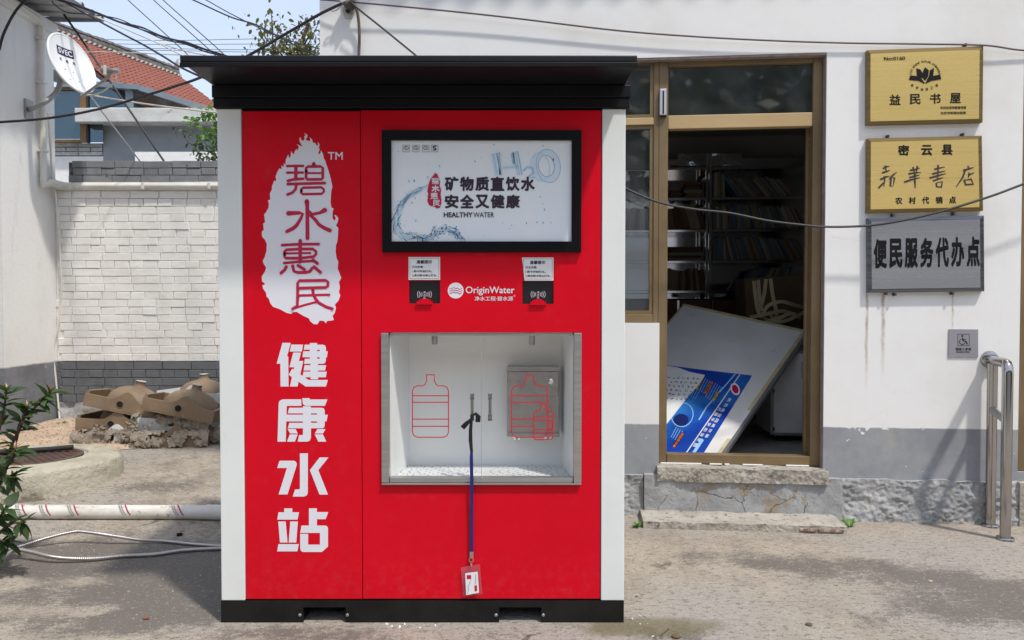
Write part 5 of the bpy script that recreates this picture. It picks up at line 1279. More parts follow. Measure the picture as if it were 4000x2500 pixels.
mb.prism([g0 - nrm * .02, g1 - nrm * .02, Vector((g1.x, g1.y, 0)), Vector((g0.x, g0.y, 0))], -dirv * .1)
w0, w1 = r0 + slope * (SLP - .3), r0 + dirv * LR + slope * (SLP - .3)
mb.build('gable_wall', GREYW, back)
mb = MB(); mb.prism([w0 - nrm * .15, w1 - nrm * .15, Vector((w1.x, w1.y, 0)), Vector((w0.x, w0.y, 0))], -dnv * .1); mb.build('eaves_wall', GREYW, back)

# ================================================================== plaques on the white wall
def brushed(name, c1, c2, c3, rough, metal, streak=40):
    n = node_mat(name, rough); n.b.inputs['Metallic'].default_value = metal
    a = n.noise(1.6, 6, .65, co=n.mapping((.4, .4, streak))); b = n.noise(2.2, 7, .7, co=n.mapping((.35, .35, 16), (2, 3, 1)))
    pat = n.rng(n.noise(3.1, 5, .65, co=n.mapping((1, 1, 1), (5, 2, 7))), .50, .68)
    col = n.mix(c1, c2, n.rng(a, .35, .68)); col = n.mix(col, c3, n.math('MULTIPLY', n.math('MULTIPLY', n.rng(b, .60, .70), pat), .6))
    n.color(col); n.L(n.rng(a, .2, .8, rough, rough + .04), n.b.inputs['Roughness'])
    n.bump(n.noise(2.2, 2, .4), .12, .03); return n.m
GOLD = brushed('brushed_brass', (.86, .62, .22), (.87, .635, .235), (.40, .26, .08), .26, .50)
GOLDE = brushed('tarnished_brass_edge', (.17, .115, .04), (.24, .165, .06), (.05, .03, .012), .36, .6)
SILV = brushed('brushed_grey_steel', (.36, .365, .385), (.40, .405, .425), (.17, .175, .19), .25, .6, 10)
SILVE = brushed('dark_steel_edge', (.10, .105, .12), (.19, .20, .22), (.04, .04, .05), .28, .8)
RUST = pmat('rusty_bolt', (.07, .045, .035), rough=.8)
PT = .028
def plaque(name, label, quad, face, edge, cat='plaque', inset=14):
    c = W((quad[0][0] + quad[1][0]) / 2, (quad[0][1] + quad[2][1]) / 2)
    t = thing(name, label, cat, c, 'metal plaques beside the doorway')
    q = [W(x, y, -PT) for x, y in quad]
    cx_ = sum(p[0] for p in quad) / 4; cy_ = sum(p[1] for p in quad) / 4
    inq = []
    for x, y in quad: inq.append((x + (inset if x < cx_ else -inset), y + (inset if y < cy_ else -inset)))
    q2 = [W(x, y, -PT - .004) for x, y in inq]
    qb = [BMX @ Vector(((BMI @ p).x, -.001, (BMI @ p).z)) for p in q]
    m = MB(); m.add(q2 + q, [(i, (i + 1) % 4, 4 + (i + 1) % 4, 4 + i) for i in range(4)]); m.add(q + qb, [(i, (i + 1) % 4, 4 + (i + 1) % 4, 4 + i) for i in range(4)])
    m.build('bevelled_edge', edge, t, recalc=False)
    m = MB(); m.poly([p for p in q2]); m.build('face', face, t, recalc=False)
    return t
def mapW(k=0): return lambda px, py: W(px, py, -PT - .0046 - .0003 * k)
p1 = plaque('wall_plaque', 'brass plaque numbered 0160 with a black book emblem, topmost on the white wall', [(3387, 196), (3841, 180), (3838, 478), (3386, 488)], GOLD, GOLDE)
p2 = plaque('wall_plaque', 'brass plaque with three lines of black characters, some brush written', [(3388, 541), (3835, 530), (3840, 823), (3387, 832)], GOLD, GOLDE)
p3 = plaque('wall_plaque', 'dark grey steel plaque with one line of tall black characters', [(3389, 852), (3843, 842), (3845, 1138), (3391, 1144)], SILV, SILVE, inset=15)
INKP = pmat('black_enamel', (.008, .007, .008), rough=.6, spec=.2)
def P8(pts): return [(3300 + x * 700 / 1764, 100 + y * 700 / 1764) for x, y in pts]
m = MB(); text_rect(m, 'No:0160', (3453, 222, 3536, 237), mapW(), .025, skew=-2)
m.build('lettering', INKP, p1, recalc=False)
for i, ch in enumerate('益民书屋'):
    m = MB(); x0 = 3475 + i * 78.5; y0 = 369 - i * 2; text_rect(m, ch, (x0, y0, x0 + 43, y0 + 41), mapW(), .024); m.build('character', INKP, p1, recalc=False)
m = MB(); text_rect(m, '中共北京市委宣传部', (3674, 415, 3774, 427), mapW(), .02, skew=-1); text_rect(m, '北京市新闻出版局', (3674, 436, 3773, 447), mapW(), .02, skew=-1); m.build('lettering', INKP, p1, recalc=False)
m = MB()
for k, pts in enumerate(([(703, 420), (745, 432), (775, 480), (765, 520), (708, 498)], [(790, 408), (828, 440), (822, 500), (790, 545), (768, 520), (770, 450)], [(880, 415), (838, 440), (828, 500), (800, 545), (870, 498)],
            [(645, 490), (700, 495), (750, 515), (785, 560), (785, 575), (730, 545), (630, 535)], [(940, 482), (880, 492), (830, 515), (795, 560), (795, 573), (850, 545), (950, 528)])): print_polys(m, [P8(pts)], mapW(k))
c = P8([(790, 490)])[0]
for i, ch in enumerate("STUDY BENEFIT PEOPLE'S ENGINEERING"):
    if ch == ' ': continue
    a = math.pi * (1 - (i + 1.5) / 36.0) ; rr_ = 57; x, y = c[0] + rr_ * math.cos(a), c[1] - rr_ * math.sin(a) + 3
    t = Vector((math.sin(a), math.cos(a))); u_ = Vector((math.cos(a), -math.sin(a))); h_, w_ = 4.2, 2.0
    vs2, fs2 = text2d(ch, .02); xs2 = [v[0] for v in vs2]; ys2 = [v[1] for v in vs2]
    m.add([mapW(1)(*(Vector((x, y)) + t * ((vx - min(xs2)) / max(max(xs2) - min(xs2), .05) - .5) * 2 * w_ + u_ * ((vy - min(ys2)) / max(max(ys2) - min(ys2), .05) - .5) * 2 * h_)) for vx, vy in vs2], fs2)
for i, ch in enumerate('教学益民工程'):
    x, y = P8([(665 + i * 48, 580 + 48 * math.sin(math.pi * (i + .3) / 5.6))])[0]
    text_rect(m, ch, (x - 5, y - 5, x + 5, y + 5), mapW(1), .02)
m.build('book_emblem', INKP, p1, recalc=False)
for x0, y0, ch in ((3508, 566, '密'), (3598, 566, '云'), (3678, 564, '县')):
    m = MB(); text_rect(m, ch, (x0, y0, x0 + 44, y0 + 42), mapW(), .036); m.build('character', INKP, p2, recalc=False)
m = MB()
# brush-written characters: slanted strokes
def P9(pts): return [(3300 + x * 700 / 1764, 650 + y * 700 / 1764) for x, y in pts]
brush = [[(375, 25), (400, 5), (440, 0)], [(365, 65), (410, 50), (445, 40)], [(400, -10), (410, 60)], [(350, 130), (400, 105), (440, 95)], [(395, 95), (385, 200)], [(330, 215), (370, 175), (400, 140)], [(440, 125), (470, 90), (512, 55)], [(455, 100), (450, 195), (475, 195)], [(470, 115), (490, 110), (478, 190)],
         [(640, 40), (700, 30), (740, 15)], [(670, 5), (690, 70)], [(715, -5), (705, 70)], [(625, 75), (680, 65), (750, 60)], [(635, 110), (690, 95), (735, 85)], [(585, 155), (660, 130), (740, 110)], [(690, 65), (690, 150), (695, 215)],
         [(880, 30), (920, 20), (985, 5)], [(860, 75), (920, 60), (990, 45)], [(835, 115), (920, 90), (995, 70)], [(920, -15), (915, 120)], [(865, 145), (920, 125), (970, 112)], [(900, 160), (905, 200), (950, 205), (960, 150), (905, 160)],
         [(1210, -5), (1225, 20)], [(1165, 40), (1220, 25), (1270, 10)], [(1185, 40), (1160, 110), (1095, 205)], [(1225, 60), (1215, 115)], [(1215, 90), (1275, 60)], [(1175, 130), (1190, 180), (1265, 175), (1245, 125), (1180, 135)]]
for i, pts in enumerate(brush):
    q = P9(pts); ribbon(m, q, [7.5 if k < len(q) - 1 else 3.0 for k in range(len(q))], mapW(i % 4))
stuff(m.build('brush_lettering', pmat('brown_black_enamel', (.045, .032, .03), rough=.5), p2, recalc=False))
for i, ch in enumerate('农村代销点'):
    m = MB(); x0 = 3497 + i * 52.5; text_rect(m, ch, (x0, 770 - i * .8, x0 + 28, 798 - i * .8), mapW(), .034); m.build('character', INKP, p2, recalc=False)
for i, ch in enumerate('便民服务代办点'):
    m = MB(); x0 = 3413 + i * 60.5; text_rect(m, ch, (x0, 933 - i * 1.6, x0 + 52, 1049 - i * 1.2), mapW(), .042); m.build('character', INKP, p3, recalc=False)
for pl, pts in ((p1, [(3770, 176)]), (p2, [(3468, 533), (3760, 526), (3488, 840), (3725, 834)]), (p3, [(3462, 1146), (3495, 1150), (3720, 1146)])):
    for x, y in pts:
        m = MB(BMX); q = WL(x, y, -.02); m.bbox(q.x - .006, q.x + .006, -.03, -.001, q.z - .008, q.z + .008, .002); m.build('bolt', RUST, pl)
# accessible-toilet style grey sign
SGREY = pmat('matt_grey_sign', (.30, .29, .315), (.28, .27, .295), 6, rough=.5)
sg = thing('accessibility_sign', 'small square grey sign with wheelchair symbol beside the steel rail', 'sign', W(3763, 1340))
q = [W(x, y, -.006) for x, y in ((3708, 1286), (3821, 1287), (3821, 1396), (3705, 1396))]
m = MB(); m.prism(q, BN * .005); m.build('plate', SGREY, sg)
mw = lambda k: (lambda px, py: W(px, py, -.0066 - .0003 * k))
P10 = lambda pts: [(3300 + x * 700 / 1764, 1200 + y * 700 / 1764) for x, y in pts]
m = MB()
for a, b in (((1113, 266), (1226, 266)), ((1226, 266), (1226, 379)), ((1226, 379), (1113, 379)), ((1113, 379), (1113, 266))): ribbon(m, P10([a, b]), 1.6, mw(0))
(cxx, cyy), = P10([(1157, 283)]); m.add([mw(1)(cxx + 3.6 * math.cos(k * .524), cyy + 3.6 * math.sin(k * .524)) for k in range(12)], [tuple(range(12))])
ribbon(m, P10([(1157, 300), (1165, 332), (1193, 335), (1208, 365)]), 4.2, mw(1)); ribbon(m, P10([(1162, 315), (1190, 316)]), 2.6, mw(2))
ribbon(m, P10([(1145, 315), (1130, 330), (1130, 350), (1150, 367), (1175, 362), (1188, 345)]), 2.6, mw(2))
m.build('wheelchair_symbol', INKP, sg, recalc=False)
m = MB(); text_rect(m, '残疾人专用', (3733, 1358, 3793, 1369), mw(0), .015); text_rect(m, 'Disabled Only', (3736, 1371, 3788, 1379), mw(0), .01); m.build('lettering', INKP, sg, recalc=False)

# ================================================================== stainless grab rail
INOX = pmat('polished_stainless', (.46, .44, .425), (.40, .38, .365), 2, rough=.14, metal=1.0)
rail = thing('grab_rail', 'stainless steel grab rail with two floor posts fixed to the white wall', 'rail', G(3900, 2080))
pf, pr_ = G(3926, 2108), G(3868, 2056)
RR = .025
wflange = W(3853, 1404, 0); zr = W(3853, 1404, 0).z
wl = BMI @ wflange
top_r = Vector((pr_.x, pr_.y, zr)); top_f = Vector((pf.x, pf.y, zr))
wf_ = Vector((top_r.x, top_r.y, 0)) + (top_r - top_f).normalized() * .5
dd = (top_r - top_f); dd.z = 0; dd.normalize()
t_ = ((BO - top_f).dot(BN)) / dd.dot(BN); wallpt = top_f + dd * t_
bend = [top_f + dd * .05, top_f + dd * .02 + Vector((0, 0, -.004)), top_f + dd * .004 + Vector((0, 0, -.02)), top_f + Vector((0, 0, -.05))]
m = MB(); m.tube([wallpt, top_f + dd * .05] + bend[1:] + [Vector((pf.x, pf.y, .006))], RR, 18); m.build('front_post', INOX, rail, smooth=True)
m = MB(); m.tube([Vector((pr_.x, pr_.y, .006)), Vector((pr_.x, pr_.y, zr - RR * .7))], RR, 18); m.build('rear_post', INOX, rail, smooth=True)
zc_ = K(3890, 1620, pr_.y).z
m = MB(); m.tube([Vector((pr_.x, pr_.y, zc_ + .03)), Vector((pf.x, pf.y, zc_ + .0))], RR * .8, 14); m.build('cross_bar', INOX, rail, smooth=True)
for p in (pf, pr_):
    m = MB(); m.lathe([(.042, .001), (.042, .008), (.038, .014), (.027, .016), (.0255, .016)], 24, Matrix.Translation((p.x, p.y, 0))); m.build('floor_flange', INOX, rail, smooth=True)
m = MB(); rot = BN.to_track_quat('Z', 'Y').to_matrix().to_4x4()
m.lathe([(.026, -.03), (.040, -.024), (.047, -.006), (.047, -.001)], 24, Matrix.Translation(wallpt) @ rot); m.build('wall_flange', INOX, rail, smooth=True)
# door chime on the mullion
SILVP = pmat('silver_plastic', (.55, .57, .62), rough=.35, metal=.3)
ch = thing('door_chime', 'slim silver door chime with black slot on the brown door frame', 'door chime', W(2590, 400, FN0))
a, b = WL(2577, 450, FN0 - .02), WL(2604, 346, FN0 - .02)
m = MB(BMX); m.bbox(a.x, b.x, FN0 - .022, FN0 - .001, a.z, b.z, .004); m.build('casing', SILVP, ch)
a2, b2 = WL(2588, 445, FN0 - .02), WL(2594, 355, FN0 - .02)
m = MB(BMX); m.box(a2.x, b2.x, FN0 - .0235, FN0 - .0215, a2.z, b2.z); m.build('slot', INKP, ch)
m = MB(BMX); m.bbox(a.x, b.x, FN0 - .02, FN0 - .001, a.z - .006, a.z - .0005, .001); m.build('end_cap', INKP, ch)

# ================================================================== inside: leaning display board
def cam_pt(px, py, dep): return AT(px, py, dep)
Bp, Cp = AT(3152, 1292, 5.0), AT(2812, 1777, 4.40)
d_ = ray(2672, 1187); e_ = Cp - Bp
tA = (Bp - CAM).dot(e_) / d_.dot(e_) ; Ap = CAM + d_ * tA
ex = (Bp - Ap).normalized(); ey = (Cp - Bp).normalized(); bn = ex.cross(ey).normalized()
if bn.dot(CAM - Bp) < 0: bn = -bn
def bd(px, py, lift=0.0): return hit(px, py, Ap + bn * lift, bn)
board = thing('display_board', 'large white display board with torn blue poster leaning inside the doorway', 'display board', Cp)
wB = (Bp - Ap).length; hB = (Cp - Bp).length + .10; wA = wB
A2 = Bp - ex * wB
BOARDW = pmat('white_board', (.70, .69, .685), (.63, .62, .60), 3, rough=.5, c3=(.45, .40, .33), s3=8, lo3=.66, hi3=.76)
m = MB(); m.hexa([A2, Bp, Bp + ey * hB, A2 + ey * hB], [p - bn * .025 for p in (A2, Bp, Bp + ey * hB, A2 + ey * hB)]); m.build('panel', BOARDW, board)
TAPE = pmat('yellowed_tape', (.55, .48, .27), (.44, .38, .20), 12, rough=.6, bump=.3, c3=(.22, .18, .1), s3=30, lo3=.62, hi3=.72)
ALU = pmat('aluminium_edge', (.30, .30, .33), rough=.35, metal=.7)
def strip_on(p, q, w, lift, th, mat, name, inward):
    m = MB(); a = [p + bn * lift, q + bn * lift, q + inward * w + bn * lift, p + inward * w + bn * lift]
    m.hexa(a, [v + bn * th for v in a]); return m.build(name, mat, board)
strip_on(A2 - ex * .004, Bp + ex * .004, .022, .001, .002, TAPE, 'tape_edge', ey)
strip_on(A2 + ey * .023, A2 + ey * hB, .014, .001, .002, TAPE, 'tape_edge', ex)
strip_on(Bp + ey * .023, Bp + ey * hB * .62, .024, .001, .002, TAPE, 'tape_edge', -ex)
strip_on(Bp + ey * hB * .82, Bp + ey * hB, .020, .001, .002, TAPE, 'tape_edge', -ex)
m = MB(); m.hexa([Bp + ex * .001, Bp + ey * hB + ex * .001, Bp + ey * hB + ex * .02, Bp + ex * .02], [p - bn * .028 for p in (Bp + ex * .001, Bp + ey * hB + ex * .001, Bp + ey * hB + ex * .02, Bp + ex * .02)]); m.build('aluminium_edge', ALU, board)
n = node_mat('blue_poster', .35)
bl1 = n.noise(2.4, 4, .5); bl2 = n.noise(9, 5, .6)
cc = n.mix((.005, .05, .36), (.03, .22, .62), n.rng(bl1, .42, .70)); cc = n.mix(cc, (.004, .02, .16), n.math('MULTIPLY', n.rng(bl2, .55, .75), .6)); n.color(cc); BLUEP = n.m
m = MB()
q = [(2560, 1421), (2716, 1441), (2938, 1467), (2745, 1776), (2600, 1772), (2400, 1760)]
m.prism([bd(x, y, .003) for x, y in q], bn * .0008); pos_ = m.build('blue_poster', BLUEP, board)
mbd = lambda k: (lambda px, py: bd(px, py, .0045 + .0004 * k))
LB = pmat('light_blue_ink', (.30, .55, .85), rough=.4); PW = PRINTW
m = MB(); ribbon(m, [(2890, 1463), (2790, 1610), (2680, 1770)], 4, mbd(0)); m.build('poster_line', PW, pos_, recalc=False)
m = MB(); ribbon(m, [(2872, 1461), (2760, 1590), (2730, 1640)], 5, mbd(0)); m.build('poster_line', LB, pos_, recalc=False); m = MB(); ribbon(m, [(2745, 1715), (2705, 1776)], 12, mbd(0)); m.build('poster_line', LB, pos_, recalc=False)
m = MB()
t1 = '防范电信网络诈骗'; t2 = '共建平安和谐家园'
for txt, (ax_, ay_), (bx_, by_) in ((t1, (2848, 1563), (2762, 1702)), (t2, (2810, 1598), (2716, 1738))):
    for i, chh in enumerate(txt):
        u = i / 7.0; cx_, cy_ = ax_ + (bx_ - ax_) * u, ay_ + (by_ - ay_) * u
        dxy = Vector((-.53, .85)); pxy = Vector((.93, .25)); s_ = 8.0
        tl = Vector((cx_, cy_)) - dxy * s_ + pxy * s_ * .8; tr_ = Vector((cx_, cy_)) + dxy * s_ + pxy * s_ * .8
        br2 = Vector((cx_, cy_)) + dxy * s_ - pxy * s_ * .8; bl_ = Vector((cx_, cy_)) - dxy * s_ - pxy * s_ * .8
        text_quad(m, chh, [tl, tr_, br2, bl_], mbd(1), .02)
m.build('poster_lettering', PW, pos_, recalc=False)
YEL = pmat('yellow_ink', (.70, .55, .03), rough=.5); ORG = pmat('orange_ink', (.75, .17, .03), rough=.5)
for txt, p, q2, mt in (('短信诈骗', (2783, 1490), (2753, 1538), ORG), ('电话诈骗', (2808, 1530), (2786, 1564), YEL), ('网站诈骗', (2746, 1472), (2720, 1520), YEL), ('校园贷诈骗', (2668, 1692), (2632, 1746), ORG)):
    m = MB(); dv = (Vector(q2) - Vector(p)).normalized(); pv2 = Vector((-dv.y, dv.x)) * -5.5
    ribbon(m, [p, q2], 14, mbd(1)); m.build('heading_block', INKP, pos_, recalc=False)
    m = MB(); text_quad(m, txt, [Vector(p) + pv2, Vector(q2) + pv2, Vector(q2) - pv2, Vector(p) - pv2], mbd(3), .025); m.build('poster_heading', mt, pos_, recalc=False)
m = MB()
for gx, gy, n1, ln in ((2795, 1492, 5, 70), (2765, 1478, 3, 55), (2733, 1500, 3, 60), (2650, 1668, 4, 48)):
    for i in range(n1):
        x, y = gx + i * 8 - 8, gy + i * 5
        k = 0
        while k < ln: ribbon(m, [(x - k * .45, y + k * .85), (x - (k + 4) * .45, y + (k + 4) * .85)], 2.6, mbd(1)); k += 6
o = m.build('small_print', LB, pos_, recalc=False); stuff(o)
m = MB(); cx_, cy_ = 2872, 1520
m.add([mbd(2)(cx_ + 19 * math.cos(k * .3142) * .95 + 5 * math.sin(k * .3142), cy_ + 24 * math.sin(k * .3142)) for k in range(20)], [tuple(range(20))]); m.build('badge', PW, pos_, recalc=False)
m = MB(); m.add([mbd(3)(cx_ + 13 * math.cos(k * .3142) * .95 + 4 * math.sin(k * .3142), cy_ + 17 * math.sin(k * .3142)) for k in range(20)], [tuple(range(20))]); m.build('badge_centre', PRINTR, pos_, recalc=False)
m = MB(); ribbon(m, ring(2665, 1620, 42, 47, 30, .3), 3, mbd(0)); m.build('emblem_ring', LB, pos_, recalc=False)
DKB = pmat('deep_blue_ink', (.004, .015, .12), rough=.4)
m = MB(); m.add([mbd(0)(2660 + 30 * math.cos(k * .4488), 1640 + 24 * math.sin(k * .4488)) for k in range(14)], [tuple(range(14))]); m.build('emblem_figure', DKB, pos_, recalc=False)
# torn paper tally sheet pasted over the poster
m = MB(); q = [(2500, 1408), (2612, 1430), (2650, 1436), (2690, 1452), (2754, 1465), (2735, 1495), (2680, 1560), (2608, 1652), (2540, 1730)]
m.prism([bd(x, y, .006) for x, y in q], bn * .001); sh = m.build('tally_sheet', PAPER, board)
m = MB(); rt = random.Random(4)
for i in range(7):
    for k in range(6):
        x, y = 2726 - i * 19 - k * 9, 1478 - i * 4 + k * 16 + (i * 3)
        if y > 1640 or x < 2560: continue
        for _ in range(3):
            a = rt.uniform(0, 3.14); ribbon(m, [(x + rt.uniform(-4, 4), y + rt.uniform(-5, 5)), (x + 6 * math.cos(a) + rt.uniform(-3, 3), y + 6 * math.sin(a))], 1.8, lambda px, py: bd(px, py, .0075))
o = m.build('handwriting', INKP, sh, recalc=False); stuff(o)

# ---- white flight case on castors
CASE = pmat('white_laminate', (.62, .62, .63), (.56, .56, .57), 4, rough=.4)
casep = AT(3012, 1697, 4.95)
cs = thing('flight_case', 'white equipment case with metal corners on castors behind the leaning board', 'case', casep)
ct = AT(3012, 1372, 4.95).z; cl = BMI @ casep
m = MB(BMX); m.bbox(cl.x, cl.x + .55, cl.y, cl.y + .45, casep.z, ct, .004); m.build('body', CASE, cs)
for u0_, u1_, z0_, z1_ in ((cl.x - .006, cl.x + .014, casep.z, ct), (cl.x + .015, cl.x + .55, casep.z - .006, casep.z + .014), (cl.x + .015, cl.x + .55, ct - .014, ct + .006)):
    m = MB(BMX); m.bbox(u0_, u1_, cl.y - .006, cl.y + .012, z0_, z1_, .002); m.build('edge_profile', ALU, cs)
for zc2 in (K(3020, 1530, 2.1).z, K(3020, 1680, 2.1).z):
    m = MB(BMX); m.bbox(cl.x - .003, cl.x + .02, cl.y - .012, cl.y - .005, zc2 - .012, zc2 + .012, .002); m.build('corner_catch', CHROME, cs)
m = MB(BMX); q = WL(3137, 1445, cl.y - .01); m.bbox(q.x - .012, q.x + .012, cl.y - .02, cl.y - .001, q.z - .05, q.z + .05, .004); m.build('latch', ALU, cs)
for du2 in (.06, .48):
    m = MB(BMX); m.lathe([(.025, -.012), (.03, -.008), (.03, .008), (.025, .012)], 14, Matrix.Translation((cl.x + du2, cl.y + .05, zD + .03)) @ Matrix.Rotation(R(90), 4, 'Y')); m.box(cl.x + du2 - .02, cl.x + du2 + .02, cl.y + .03, cl.y + .07, zD + .05, casep.z - .007); m.build('castor', INKP, cs)

# ---- steel bookcase, red cabinet, books
NS = 2.85
def S(px, py, nn=NS): return WL(px, py, nn)
MIRROR = pmat('mirror_steel', (.62, .62, .63), rough=.08, metal=1.0)
n = node_mat('buckled_mirror_steel', .05); n.b.inputs['Metallic'].default_value = 1.0; n.b.inputs['Base Color'].default_value = (.68, .68, .69, 1)
n.bump(n.noise(3.2, 1, .3, co=n.mapping((1, 1, 1.6))), .9, .09); BUCKLE = n.m
bc = thing('bookcase', 'chrome steel bookcase with mirror back standing in the dark room', 'bookcase', W(2770, 1400, NS))
sb0, sb1 = S(2250, 800).x, S(3330, 800).x; su0, su1, su2, su3 = S(2757, 800).x, S(2767, 800).x, S(2770, 800).x, S(2781, 800).x
zbot, ztop = zD + .001, S(2770, 597).z
SD = .30
for a, b in ((su0, su1), (su2, su3), (sb0, sb0 + .03), (sb1 - .03, sb1)):
    m = MB(BMX); m.bbox(a, b, NS, NS + .03, zbot, ztop, .002); m.build('upright', CHROME, bc)
m = MB(BMX); m.box(sb0, sb1, NS + SD, NS + SD + .005, zbot, ztop); m.build('mirror_back', MIRROR, bc)
levels = [657, 776, 901, 1023, 1140]
for i, py in enumerate(levels):
    z_ = S(2770, py).z
    for a, b in ((sb0 + .03, su0 - .001), (su3 + .001, sb1 - .03)):
        m = MB(BMX); m.bbox(a, b, NS + .002, NS + SD - .002, z_ - .013, z_ + .013, .003); m.build('shelf', CHROME, bc)
for a, b in ((2648, 2755), (2782, 2900)):
    m = MB(BMX); p, q = S(a, 648), S(b, 598); m.grid(lambda u, v: Vector((p.x + (q.x - p.x) * u, NS + .004 + .006 * math.sin(u * 5 + v * 3), p.z + (q.z - p.z) * v)), 16, 6); m.build('buckled_crown', BUCKLE, bc, smooth='all')
rc = thing('red_cabinet', 'dark red cabinet with steel posts under the bookcase shelves', 'cabinet', W(2770, 1400, NS - .05))
DRED = pmat('dark_red_laminate', (.14, .012, .014), rough=.4)
zcab = S(2770, 1172).z
for a, b in ((2300, 2455), (2465, 2642), (2650, 2775), (2790, 2935), (2945, 3090), (3100, 3250)):
    m = MB(BMX); m.bbox(S(a, 1250).x, S(b, 1250).x, NS - .06, NS - .042, zD + .06, zcab, .003); m.build('door', DRED, rc)
m = MB(BMX); m.box(sb0, sb1, NS - .041, NS - .001, zD + .001, zcab + .012); m.build('carcass', INKP, rc)
for px in (2646, 2783, 2940):
    m = MB(BMX); q = S(px, 1250).x; m.bbox(q - .012, q + .012, NS - .066, NS - .0425, zD + .06, zcab, .003); m.build('handle_post', CHROME, rc)
bcols = [tuple(v * 1.6 for v in c_) for c_ in [(.05, .09, .16), (.10, .13, .17), (.16, .15, .12), (.22, .20, .16), (.12, .07, .05), (.07, .12, .11), (.20, .14, .08), (.09, .09, .10), (.26, .25, .22), (.05, .12, .22)]]
BOOKM = [pmat('book_cover_%d' % i, c, rough=.6) for i, c in enumerate(bcols)]
BNAMES = ['navy', 'slate', 'khaki', 'beige', 'brown', 'teal', 'tan', 'grey', 'cream', 'blue']; FNAMES = ['brown', 'dark brown', 'tan', 'pale']
BROWNM = [pmat('folder_%d' % i, c, rough=.8) for i, c in enumerate([(.16, .09, .05), (.12, .065, .035), (.22, .14, .08), (.30, .26, .20)])]
PAGES = pmat('book_pages', (.40, .37, .30), rough=.9)
def book_mesh(mat):
    m = MB(); m.bbox(0, 1, 0, 1, 0, 1, .06); me = m.mesh('book', recalc=True); me.materials.append(mat); return me
bmeshes = [book_mesh(m_) for m_ in BOOKM]; fmeshes = [book_mesh(m_) for m_ in BROWNM]
BEUL = BMX.to_euler()
def put_book(name, me, u, z, th, d, h, lean, label, group, nn=NS + .03):
    # lean in radians: positive leans to the left (top goes left)
    o = bpy.data.objects.new(name, me); COL.objects.link(o)
    M_ = BMX @ Matrix.Translation((u, nn, z)) @ Matrix.Rotation(-lean, 4, 'Y') @ Matrix.Diagonal((th, d, h, 1))
    i_ = bmeshes.index(me) if me in bmeshes else -1
    label = (BNAMES[i_] if i_ >= 0 else FNAMES[fmeshes.index(me)]) + ' ' + label
    o.matrix_world = M_; tag(o, label, 'book', group); return o
rk = random.Random(21)
def row(px0, px1, py, lean0, lean1, label, group, hh=(.20, .235), th=(.011, .022), meshes=bmeshes):
    u = S(px0, py).x; ue = S(px1, py).x; z = S(2770, py).z + .0135; u_start = u
    while u < ue:
        t = rk.uniform(*th); h = rk.uniform(*hh); k = (u - u_start) / (ue - u_start); ln = lean0 + (lean1 - lean0) * k + rk.uniform(-.02, .02)
        put_book('book', rk.choice(meshes), u, z + (t * math.sin(-ln) if ln < 0 else 0), t, rk.uniform(.14, .17), h, ln, label, group, NS + .02 + rk.uniform(0, .02)); u += t / max(math.cos(ln), .4) + .0015
row(2786, 2830, 776, .0, .05, 'thin upright book at the post end of the top book row', 'books of the top row')
row(2885, 3112, 776, .62, .70, 'book leaning left in the top row', 'leaning books of the top row')
row(2786, 2938, 901, .02, .10, 'book standing upright in the second row down', 'upright books of the second row')
row(2948, 3165, 901, .22, .50, 'book leaning left in the second row down', 'leaning books of the second row')
row(2786, 2840, 1023, .0, .05, 'thick upright book by the post in the third row down', 'upright books of the third row')
row(2848, 3165, 1023, .22, .55, 'thin book leaning left in the third row down', 'leaning books of the third row')
row(2880, 3060, 1140, -.62, -.35, 'thin book leaning right in the lowest row', 'leaning books of the lowest row')
row(2590, 2745, 901, .12, .35, 'folder leaning left on the left bay shelf', 'brown folders of the left bay', (.19, .24), (.03, .05), fmeshes)
row(2600, 2750, 1140, -.15, .15, 'binder standing on the lowest left bay shelf', 'brown binders of the left bay', (.17, .21), (.02, .035), fmeshes)
row(2470, 2545, 776, .1, .3, 'folder seen through the window on the upper shelf', 'folders behind the window', (.19, .24), (.03, .05), fmeshes)
row(2450, 2545, 901, -.2, .1, 'folder seen through the window on the second shelf', 'folders behind the window lower', (.19, .24), (.03, .05), fmeshes)
def pile(px0, px1, py, cnt, label, group, meshes=fmeshes, th=(.018, .035)):
    z = S(2770, py).z + .0135
    for i in range(cnt):
        t = rk.uniform(*th); a = S(px0 + rk.uniform(0, 18), py).x; b = S(px1 - rk.uniform(0, 18), py).x
        me = rk.choice(meshes); o = bpy.data.objects.new('folder', me); COL.objects.link(o)
        o.matrix_world = BMX @ Matrix.Translation((a, NS + .02 + rk.uniform(0, .03), z)) @ Matrix.Rotation(rk.uniform(-.05, .05), 4, 'Z') @ Matrix.Diagonal((b - a, .2, t, 1)); tag(o, (FNAMES[fmeshes.index(me)] + ' ' if me in fmeshes else '') + label, 'folder', group); z += t + .0015
pile(2612, 2668, 776, 4, 'folder lying in a low pile on the upper left shelf', 'low pile of folders')
pile(2668, 2750, 776, 6, 'folder in the taller pile on the upper left shelf', 'tall pile of folders')
pile(2604, 2752, 1023, 5, 'crumpled folder lying on the third left shelf', 'folders on the third left shelf')
pile(2640, 2752, 1165, 4, 'white paper bundle lying on the cabinet ledge', 'paper bundles on the ledge', [book_mesh(PAPER)], (.008, .014))
pile(2786, 2842, 1165, 3, 'white paper bundle beside the bookcase post', 'paper bundles by the post', [book_mesh(PAPER)], (.008, .014))
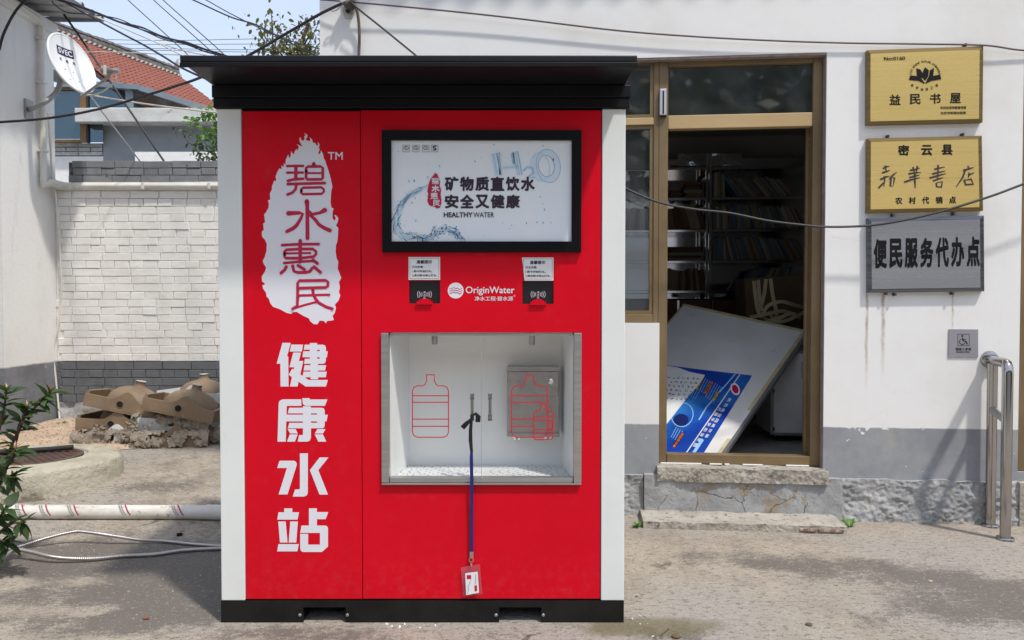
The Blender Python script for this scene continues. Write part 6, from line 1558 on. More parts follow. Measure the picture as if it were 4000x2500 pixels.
# ---- cardboard box with tan strapping
CARD = pmat('brown_cardboard', (.13, .085, .05), (.10, .065, .04), 5, rough=.85)
STRAP = pmat('tan_strapping', (.62, .50, .29), (.52, .41, .23), 8, rough=.5)
nb_ = 1.75
bp = WL(2945, 1345, nb_)
cbx = thing('cardboard_box', 'brown cardboard box wrapped in loose tan straps behind the leaning board', 'box', W(3050, 1345, nb_))
q0, q1 = WL(2955, 1290, nb_), WL(3220, 1085, nb_)
m = MB(BMX @ Matrix.Translation((q0.x, nb_, 0)) @ Matrix.Rotation(R(-4), 4, 'Y') @ Matrix.Translation((-q0.x, -nb_, 0))); m.bbox(q0.x, q1.x, nb_, nb_ + .4, zD + .3, q1.z, .006); m.build('carton', CARD, cbx)
m = MB(BMX); m.box(q0.x + .02, q1.x, nb_ + .03, nb_ + .4, zD + .001, zD + .31); m.build('lower_carton', CARD, cbx)
def strapband(pts, w=.027):
    P = catmull([Vector(W(x, y, nn)) for x, y, nn in pts], 8); m = MB(); vs_ = []
    for i in range(len(P)):
        t = (P[min(i + 1, len(P) - 1)] - P[max(i - 1, 0)]).normalized(); vw = (P[i] - CAM).normalized(); s_ = t.cross(vw).normalized() * w / 2
        for o_ in (s_, -s_): vs_ += [P[i] + o_, P[i] + o_ + vw * .002]
    fs = []
    for i in range(len(P) - 1):
        a = 4 * i; fs += [(a, a + 2, a + 6, a + 4), (a + 1, a + 5, a + 7, a + 3), (a, a + 4, a + 5, a + 1), (a + 2, a + 3, a + 7, a + 6)]
    m.add(vs_, fs); m.build('strap', STRAP, cbx)
na_ = nb_ - .03
strapband([(2945, 1097, na_), (2950, 1150, na_), (2960, 1210, na_), (2975, 1245, na_ - .05)])
strapband([(2962, 1093, na_), (2966, 1150, na_), (2975, 1215, na_)]); strapband([(2992, 1090, na_), (2985, 1150, na_), (2972, 1200, na_)]); strapband([(3010, 1088, na_), (3018, 1150, na_), (3030, 1205, na_), (3035, 1240, na_ - .05)])
strapband([(2975, 1235, na_ - .1), (3000, 1195, na_ - .12), (3050, 1178, na_ - .14), (3100, 1190, na_ - .1), (3150, 1205, na_)])
strapband([(2960, 1225, na_ - .05), (3000, 1250, na_ - .1), (3060, 1255, na_ - .15), (3110, 1235, na_ - .12), (3150, 1215, na_)])
strapband([(3000, 1218, na_ - .06), (3030, 1245, na_ - .1), (3090, 1225, na_ - .1), (3130, 1245, na_ - .06)]); strapband([(2930, 1240, na_ - .1), (2990, 1228, na_ - .14), (3050, 1215, na_ - .1), (3090, 1222, na_ - .05)])

# ================================================================== overhead cables
def pc(pts): return [AT(x, y, d) for x, y, d in pts]
bun = thing('cable_bundle', 'sagging bundle of black cables running from the left eave behind the kiosk roof', 'cables', AT(385, 55, 5.6))
rc2 = random.Random(8)
for k in range(5):
    j = lambda a: rc2.uniform(-a, a)
    base_ = [(150, -25, 6.2), (290, 18, 6.0), (388, 56 + j(2), 5.8), (470, 82 + j(7), 5.6), (560, 118 + j(9), 5.4), (640, 148 + j(9), 5.2), (720, 170 + j(6), 5.0), (800, 196 + j(4), 4.9), (880, 219, 4.8), (1010, 262, 4.65), (1240, 330, 4.48)]
    cable('strand', '', pc([(x, y + (k - 2) * 1.6, d) for x, y, d in base_]), .0045, CB, 6, 6, parent=bun)
cable('power_cable', 'thick black cable sweeping from the left building up to the bracket on the white wall', pc([(-60, 482, 5.3), (0, 477, 5.25), (150, 466, 5.15), (290, 446, 5.05), (430, 415, 4.95), (560, 376, 4.85), (690, 335, 4.75), (790, 300, 4.68), (960, 222, 4.55), (1120, 130, 4.42), (1250, 55, 4.33), (1335, 14, 4.27)]), .0085, CB)
cable('power_cable', 'thick black cable from the eave tip down behind the left end of the kiosk roof', pc([(240, 0, 6.2), (310, 40, 6.1), (385, 82, 5.9), (480, 133, 5.6), (560, 175, 5.4), (640, 222, 5.2), (720, 270, 5.0), (860, 330, 4.8), (1000, 372, 4.6)]), .007, CB)
cable('stay_wire', 'straight black stay from the left eave down to the brick wall top', [AT(205, 0, 6.55), AT(268, 82, 6.58), AT(395, 266, 6.62), K(640, 629, WY + .05)], .009, CB)
cable('dish_cable', 'thin grey cable slanting from the dish arm to the brick wall top', [AT(352, 374, 6.1), AT(440, 490, 6.3), K(546, 629, WY + .04)], .006, CG)
cable('cream_cable', 'cream cable slanting from the dish across the concrete lintel', pc([(325, 366, 6.1), (420, 383, 6.0), (560, 405, 5.8), (700, 423, 5.6), (850, 440, 5.4), (1050, 462, 5.0)]), .006, CW)
cable('cream_cable', 'cream cable crossing the red roof level with the dish logo', pc([(330, 201, 6.1), (450, 204, 6.0), (560, 208, 5.8), (640, 212, 5.6), (760, 217, 5.3), (900, 225, 5.0)]), .004, CW)
cable('cream_cable', 'white cable from the eave tip over the sky to the kiosk roof corner', pc([(250, 20, 6.2), (330, 50, 6.1), (385, 70, 5.95), (500, 118, 5.7), (620, 170, 5.4), (710, 215, 5.1), (860, 270, 4.8)]), .004, CW)
cable('cream_cable', 'paler white cable sagging just below the black bundle', pc([(360, 58, 6.0), (470, 105, 5.8), (600, 160, 5.5), (720, 198, 5.2), (810, 217, 5.0), (950, 250, 4.8)]), .004, CW)
cable('eave_cable', 'black cable looping along the left wall from the eave', [Vector((WX0 + .06, AT(0, 195, 5.85).y, AT(0, 195, 5.85).z)), AT(15, 130, 5.85), AT(60, 45, 5.85), AT(110, -8, 5.85), AT(150, -40, 5.85)], .010, CB)
cable('eave_cable', 'thin black cable drooping under the corrugated eave', pc([(190, -10, 6.3), (225, 28, 6.25), (270, 50, 6.2), (330, 55, 6.1), (400, 62, 5.8)]), .004, CB)
for k, (a, b) in enumerate((((500, 0), (735, 215)), ((600, 0), (838, 213)), ((637, 0), (872, 210)))):
    cable('diagonal_wire', 'thin black wire slanting steeply across the sky above the black bundle', pc([(a[0] - 60, a[1] - 62, 6.4), (a[0], a[1], 6.3), (a[0] + (b[0] - a[0]) * .5 - 4, b[1] * .5 - 4, 6.0), (b[0], b[1], 5.7), (b[0] + 90, b[1] + 90, 5.4)]), .0038, CB, 6, 5, group='three slanting wires in the sky')
cable('sky_wire', 'black wire crossing the sky before the tree, lower of two', pc([(700, -22, 6.2), (755, 0, 6.1), (900, 66, 5.9), (1000, 97, 5.7), (1110, 155, 5.5), (1230, 216, 5.3), (1330, 270, 5.0)]), .0055, CB)
cable('sky_wire', 'thinner black wire crossing the sky before the tree, upper of two', pc([(750, -28, 6.2), (805, 0, 6.1), (900, 53, 5.9), (1040, 122, 5.7), (1130, 158, 5.5), (1250, 192, 5.2), (1400, 240, 4.9)]), .0038, CB)
for k, (y0, y1) in enumerate(((157, 153), (173, 173), (190, 196), (197, 205))):
    cable('far_wire', 'hair-thin level wire far off beyond the tree and tiled roof', pc([(200, y0 - 12, 30), (430, y0 - 2, 30), (700, y0 + 1, 30), (1000, y1 - 1, 30), (1260, y1, 30), (1600, y1 + 3, 30)]), .011, CB, 5, 3, group='far level wires')
cable('wall_wire', 'thin brown cable running along the white wall above plaque and kiosk', [W(1250, -2, -.04), W(1375, 8, -.05), W(1700, 38, -.04), W(2000, 70, -.035), W(2400, 118, -.03), W(2700, 142, -.028), W(3000, 158, -.025), W(3300, 168, -.02), W(3600, 172, -.02), W(3845, 177, -.03), W(3990, 196, -.02), W(4200, 205, -.01)], .005, CBR)
cable('drop_cable', 'black cable slanting from the wall bracket down behind the kiosk roof', [W(1372, 8, -.08), W(1400, 35, -.08), W(1500, 115, -.07), W(1620, 213, -.06), W(1760, 330, -.03)], .0055, CB)
cable('drop_cable', 'brown cable hanging straight from the wall bracket behind the kiosk roof', [W(1365, 8, -.06), W(1392, 35, -.05), W(1403, 110, -.03), W(1402, 215, -.02), W(1395, 360, -.015)], .0085, CBR)
cable('doorway_cable', 'black cable sagging across the open doorway and the grey plaque', [W(2300, 660, -.10), W(2447, 737, -.10), W(2520, 770, -.10), W(2600, 797, -.10), W(2720, 818, -.10), W(2850, 832, -.10), W(3000, 862, -.10), W(3130, 878, -.10), W(3230, 886, -.10), W(3380, 882, -.10), W(3520, 862, -.11), W(3680, 825, -.12), W(3860, 770, -.13), W(4000, 718, -.13), W(4200, 640, -.13)], .0062, CB)
# bracket with insulator clamp
PORC = pmat('galvanised_plate', (.55, .54, .52), (.45, .44, .42), 20, rough=.5, metal=.3)
brk = thing('cable_bracket', 'metal cable bracket with clamp at the top corner of the white wall', 'bracket', W(1355, 30))
m = MB(); q = [W(x, y, -.012) for x, y in ((1335, -12), (1392, -12), (1386, 40), (1372, 70), (1348, 70), (1338, 45))]; m.prism(q, BN * .011); m.build('plate', PORC, brk)
m = MB(); p = W(1360, 45, -.014); m.lathe([(.012, -.012), (.012, 0)], 10, Matrix.Translation(p) @ rot); m.build('bolt', RUST, brk)
m = MB(); m.tube([W(1345, 0, -.03), W(1362, 18, -.06), W(1378, 30, -.03)], [.022, .028, .018], 10); m.build('clamp', pmat('dark_clamp', (.09, .075, .06), rough=.7), brk, smooth=True)
m = MB(); m.bbox(0, .09, -.02, .02, -.015, .015, .004, Matrix.Translation(W(1330, 8, -.06)) @ Matrix.Rotation(R(-20), 4, 'Y')); m.build('wedge', PORC, brk)
cable('wire_loop', '', [W(1338, 10, -.06), W(1305, 22, -.06), W(1296, 42, -.06), W(1312, 40, -.06), W(1335, 22, -.06)], .004, PORC, parent=brk)

# ================================================================== pipes and hoses on the yard
n = node_mat('dirty_white_pvc', .4)
d1 = n.noise(7, 7, .7, co=n.mapping((.5, 1, 1))); d2 = n.noise(26, 6, .72)
X, Y, Z = n.xyz()
cc = n.mix((.72, .70, .66), (.58, .55, .49), n.rng(d1, .4, .66)); cc = n.mix(cc, (.20, .16, .12), n.math('MULTIPLY', n.rng(n.math('ADD', n.math('MULTIPLY', d2, .6), n.math('MULTIPLY', d1, .4)), .56, .63), .85)); n.color(cc); DPVC = n.m
pg = GG(430, 2027); pr2 = .0385
pp = thing('floor_pipe', 'long white plastic pipe with red spiral stripes lying on the concrete', 'pipe', (pg.x, pg.y, zg(pg.x, pg.y)))
py0 = pg.y + pr2 * .2; pz = zg(-2.3, py0) + pr2
m = MB(); m.tube([(-3.6, py0, pz), (-1.55, py0, zg(-1.6, py0) + pr2), (-1.1, py0, zg(-1.3, py0) + pr2)], pr2, 28); m.build('tube', DPVC, pp, smooth=True)
m = MB(); xj = K(805, 2000, py0).x; zj = zg(xj, py0) + pr2; m.tube([(xj, py0, zj), (xj + .5, py0, zg(xj + .5, py0) + pr2)], pr2 * 1.06, 28); m.build('socket', DPVC, pp, smooth=True)
STR = pmat('magenta_stripe', (.38, .02, .10), rough=.5); GINK = pmat('faded_grey_ink', (.22, .21, .21), rough=.6)
def on_pipe(x, a, r=pr2 + .0008): return Vector((x, py0 - math.cos(a) * r, zg(x, py0) + pr2 + math.sin(a) * r))
for px in (88, 180, 290, 490, 695):
    x0 = K(px, 1990, py0).x; m = MB(); vs_ = []
    for i in range(13):
        a = 1.5 - i * .2; x = x0 + i * .0052; vs_ += [on_pipe(x - .004, a), on_pipe(x + .004, a)]
    m.add(vs_, [(2 * i, 2 * i + 1, 2 * i + 3, 2 * i + 2) for i in range(12)]); m.build('spiral_stripe', STR, pp, recalc=False)
    m = MB()
    for i in range(9):
        a = 1.2 - i * .22; x = x0 - .016 + i * .0055
        for dx in (-.012, 0.0): m.add([on_pipe(x + dx - .004, a + .07), on_pipe(x + dx + .004, a + .07), on_pipe(x + dx + .005, a - .05), on_pipe(x + dx - .003, a - .05)], [(0, 1, 2, 3)])
    o = m.build('faded_print', GINK, pp, recalc=False); stuff(o)
HOSE = pmat('ribbed_conduit_metal', (.50, .47, .46), (.42, .39, .38), 6, rough=.32, metal=.8)
def hose(label, pts, r, pitch):
    P = catmull(pts, 14); L = [0]
    for a, b in zip(P, P[1:]): L.append(L[-1] + (b - a).length)
    step = pitch / 4; s_ = 0; out = []; rs = []; i = 0; k = 0
    while s_ < L[-1]:
        while L[i + 1] < s_: i += 1
        t = (s_ - L[i]) / (L[i + 1] - L[i]); out.append(P[i].lerp(P[i + 1], t)); rs.append(r * (1.0 if k % 4 in (0, 1) else .80)); s_ += step; k += 1
    m = MB(); m.tube(out, rs, 10); return tag(m.build('metal_hose', HOSE, smooth=50), label, 'hose')
def hp(lst, r):
    out = []
    for x, y, lift in lst:
        p = GG(x, y); q = GG(x, y, 0) ; z = zg(p.x, p.y) + r + lift
        out.append(G(x, y, z))
    return out
hose('ribbed metal hose arching off the concrete, the farther of two by the kiosk', hp([(-60, 2185, .0), (0, 2158, .0), (100, 2128, .01), (190, 2100, .03), (285, 2078, .045), (330, 2078, .045), (420, 2090, .035), (540, 2108, .012), (640, 2114, .002), (760, 2126, .0), (880, 2134, .0), (1000, 2136, 0)], .0085), .0085, .0075)
hose('ribbed metal hose curving low on the concrete, the nearer of two by the kiosk', hp([(-40, 2230, .0), (0, 2196, .02), (35, 2160, .03), (65, 2147, .035), (120, 2156, .03), (190, 2173, .02), (270, 2182, .01), (370, 2182, .004), (480, 2172, .0), (600, 2166, .0), (720, 2150, .0), (880, 2142, .0), (1000, 2142, 0)], .010), .0100, .009)

# ================================================================== concrete manhole collar with iron cover
n = node_mat('mossy_cast_concrete', .9)
X, Y, Z = n.xyz(); a = n.noise(5, 7, .7); b = n.noise(24, 6, .7)
cc = n.mix((.50, .465, .37), (.38, .345, .265), n.rng(a, .4, .66)); cc = n.mix(cc, (.26, .24, .11), n.math('MULTIPLY', n.rng(n.noise(6, 6, .7, co=n.mapping((1, 1, .35), (2, 2, 2))), .56, .68), .7))
cc = n.mix(cc, (.14, .115, .085), n.math('MULTIPLY', n.rng(b, .60, .70), .6)); n.color(cc); cc = n.mix(cc, (.20, .17, .13), n.rng(n.math('ADD', n.math('MULTIPLY', a, .25), n.math('MULTIPLY', Z, -1.0)), .06, .085))
n.color(cc); n.bump(n.math('ADD', a, b), .9, .02); COLM = n.m
col_ = thing('manhole_collar', 'rounded pale concrete collar with rusty round manhole cover', 'manhole', (-2.98, 2.08, zg(-2.98, 2.08)))
mc = Vector((-3.05, 2.0, 0)); rz = zg(-3.0, 1.95) - .02
RC = .48; HC = .14
m = MB()
def collar(u, v):
    a_ = 2 * math.pi * u; prof = [(1.03, -.05), (1.0, .02), (.99, .11), (.97, .15), (.93, .168), (.82, .175), (.60, .175), (.585, .16), (.0, .16)]
    k = v * (len(prof) - 1); i = min(int(k), len(prof) - 2); t = k - i; r_ = (prof[i][0] * (1 - t) + prof[i + 1][0] * t) * RC; h_ = prof[i][1] * (1 - t) + prof[i + 1][1] * t
    wob = 1 + .035 * mnoise.noise(Vector((math.cos(a_) * 2, math.sin(a_) * 2, h_ * 5))) + .012 * mnoise.noise(Vector((math.cos(a_) * 9, math.sin(a_) * 9, h_ * 30)))
    return mc + Vector((r_ * wob * math.cos(a_) * 1.05, r_ * wob * math.sin(a_), rz + h_))
m.grid(collar, 64, 40); m.build('collar', COLM, col_, smooth=50)
IRON = pmat('rusty_cast_iron', (.115, .075, .062), (.085, .06, .055), 8, rough=.7, metal=.3, c3=(.17, .075, .045), s3=5, lo3=.5, hi3=.7)
m = MB(); CR = .275; zc = rz + .161
m.lathe([(CR, 0), (CR, .012), (CR - .006, .015), (.001, .015)], 48, Matrix.Translation(mc + Vector((0, 0, zc)))); cov = m.build('cover', IRON, col_, smooth=30)
m = MB()
for i in range(-12, 13):
    for j in range(-12, 13):
        x, y = i * .0275, j * .0275
        if (i + j) % 2 == 0 and math.hypot(x, y) < CR - .03: m.bbox(mc.x + x - .0115, mc.x + x + .0115, mc.y + y - .0115, mc.y + y + .0115, zc + .0155, zc + .0195, .0015)
o = m.build('cover_studs', IRON, cov); stuff(o)
m = MB(); a_, b_ = GG(0, 0) if False else mc + Vector((-.30, .12, zc + .045)), None
q0 = K(20, 1788, mc.y - .02); q1 = K(212, 1776, mc.y + .06)
pth = [Vector((mc.x - .32, mc.y - .02, zc + .036)), Vector((mc.x - .10, mc.y + .05, zc + .036)), Vector((mc.x + .04, mc.y + .10, zc + .038)), Vector((mc.x + .17, mc.y + .13, zc + .045))]
m.tube(pth, [.017, .017, .016, .017], 12); tag(m.build('black_stick', pmat('black_rubber', (.02, .018, .017), rough=.7), smooth=True), 'short black rubber hose lying on the rusty manhole cover', 'hose')

# ================================================================== discarded wash basins
CER = pmat('tan_unglazed_ceramic', (.265, .19, .12), (.215, .15, .092), 6, rough=.6, c3=(.42, .35, .26), s3=22, lo3=.64, hi3=.72)
CERW = pmat('white_glazed_ceramic', (.76, .77, .77), rough=.2)
WRAP = pmat('weathered_card_wrapping', (.34, .29, .23), (.20, .165, .13), 20, rough=.95, c3=(.46, .41, .35), s3=40, lo3=.58, hi3=.7)
def apron_prof(t, L):         # height of the rim wall along the front edge, with the hump over the overflow hole
    return .082 + .070 * math.exp(-((t - .08) / .085) ** 2 / 2)
def basin_meshes():
    L, Dp, th = .52, .42, .022; out = {}
    m = MB(); N = 40
    for side in range(4):
        pts = []
        for i in range(N + 1):
            t = -0.5 + i / N
            if side in (0, 2): p = (t * L, (-Dp / 2 if side == 0 else Dp / 2)); h = apron_prof(t, L) if side == 0 else .085
            else: p = ((L / 2 if side == 1 else -L / 2), t * Dp); h = .085 + (.0 if side == 1 else .01 * (1 - 2 * t))
            pts.append((p[0], p[1], h))
        nrm_ = [(0, 1), (-1, 0), (0, -1), (1, 0)][side]; vs_ = []
        for x, y, h in pts:
            vs_ += [Vector((x, y, 0)), Vector((x, y, h)), Vector((x + nrm_[0] * th, y + nrm_[1] * th, h)), Vector((x + nrm_[0] * th, y + nrm_[1] * th, 0))]
        if side in (1, 3):
            for v in vs_: v.y = max(-Dp / 2 + th, min(Dp / 2 - th, v.y))
        m.add(vs_, [(4 * i + a, 4 * i + (a + 1) % 4, 4 * i + 4 + (a + 1) % 4, 4 * i + 4 + a) for i in range(N) for a in range(4)] + [(3, 2, 1, 0), (4 * N, 4 * N + 1, 4 * N + 2, 4 * N + 3)])
    m.box(-L / 2 + .001, L / 2 - .001, -Dp / 2 + .001, Dp / 2 - .001, -.012, -.0005)
    out['apron'] = m.mesh('apron', smooth=40, recalc=True)
    m = MB(); vs_ = []; na = 36
    prof = [(1.0, .0), (.985, .035), (.93, .075), (.82, .112), (.66, .142), (.48, .16), (.30, .172), (.235, .182), (.215, .195), (.21, .212), (.235, .218), (.20, .219), (.17, .20), (.0, .19)]
    for r_, h_ in prof:
        for k in range(na):
            a_ = 2 * math.pi * k / na; squash = 1.0
            x = r_ * .215 * math.cos(a_) + .03; y = r_ * .165 * math.sin(a_) + .01
            if r_ < .32: x = r_ * .165 * math.cos(a_) + .03; y = r_ * .165 * math.sin(a_) + .03
            vs_.append((x, y, h_))
    m.add(vs_, [(i * na + k, i * na + (k + 1) % na, (i + 1) * na + (k + 1) % na, (i + 1) * na + k) for i in range(len(prof) - 1) for k in range(na)])
    out['bowl'] = m.mesh('bowl', smooth=55, recalc=True)
    m = MB(); m.lathe([(.028, 0), (.028, .004), (.024, .005), (.024, -.02), (.001, -.02)], 20, Matrix.Translation((.0, -Dp / 2, .052)) @ Matrix.Rotation(R(90), 4, 'X')); out['ring'] = m.mesh('overflow_ring', smooth=40, recalc=True)
    m = MB(); m.add([(.0 + .023 * math.cos(k * .314), -Dp / 2 - .0015, .052 + .023 * math.sin(k * .314)) for k in range(20)], [tuple(range(20))]); out['hole'] = m.mesh('overflow_hole')
    m = MB(); m.lathe([(.036, .0), (.036, .004), (.026, .004), (.026, 0)], 20, Matrix.Translation((.03, .03, .216))); out['glaze'] = m.mesh('outlet_rim', smooth=40)
    # hump shoulder joining bowl and apron
    m = MB(); m.grid(lambda u, v: Vector(((u - .5) * .20 + .02, -Dp / 2 + .02 + v * .09, .03 + .115 * math.exp(-((u - .5) / .22) ** 2) * (1 - .15 * v))), 14, 6); out['shoulder'] = m.mesh('shoulder', smooth='all')
    out['size'] = (L, Dp)
    return out
BMs = basin_meshes()
APW = BMs['apron'].copy(); APW.materials.append(CERW)
for k, mt in (('apron', CER), ('bowl', CER), ('ring', CER), ('hole', DARK), ('glaze', CERW), ('shoulder', CER)): BMs[k].materials.append(mt)
def wrap_mesh(seed, L=.56, dep=.10, hgt=.10):
    m = MB()
    def fn(u, v):
        a_ = v * math.pi * 1.2 - .5; x = (u - .5) * L; nz_ = mnoise.fractal(Vector((x * 26 + seed, v * 6, seed)), .8, 2.2, 4); nz2 = mnoise.noise(Vector((x * 90, v * 30, seed)))
        r_ = 1 + .30 * nz_ + .16 * nz2
        return Vector((x + .01 * nz2, -.22 - .03 * math.cos(a_) * r_, hgt * .5 + hgt * .62 * math.sin(a_ - .4) * r_))
    m.grid(fn, 200, 22); m.f = [f for f in m.f if mnoise.noise(Vector((m.v[f[0]].x * 11, m.v[f[0]].z * 16, seed * 3))) + .35 * mnoise.noise(m.v[f[0]] * 60) < .24]; return m.mesh('card_wrapping', smooth=25)
def basin(label, px, py, dep, rot, white=False, wrap=None, sc=1.0, bowl=True):
    p = AT(px, py, dep)
    t = thing('wash_basin', label, 'basin', p, 'discarded wash basins')
    M_ = Matrix.Translation(p) @ Euler([R(a) for a in rot]).to_matrix().to_4x4() @ Matrix.Scale(sc, 4) @ Matrix.Translation((0, BMs['size'][1] / 2, 0))
    def part(name, me, mat):
        o = bpy.data.objects.new(name, me); COL.objects.link(o); o.parent = t; o.matrix_parent_inverse = WM[t.name].inverted(); o.matrix_basis = M_
        if len(me.materials) == 0: me.materials.append(mat)
        WM[o.name] = M_; return o
    part('rim', APW if white else BMs['apron'], None); part('overflow_hole', BMs['hole'], None); part('overflow_ring', BMs['ring'], None)
    if bowl: part('bowl', BMs['bowl'], None); part('outlet_rim', BMs['glaze'], None); part('shoulder', BMs['shoulder'], None)
    if wrap is not None:
        me = wrap_mesh(wrap); me.materials.append(WRAP); o = part('card_wrapping', me, WRAP)
    return t
# (px, py) is the bottom middle of the front rim; photo pixel -> depth on the gravel
dB = GG(540, 1742).y + D0
basin('wrapped basin at the bottom left of the stack, shreds of card on white glaze', 432, 1737, dB + .02, (0, 0, 2), True, 1.3, bowl=False)
basin('bare tan basin at the bottom of the stack, right of the wrapped one', 668, 1741, dB - .04, (0, 0, 4), False, 2.9)
basin('wrapped basin lying at the right end of the stack beside the kiosk', 925, 1728, dB + .05, (0, 0, -14), True, 7.7)
basin('tan basin in the middle layer with a scrap of card beside its hole', 432, 1683, dB + .03, (0, 3.5, 3), False, None)
basin('white glazed basin wrapped in card in the middle layer', 668, 1678, dB + .02, (0, 2, 4), True, 4.2, bowl=False)
basin('tilted tan basin on top of the left stack showing its round outlet', 462, 1606, dB + .02, (-2, 13, 6), False, None)
basin('tilted tan basin on top of the right stack close to the kiosk', 690, 1622, dB - .05, (-2, 13, 6), False, None)
basin('basin with white glazed front lying behind the two tilted ones', 730, 1578, dB + .45, (0, 0, -3), True, None)
m = MB(); m.bbox(K(590, 1600, dB + .35 - D0).x, K(900, 1600, dB + .35 - D0).x, dB + .42 - D0, dB + .85 - D0, .16, AT(700, 1590, dB + .45).z - .012, .01)
tag(m.build('upturned_crate', pmat('dark_crate', (.10, .085, .07), (.06, .05, .045), 12, rough=.9)), 'dark crate behind the stack carrying the rear basin', 'crate')
rw2 = random.Random(2)
# loose scraps of card
for x, y, d in ((395, 1672, dB - .02), (505, 1690, dB - .03), (520, 1660, dB - .02)):
    m = MB(); c = AT(x, y, d); m.grid(lambda u, v: c + Vector(((u - .5) * .09, -.02 - .015 * mnoise.noise(Vector((u * 5, v * 5, x))), (v - .5) * .06 + .01 * mnoise.noise(Vector((u * 4, x, v * 9))))), 8, 6)
    tag(m.build('card_scrap', WRAP, smooth=25), 'torn scrap of weathered card stuck to the stacked basins', 'scrap', 'card scraps on the basins')

# ================================================================== plants
def leaf_mesh(L, Wd, seed, mat, fold=.25):
    m = MB(); r = random.Random(seed); n1 = 6; vs_ = []
    for i in range(n1 + 1):
        t = i / n1; w = Wd * math.sin(math.pi * t ** .8) * (1 if 0 < i < n1 else 0) + .0005; dr_ = -.35 * L * t * t
        vs_ += [Vector((t * L, -w / 2, fold * w / 2 + dr_)), Vector((t * L, 0, dr_)), Vector((t * L, w / 2, fold * w / 2 + dr_))]
    m.add(vs_, [(3 * i, 3 * i + 1, 3 * i + 4, 3 * i + 3) for i in range(n1)] + [(3 * i + 1, 3 * i + 2, 3 * i + 5, 3 * i + 4) for i in range(n1)])
    me = m.mesh('leaf', smooth='all'); me.materials.append(mat); return me
def leaf_mat(name, c1, c2, rough=.35):
    n = node_mat(name, rough); oi = n.nt.nodes.new('ShaderNodeObjectInfo')
    col = n.mix(c1, c2, oi.outputs['Random']); col = n.mix(col, tuple(x * .6 for x in c1), n.math('MULTIPLY', n.rng(n.noise(60, 3), .45, .7), .5)); n.color(col)
    n.b.inputs['Subsurface Weight'].default_value = 0.0
    tr = n.nt.nodes.new('ShaderNodeBsdfTranslucent'); tr.inputs['Color'].default_value = (c2[0] * 1.5, c2[1] * 1.8, c2[2] * .8, 1)
    mx = n.nt.nodes.new('ShaderNodeMixShader'); mx.inputs[0].default_value = .22
    out = n.nt.nodes['Material Output']; n.L(n.b.outputs[0], mx.inputs[1]); n.L(tr.outputs[0], mx.inputs[2]); n.L(mx.outputs[0], out.inputs['Surface']); return n.m
LEAFD = leaf_mat('glossy_dark_leaf', (.020, .046, .015), (.070, .118, .036), .55); LEAFR = leaf_mat('reddish_young_leaf', (.22, .06, .03), (.12, .12, .04))
BARK = pmat('brown_twig', (.12, .08, .05), (.08, .05, .035), 20, rough=.9)
lm = [leaf_mesh(.095, .036 + .004 * i, i, LEAFD) for i in range(3)] + [leaf_mesh(.075, .03, 5, LEAFD)]; lr = leaf_mesh(.045, .014, 9, LEAFR)
shrub = thing('leafy_shrub', 'dark green glossy leaved shrub with reddish shoots at the left edge', 'shrub', AT(-90, 2350, 3.4))
rs_ = random.Random(14)
sprays = [[(-160, 2300, 3.45), (-70, 1990, 3.45), (0, 1850, 3.45), (60, 1730, 3.45), (80, 1650, 3.45), (150, 1580, 3.43), (195, 1535, 3.42)],
          [(-130, 2100, 3.4), (-60, 1850, 3.4), (-10, 1700, 3.38), (15, 1600, 3.38), (24, 1530, 3.38)],
          [(-60, 1990, 3.4), (0, 1880, 3.36), (40, 1800, 3.34), (60, 1760, 3.33)],
          [(-180, 2350, 3.3), (-80, 2180, 3.28), (0, 2080, 3.26), (50, 2045, 3.25), (100, 2040, 3.24)],
          [(-120, 2260, 3.3), (-50, 2160, 3.28), (0, 2120, 3.27), (30, 2130, 3.26)],
          [(-30, 1900, 3.35), (20, 1860, 3.33), (50, 1870, 3.32)], [(-150, 2300, 3.3), (-70, 2120, 3.25), (-10, 2030, 3.24), (20, 1990, 3.24)],
          [(40, 1760, 3.45), (90, 1640, 3.43), (105, 1600, 3.43)]]
cnt = 0
for sp in sprays:
    P = catmull([AT(*q) for q in sp], 6); m = MB(); nP = len(P); m.tube(P, [.008 * (1 - .75 * i / nP) + .0012 for i in range(nP)], 6); m.build('stem', BARK, shrub, smooth=True)
    for i in range(4, nP, 1):
        if proj(P[i])[0] < -40: continue
        for side in ((0, 1) if i < nP - 4 else (0, 1, 2)):
            if rs_.random() < .30: continue
            t = (P[min(i + 1, nP - 1)] - P[i - 1]).normalized(); az = rs_.uniform(0, 6.28); s_ = t.orthogonal().normalized(); s_ = Matrix.Rotation(az, 3, t) @ s_
            d = (s_ * 1.0 + t * rs_.uniform(.2, .9) + Vector((0, 0, .15))).normalized(); yv = Vector((0, 0, 1)).cross(d); yv = yv.normalized() if yv.length > .1 else Vector((1, 0, 0)); zv = d.cross(yv)
            yv = Matrix.Rotation(rs_.uniform(-.6, .6), 3, d) @ yv; zv = d.cross(yv)
            sc = rs_.uniform(.65, 1.1); M_ = Matrix(((d.x, yv.x, zv.x, 0), (d.y, yv.y, zv.y, 0), (d.z, yv.z, zv.z, 0), (0, 0, 0, 1)))
            o = bpy.data.objects.new('leaf', rs_.choice(lm)); COL.objects.link(o); o.parent = shrub; o.matrix_parent_inverse = WM[shrub.name].inverted()
            o.matrix_basis = Matrix.Translation(P[i]) @ M_ @ Matrix.Scale(sc, 4); cnt += 1
    for k in range(3):
        if proj(P[-1])[0] > 0 and sp[-1][1] < 2000:
            o = bpy.data.objects.new('young_leaf', lr); COL.objects.link(o); o.parent = shrub; o.matrix_parent_inverse = WM[shrub.name].inverted()
            o.matrix_basis = Matrix.Translation(P[-1]) @ Euler((rs_.uniform(-.4, .4), -1.2 + rs_.uniform(-.3, .3), k * 2.1)).to_matrix().to_4x4()
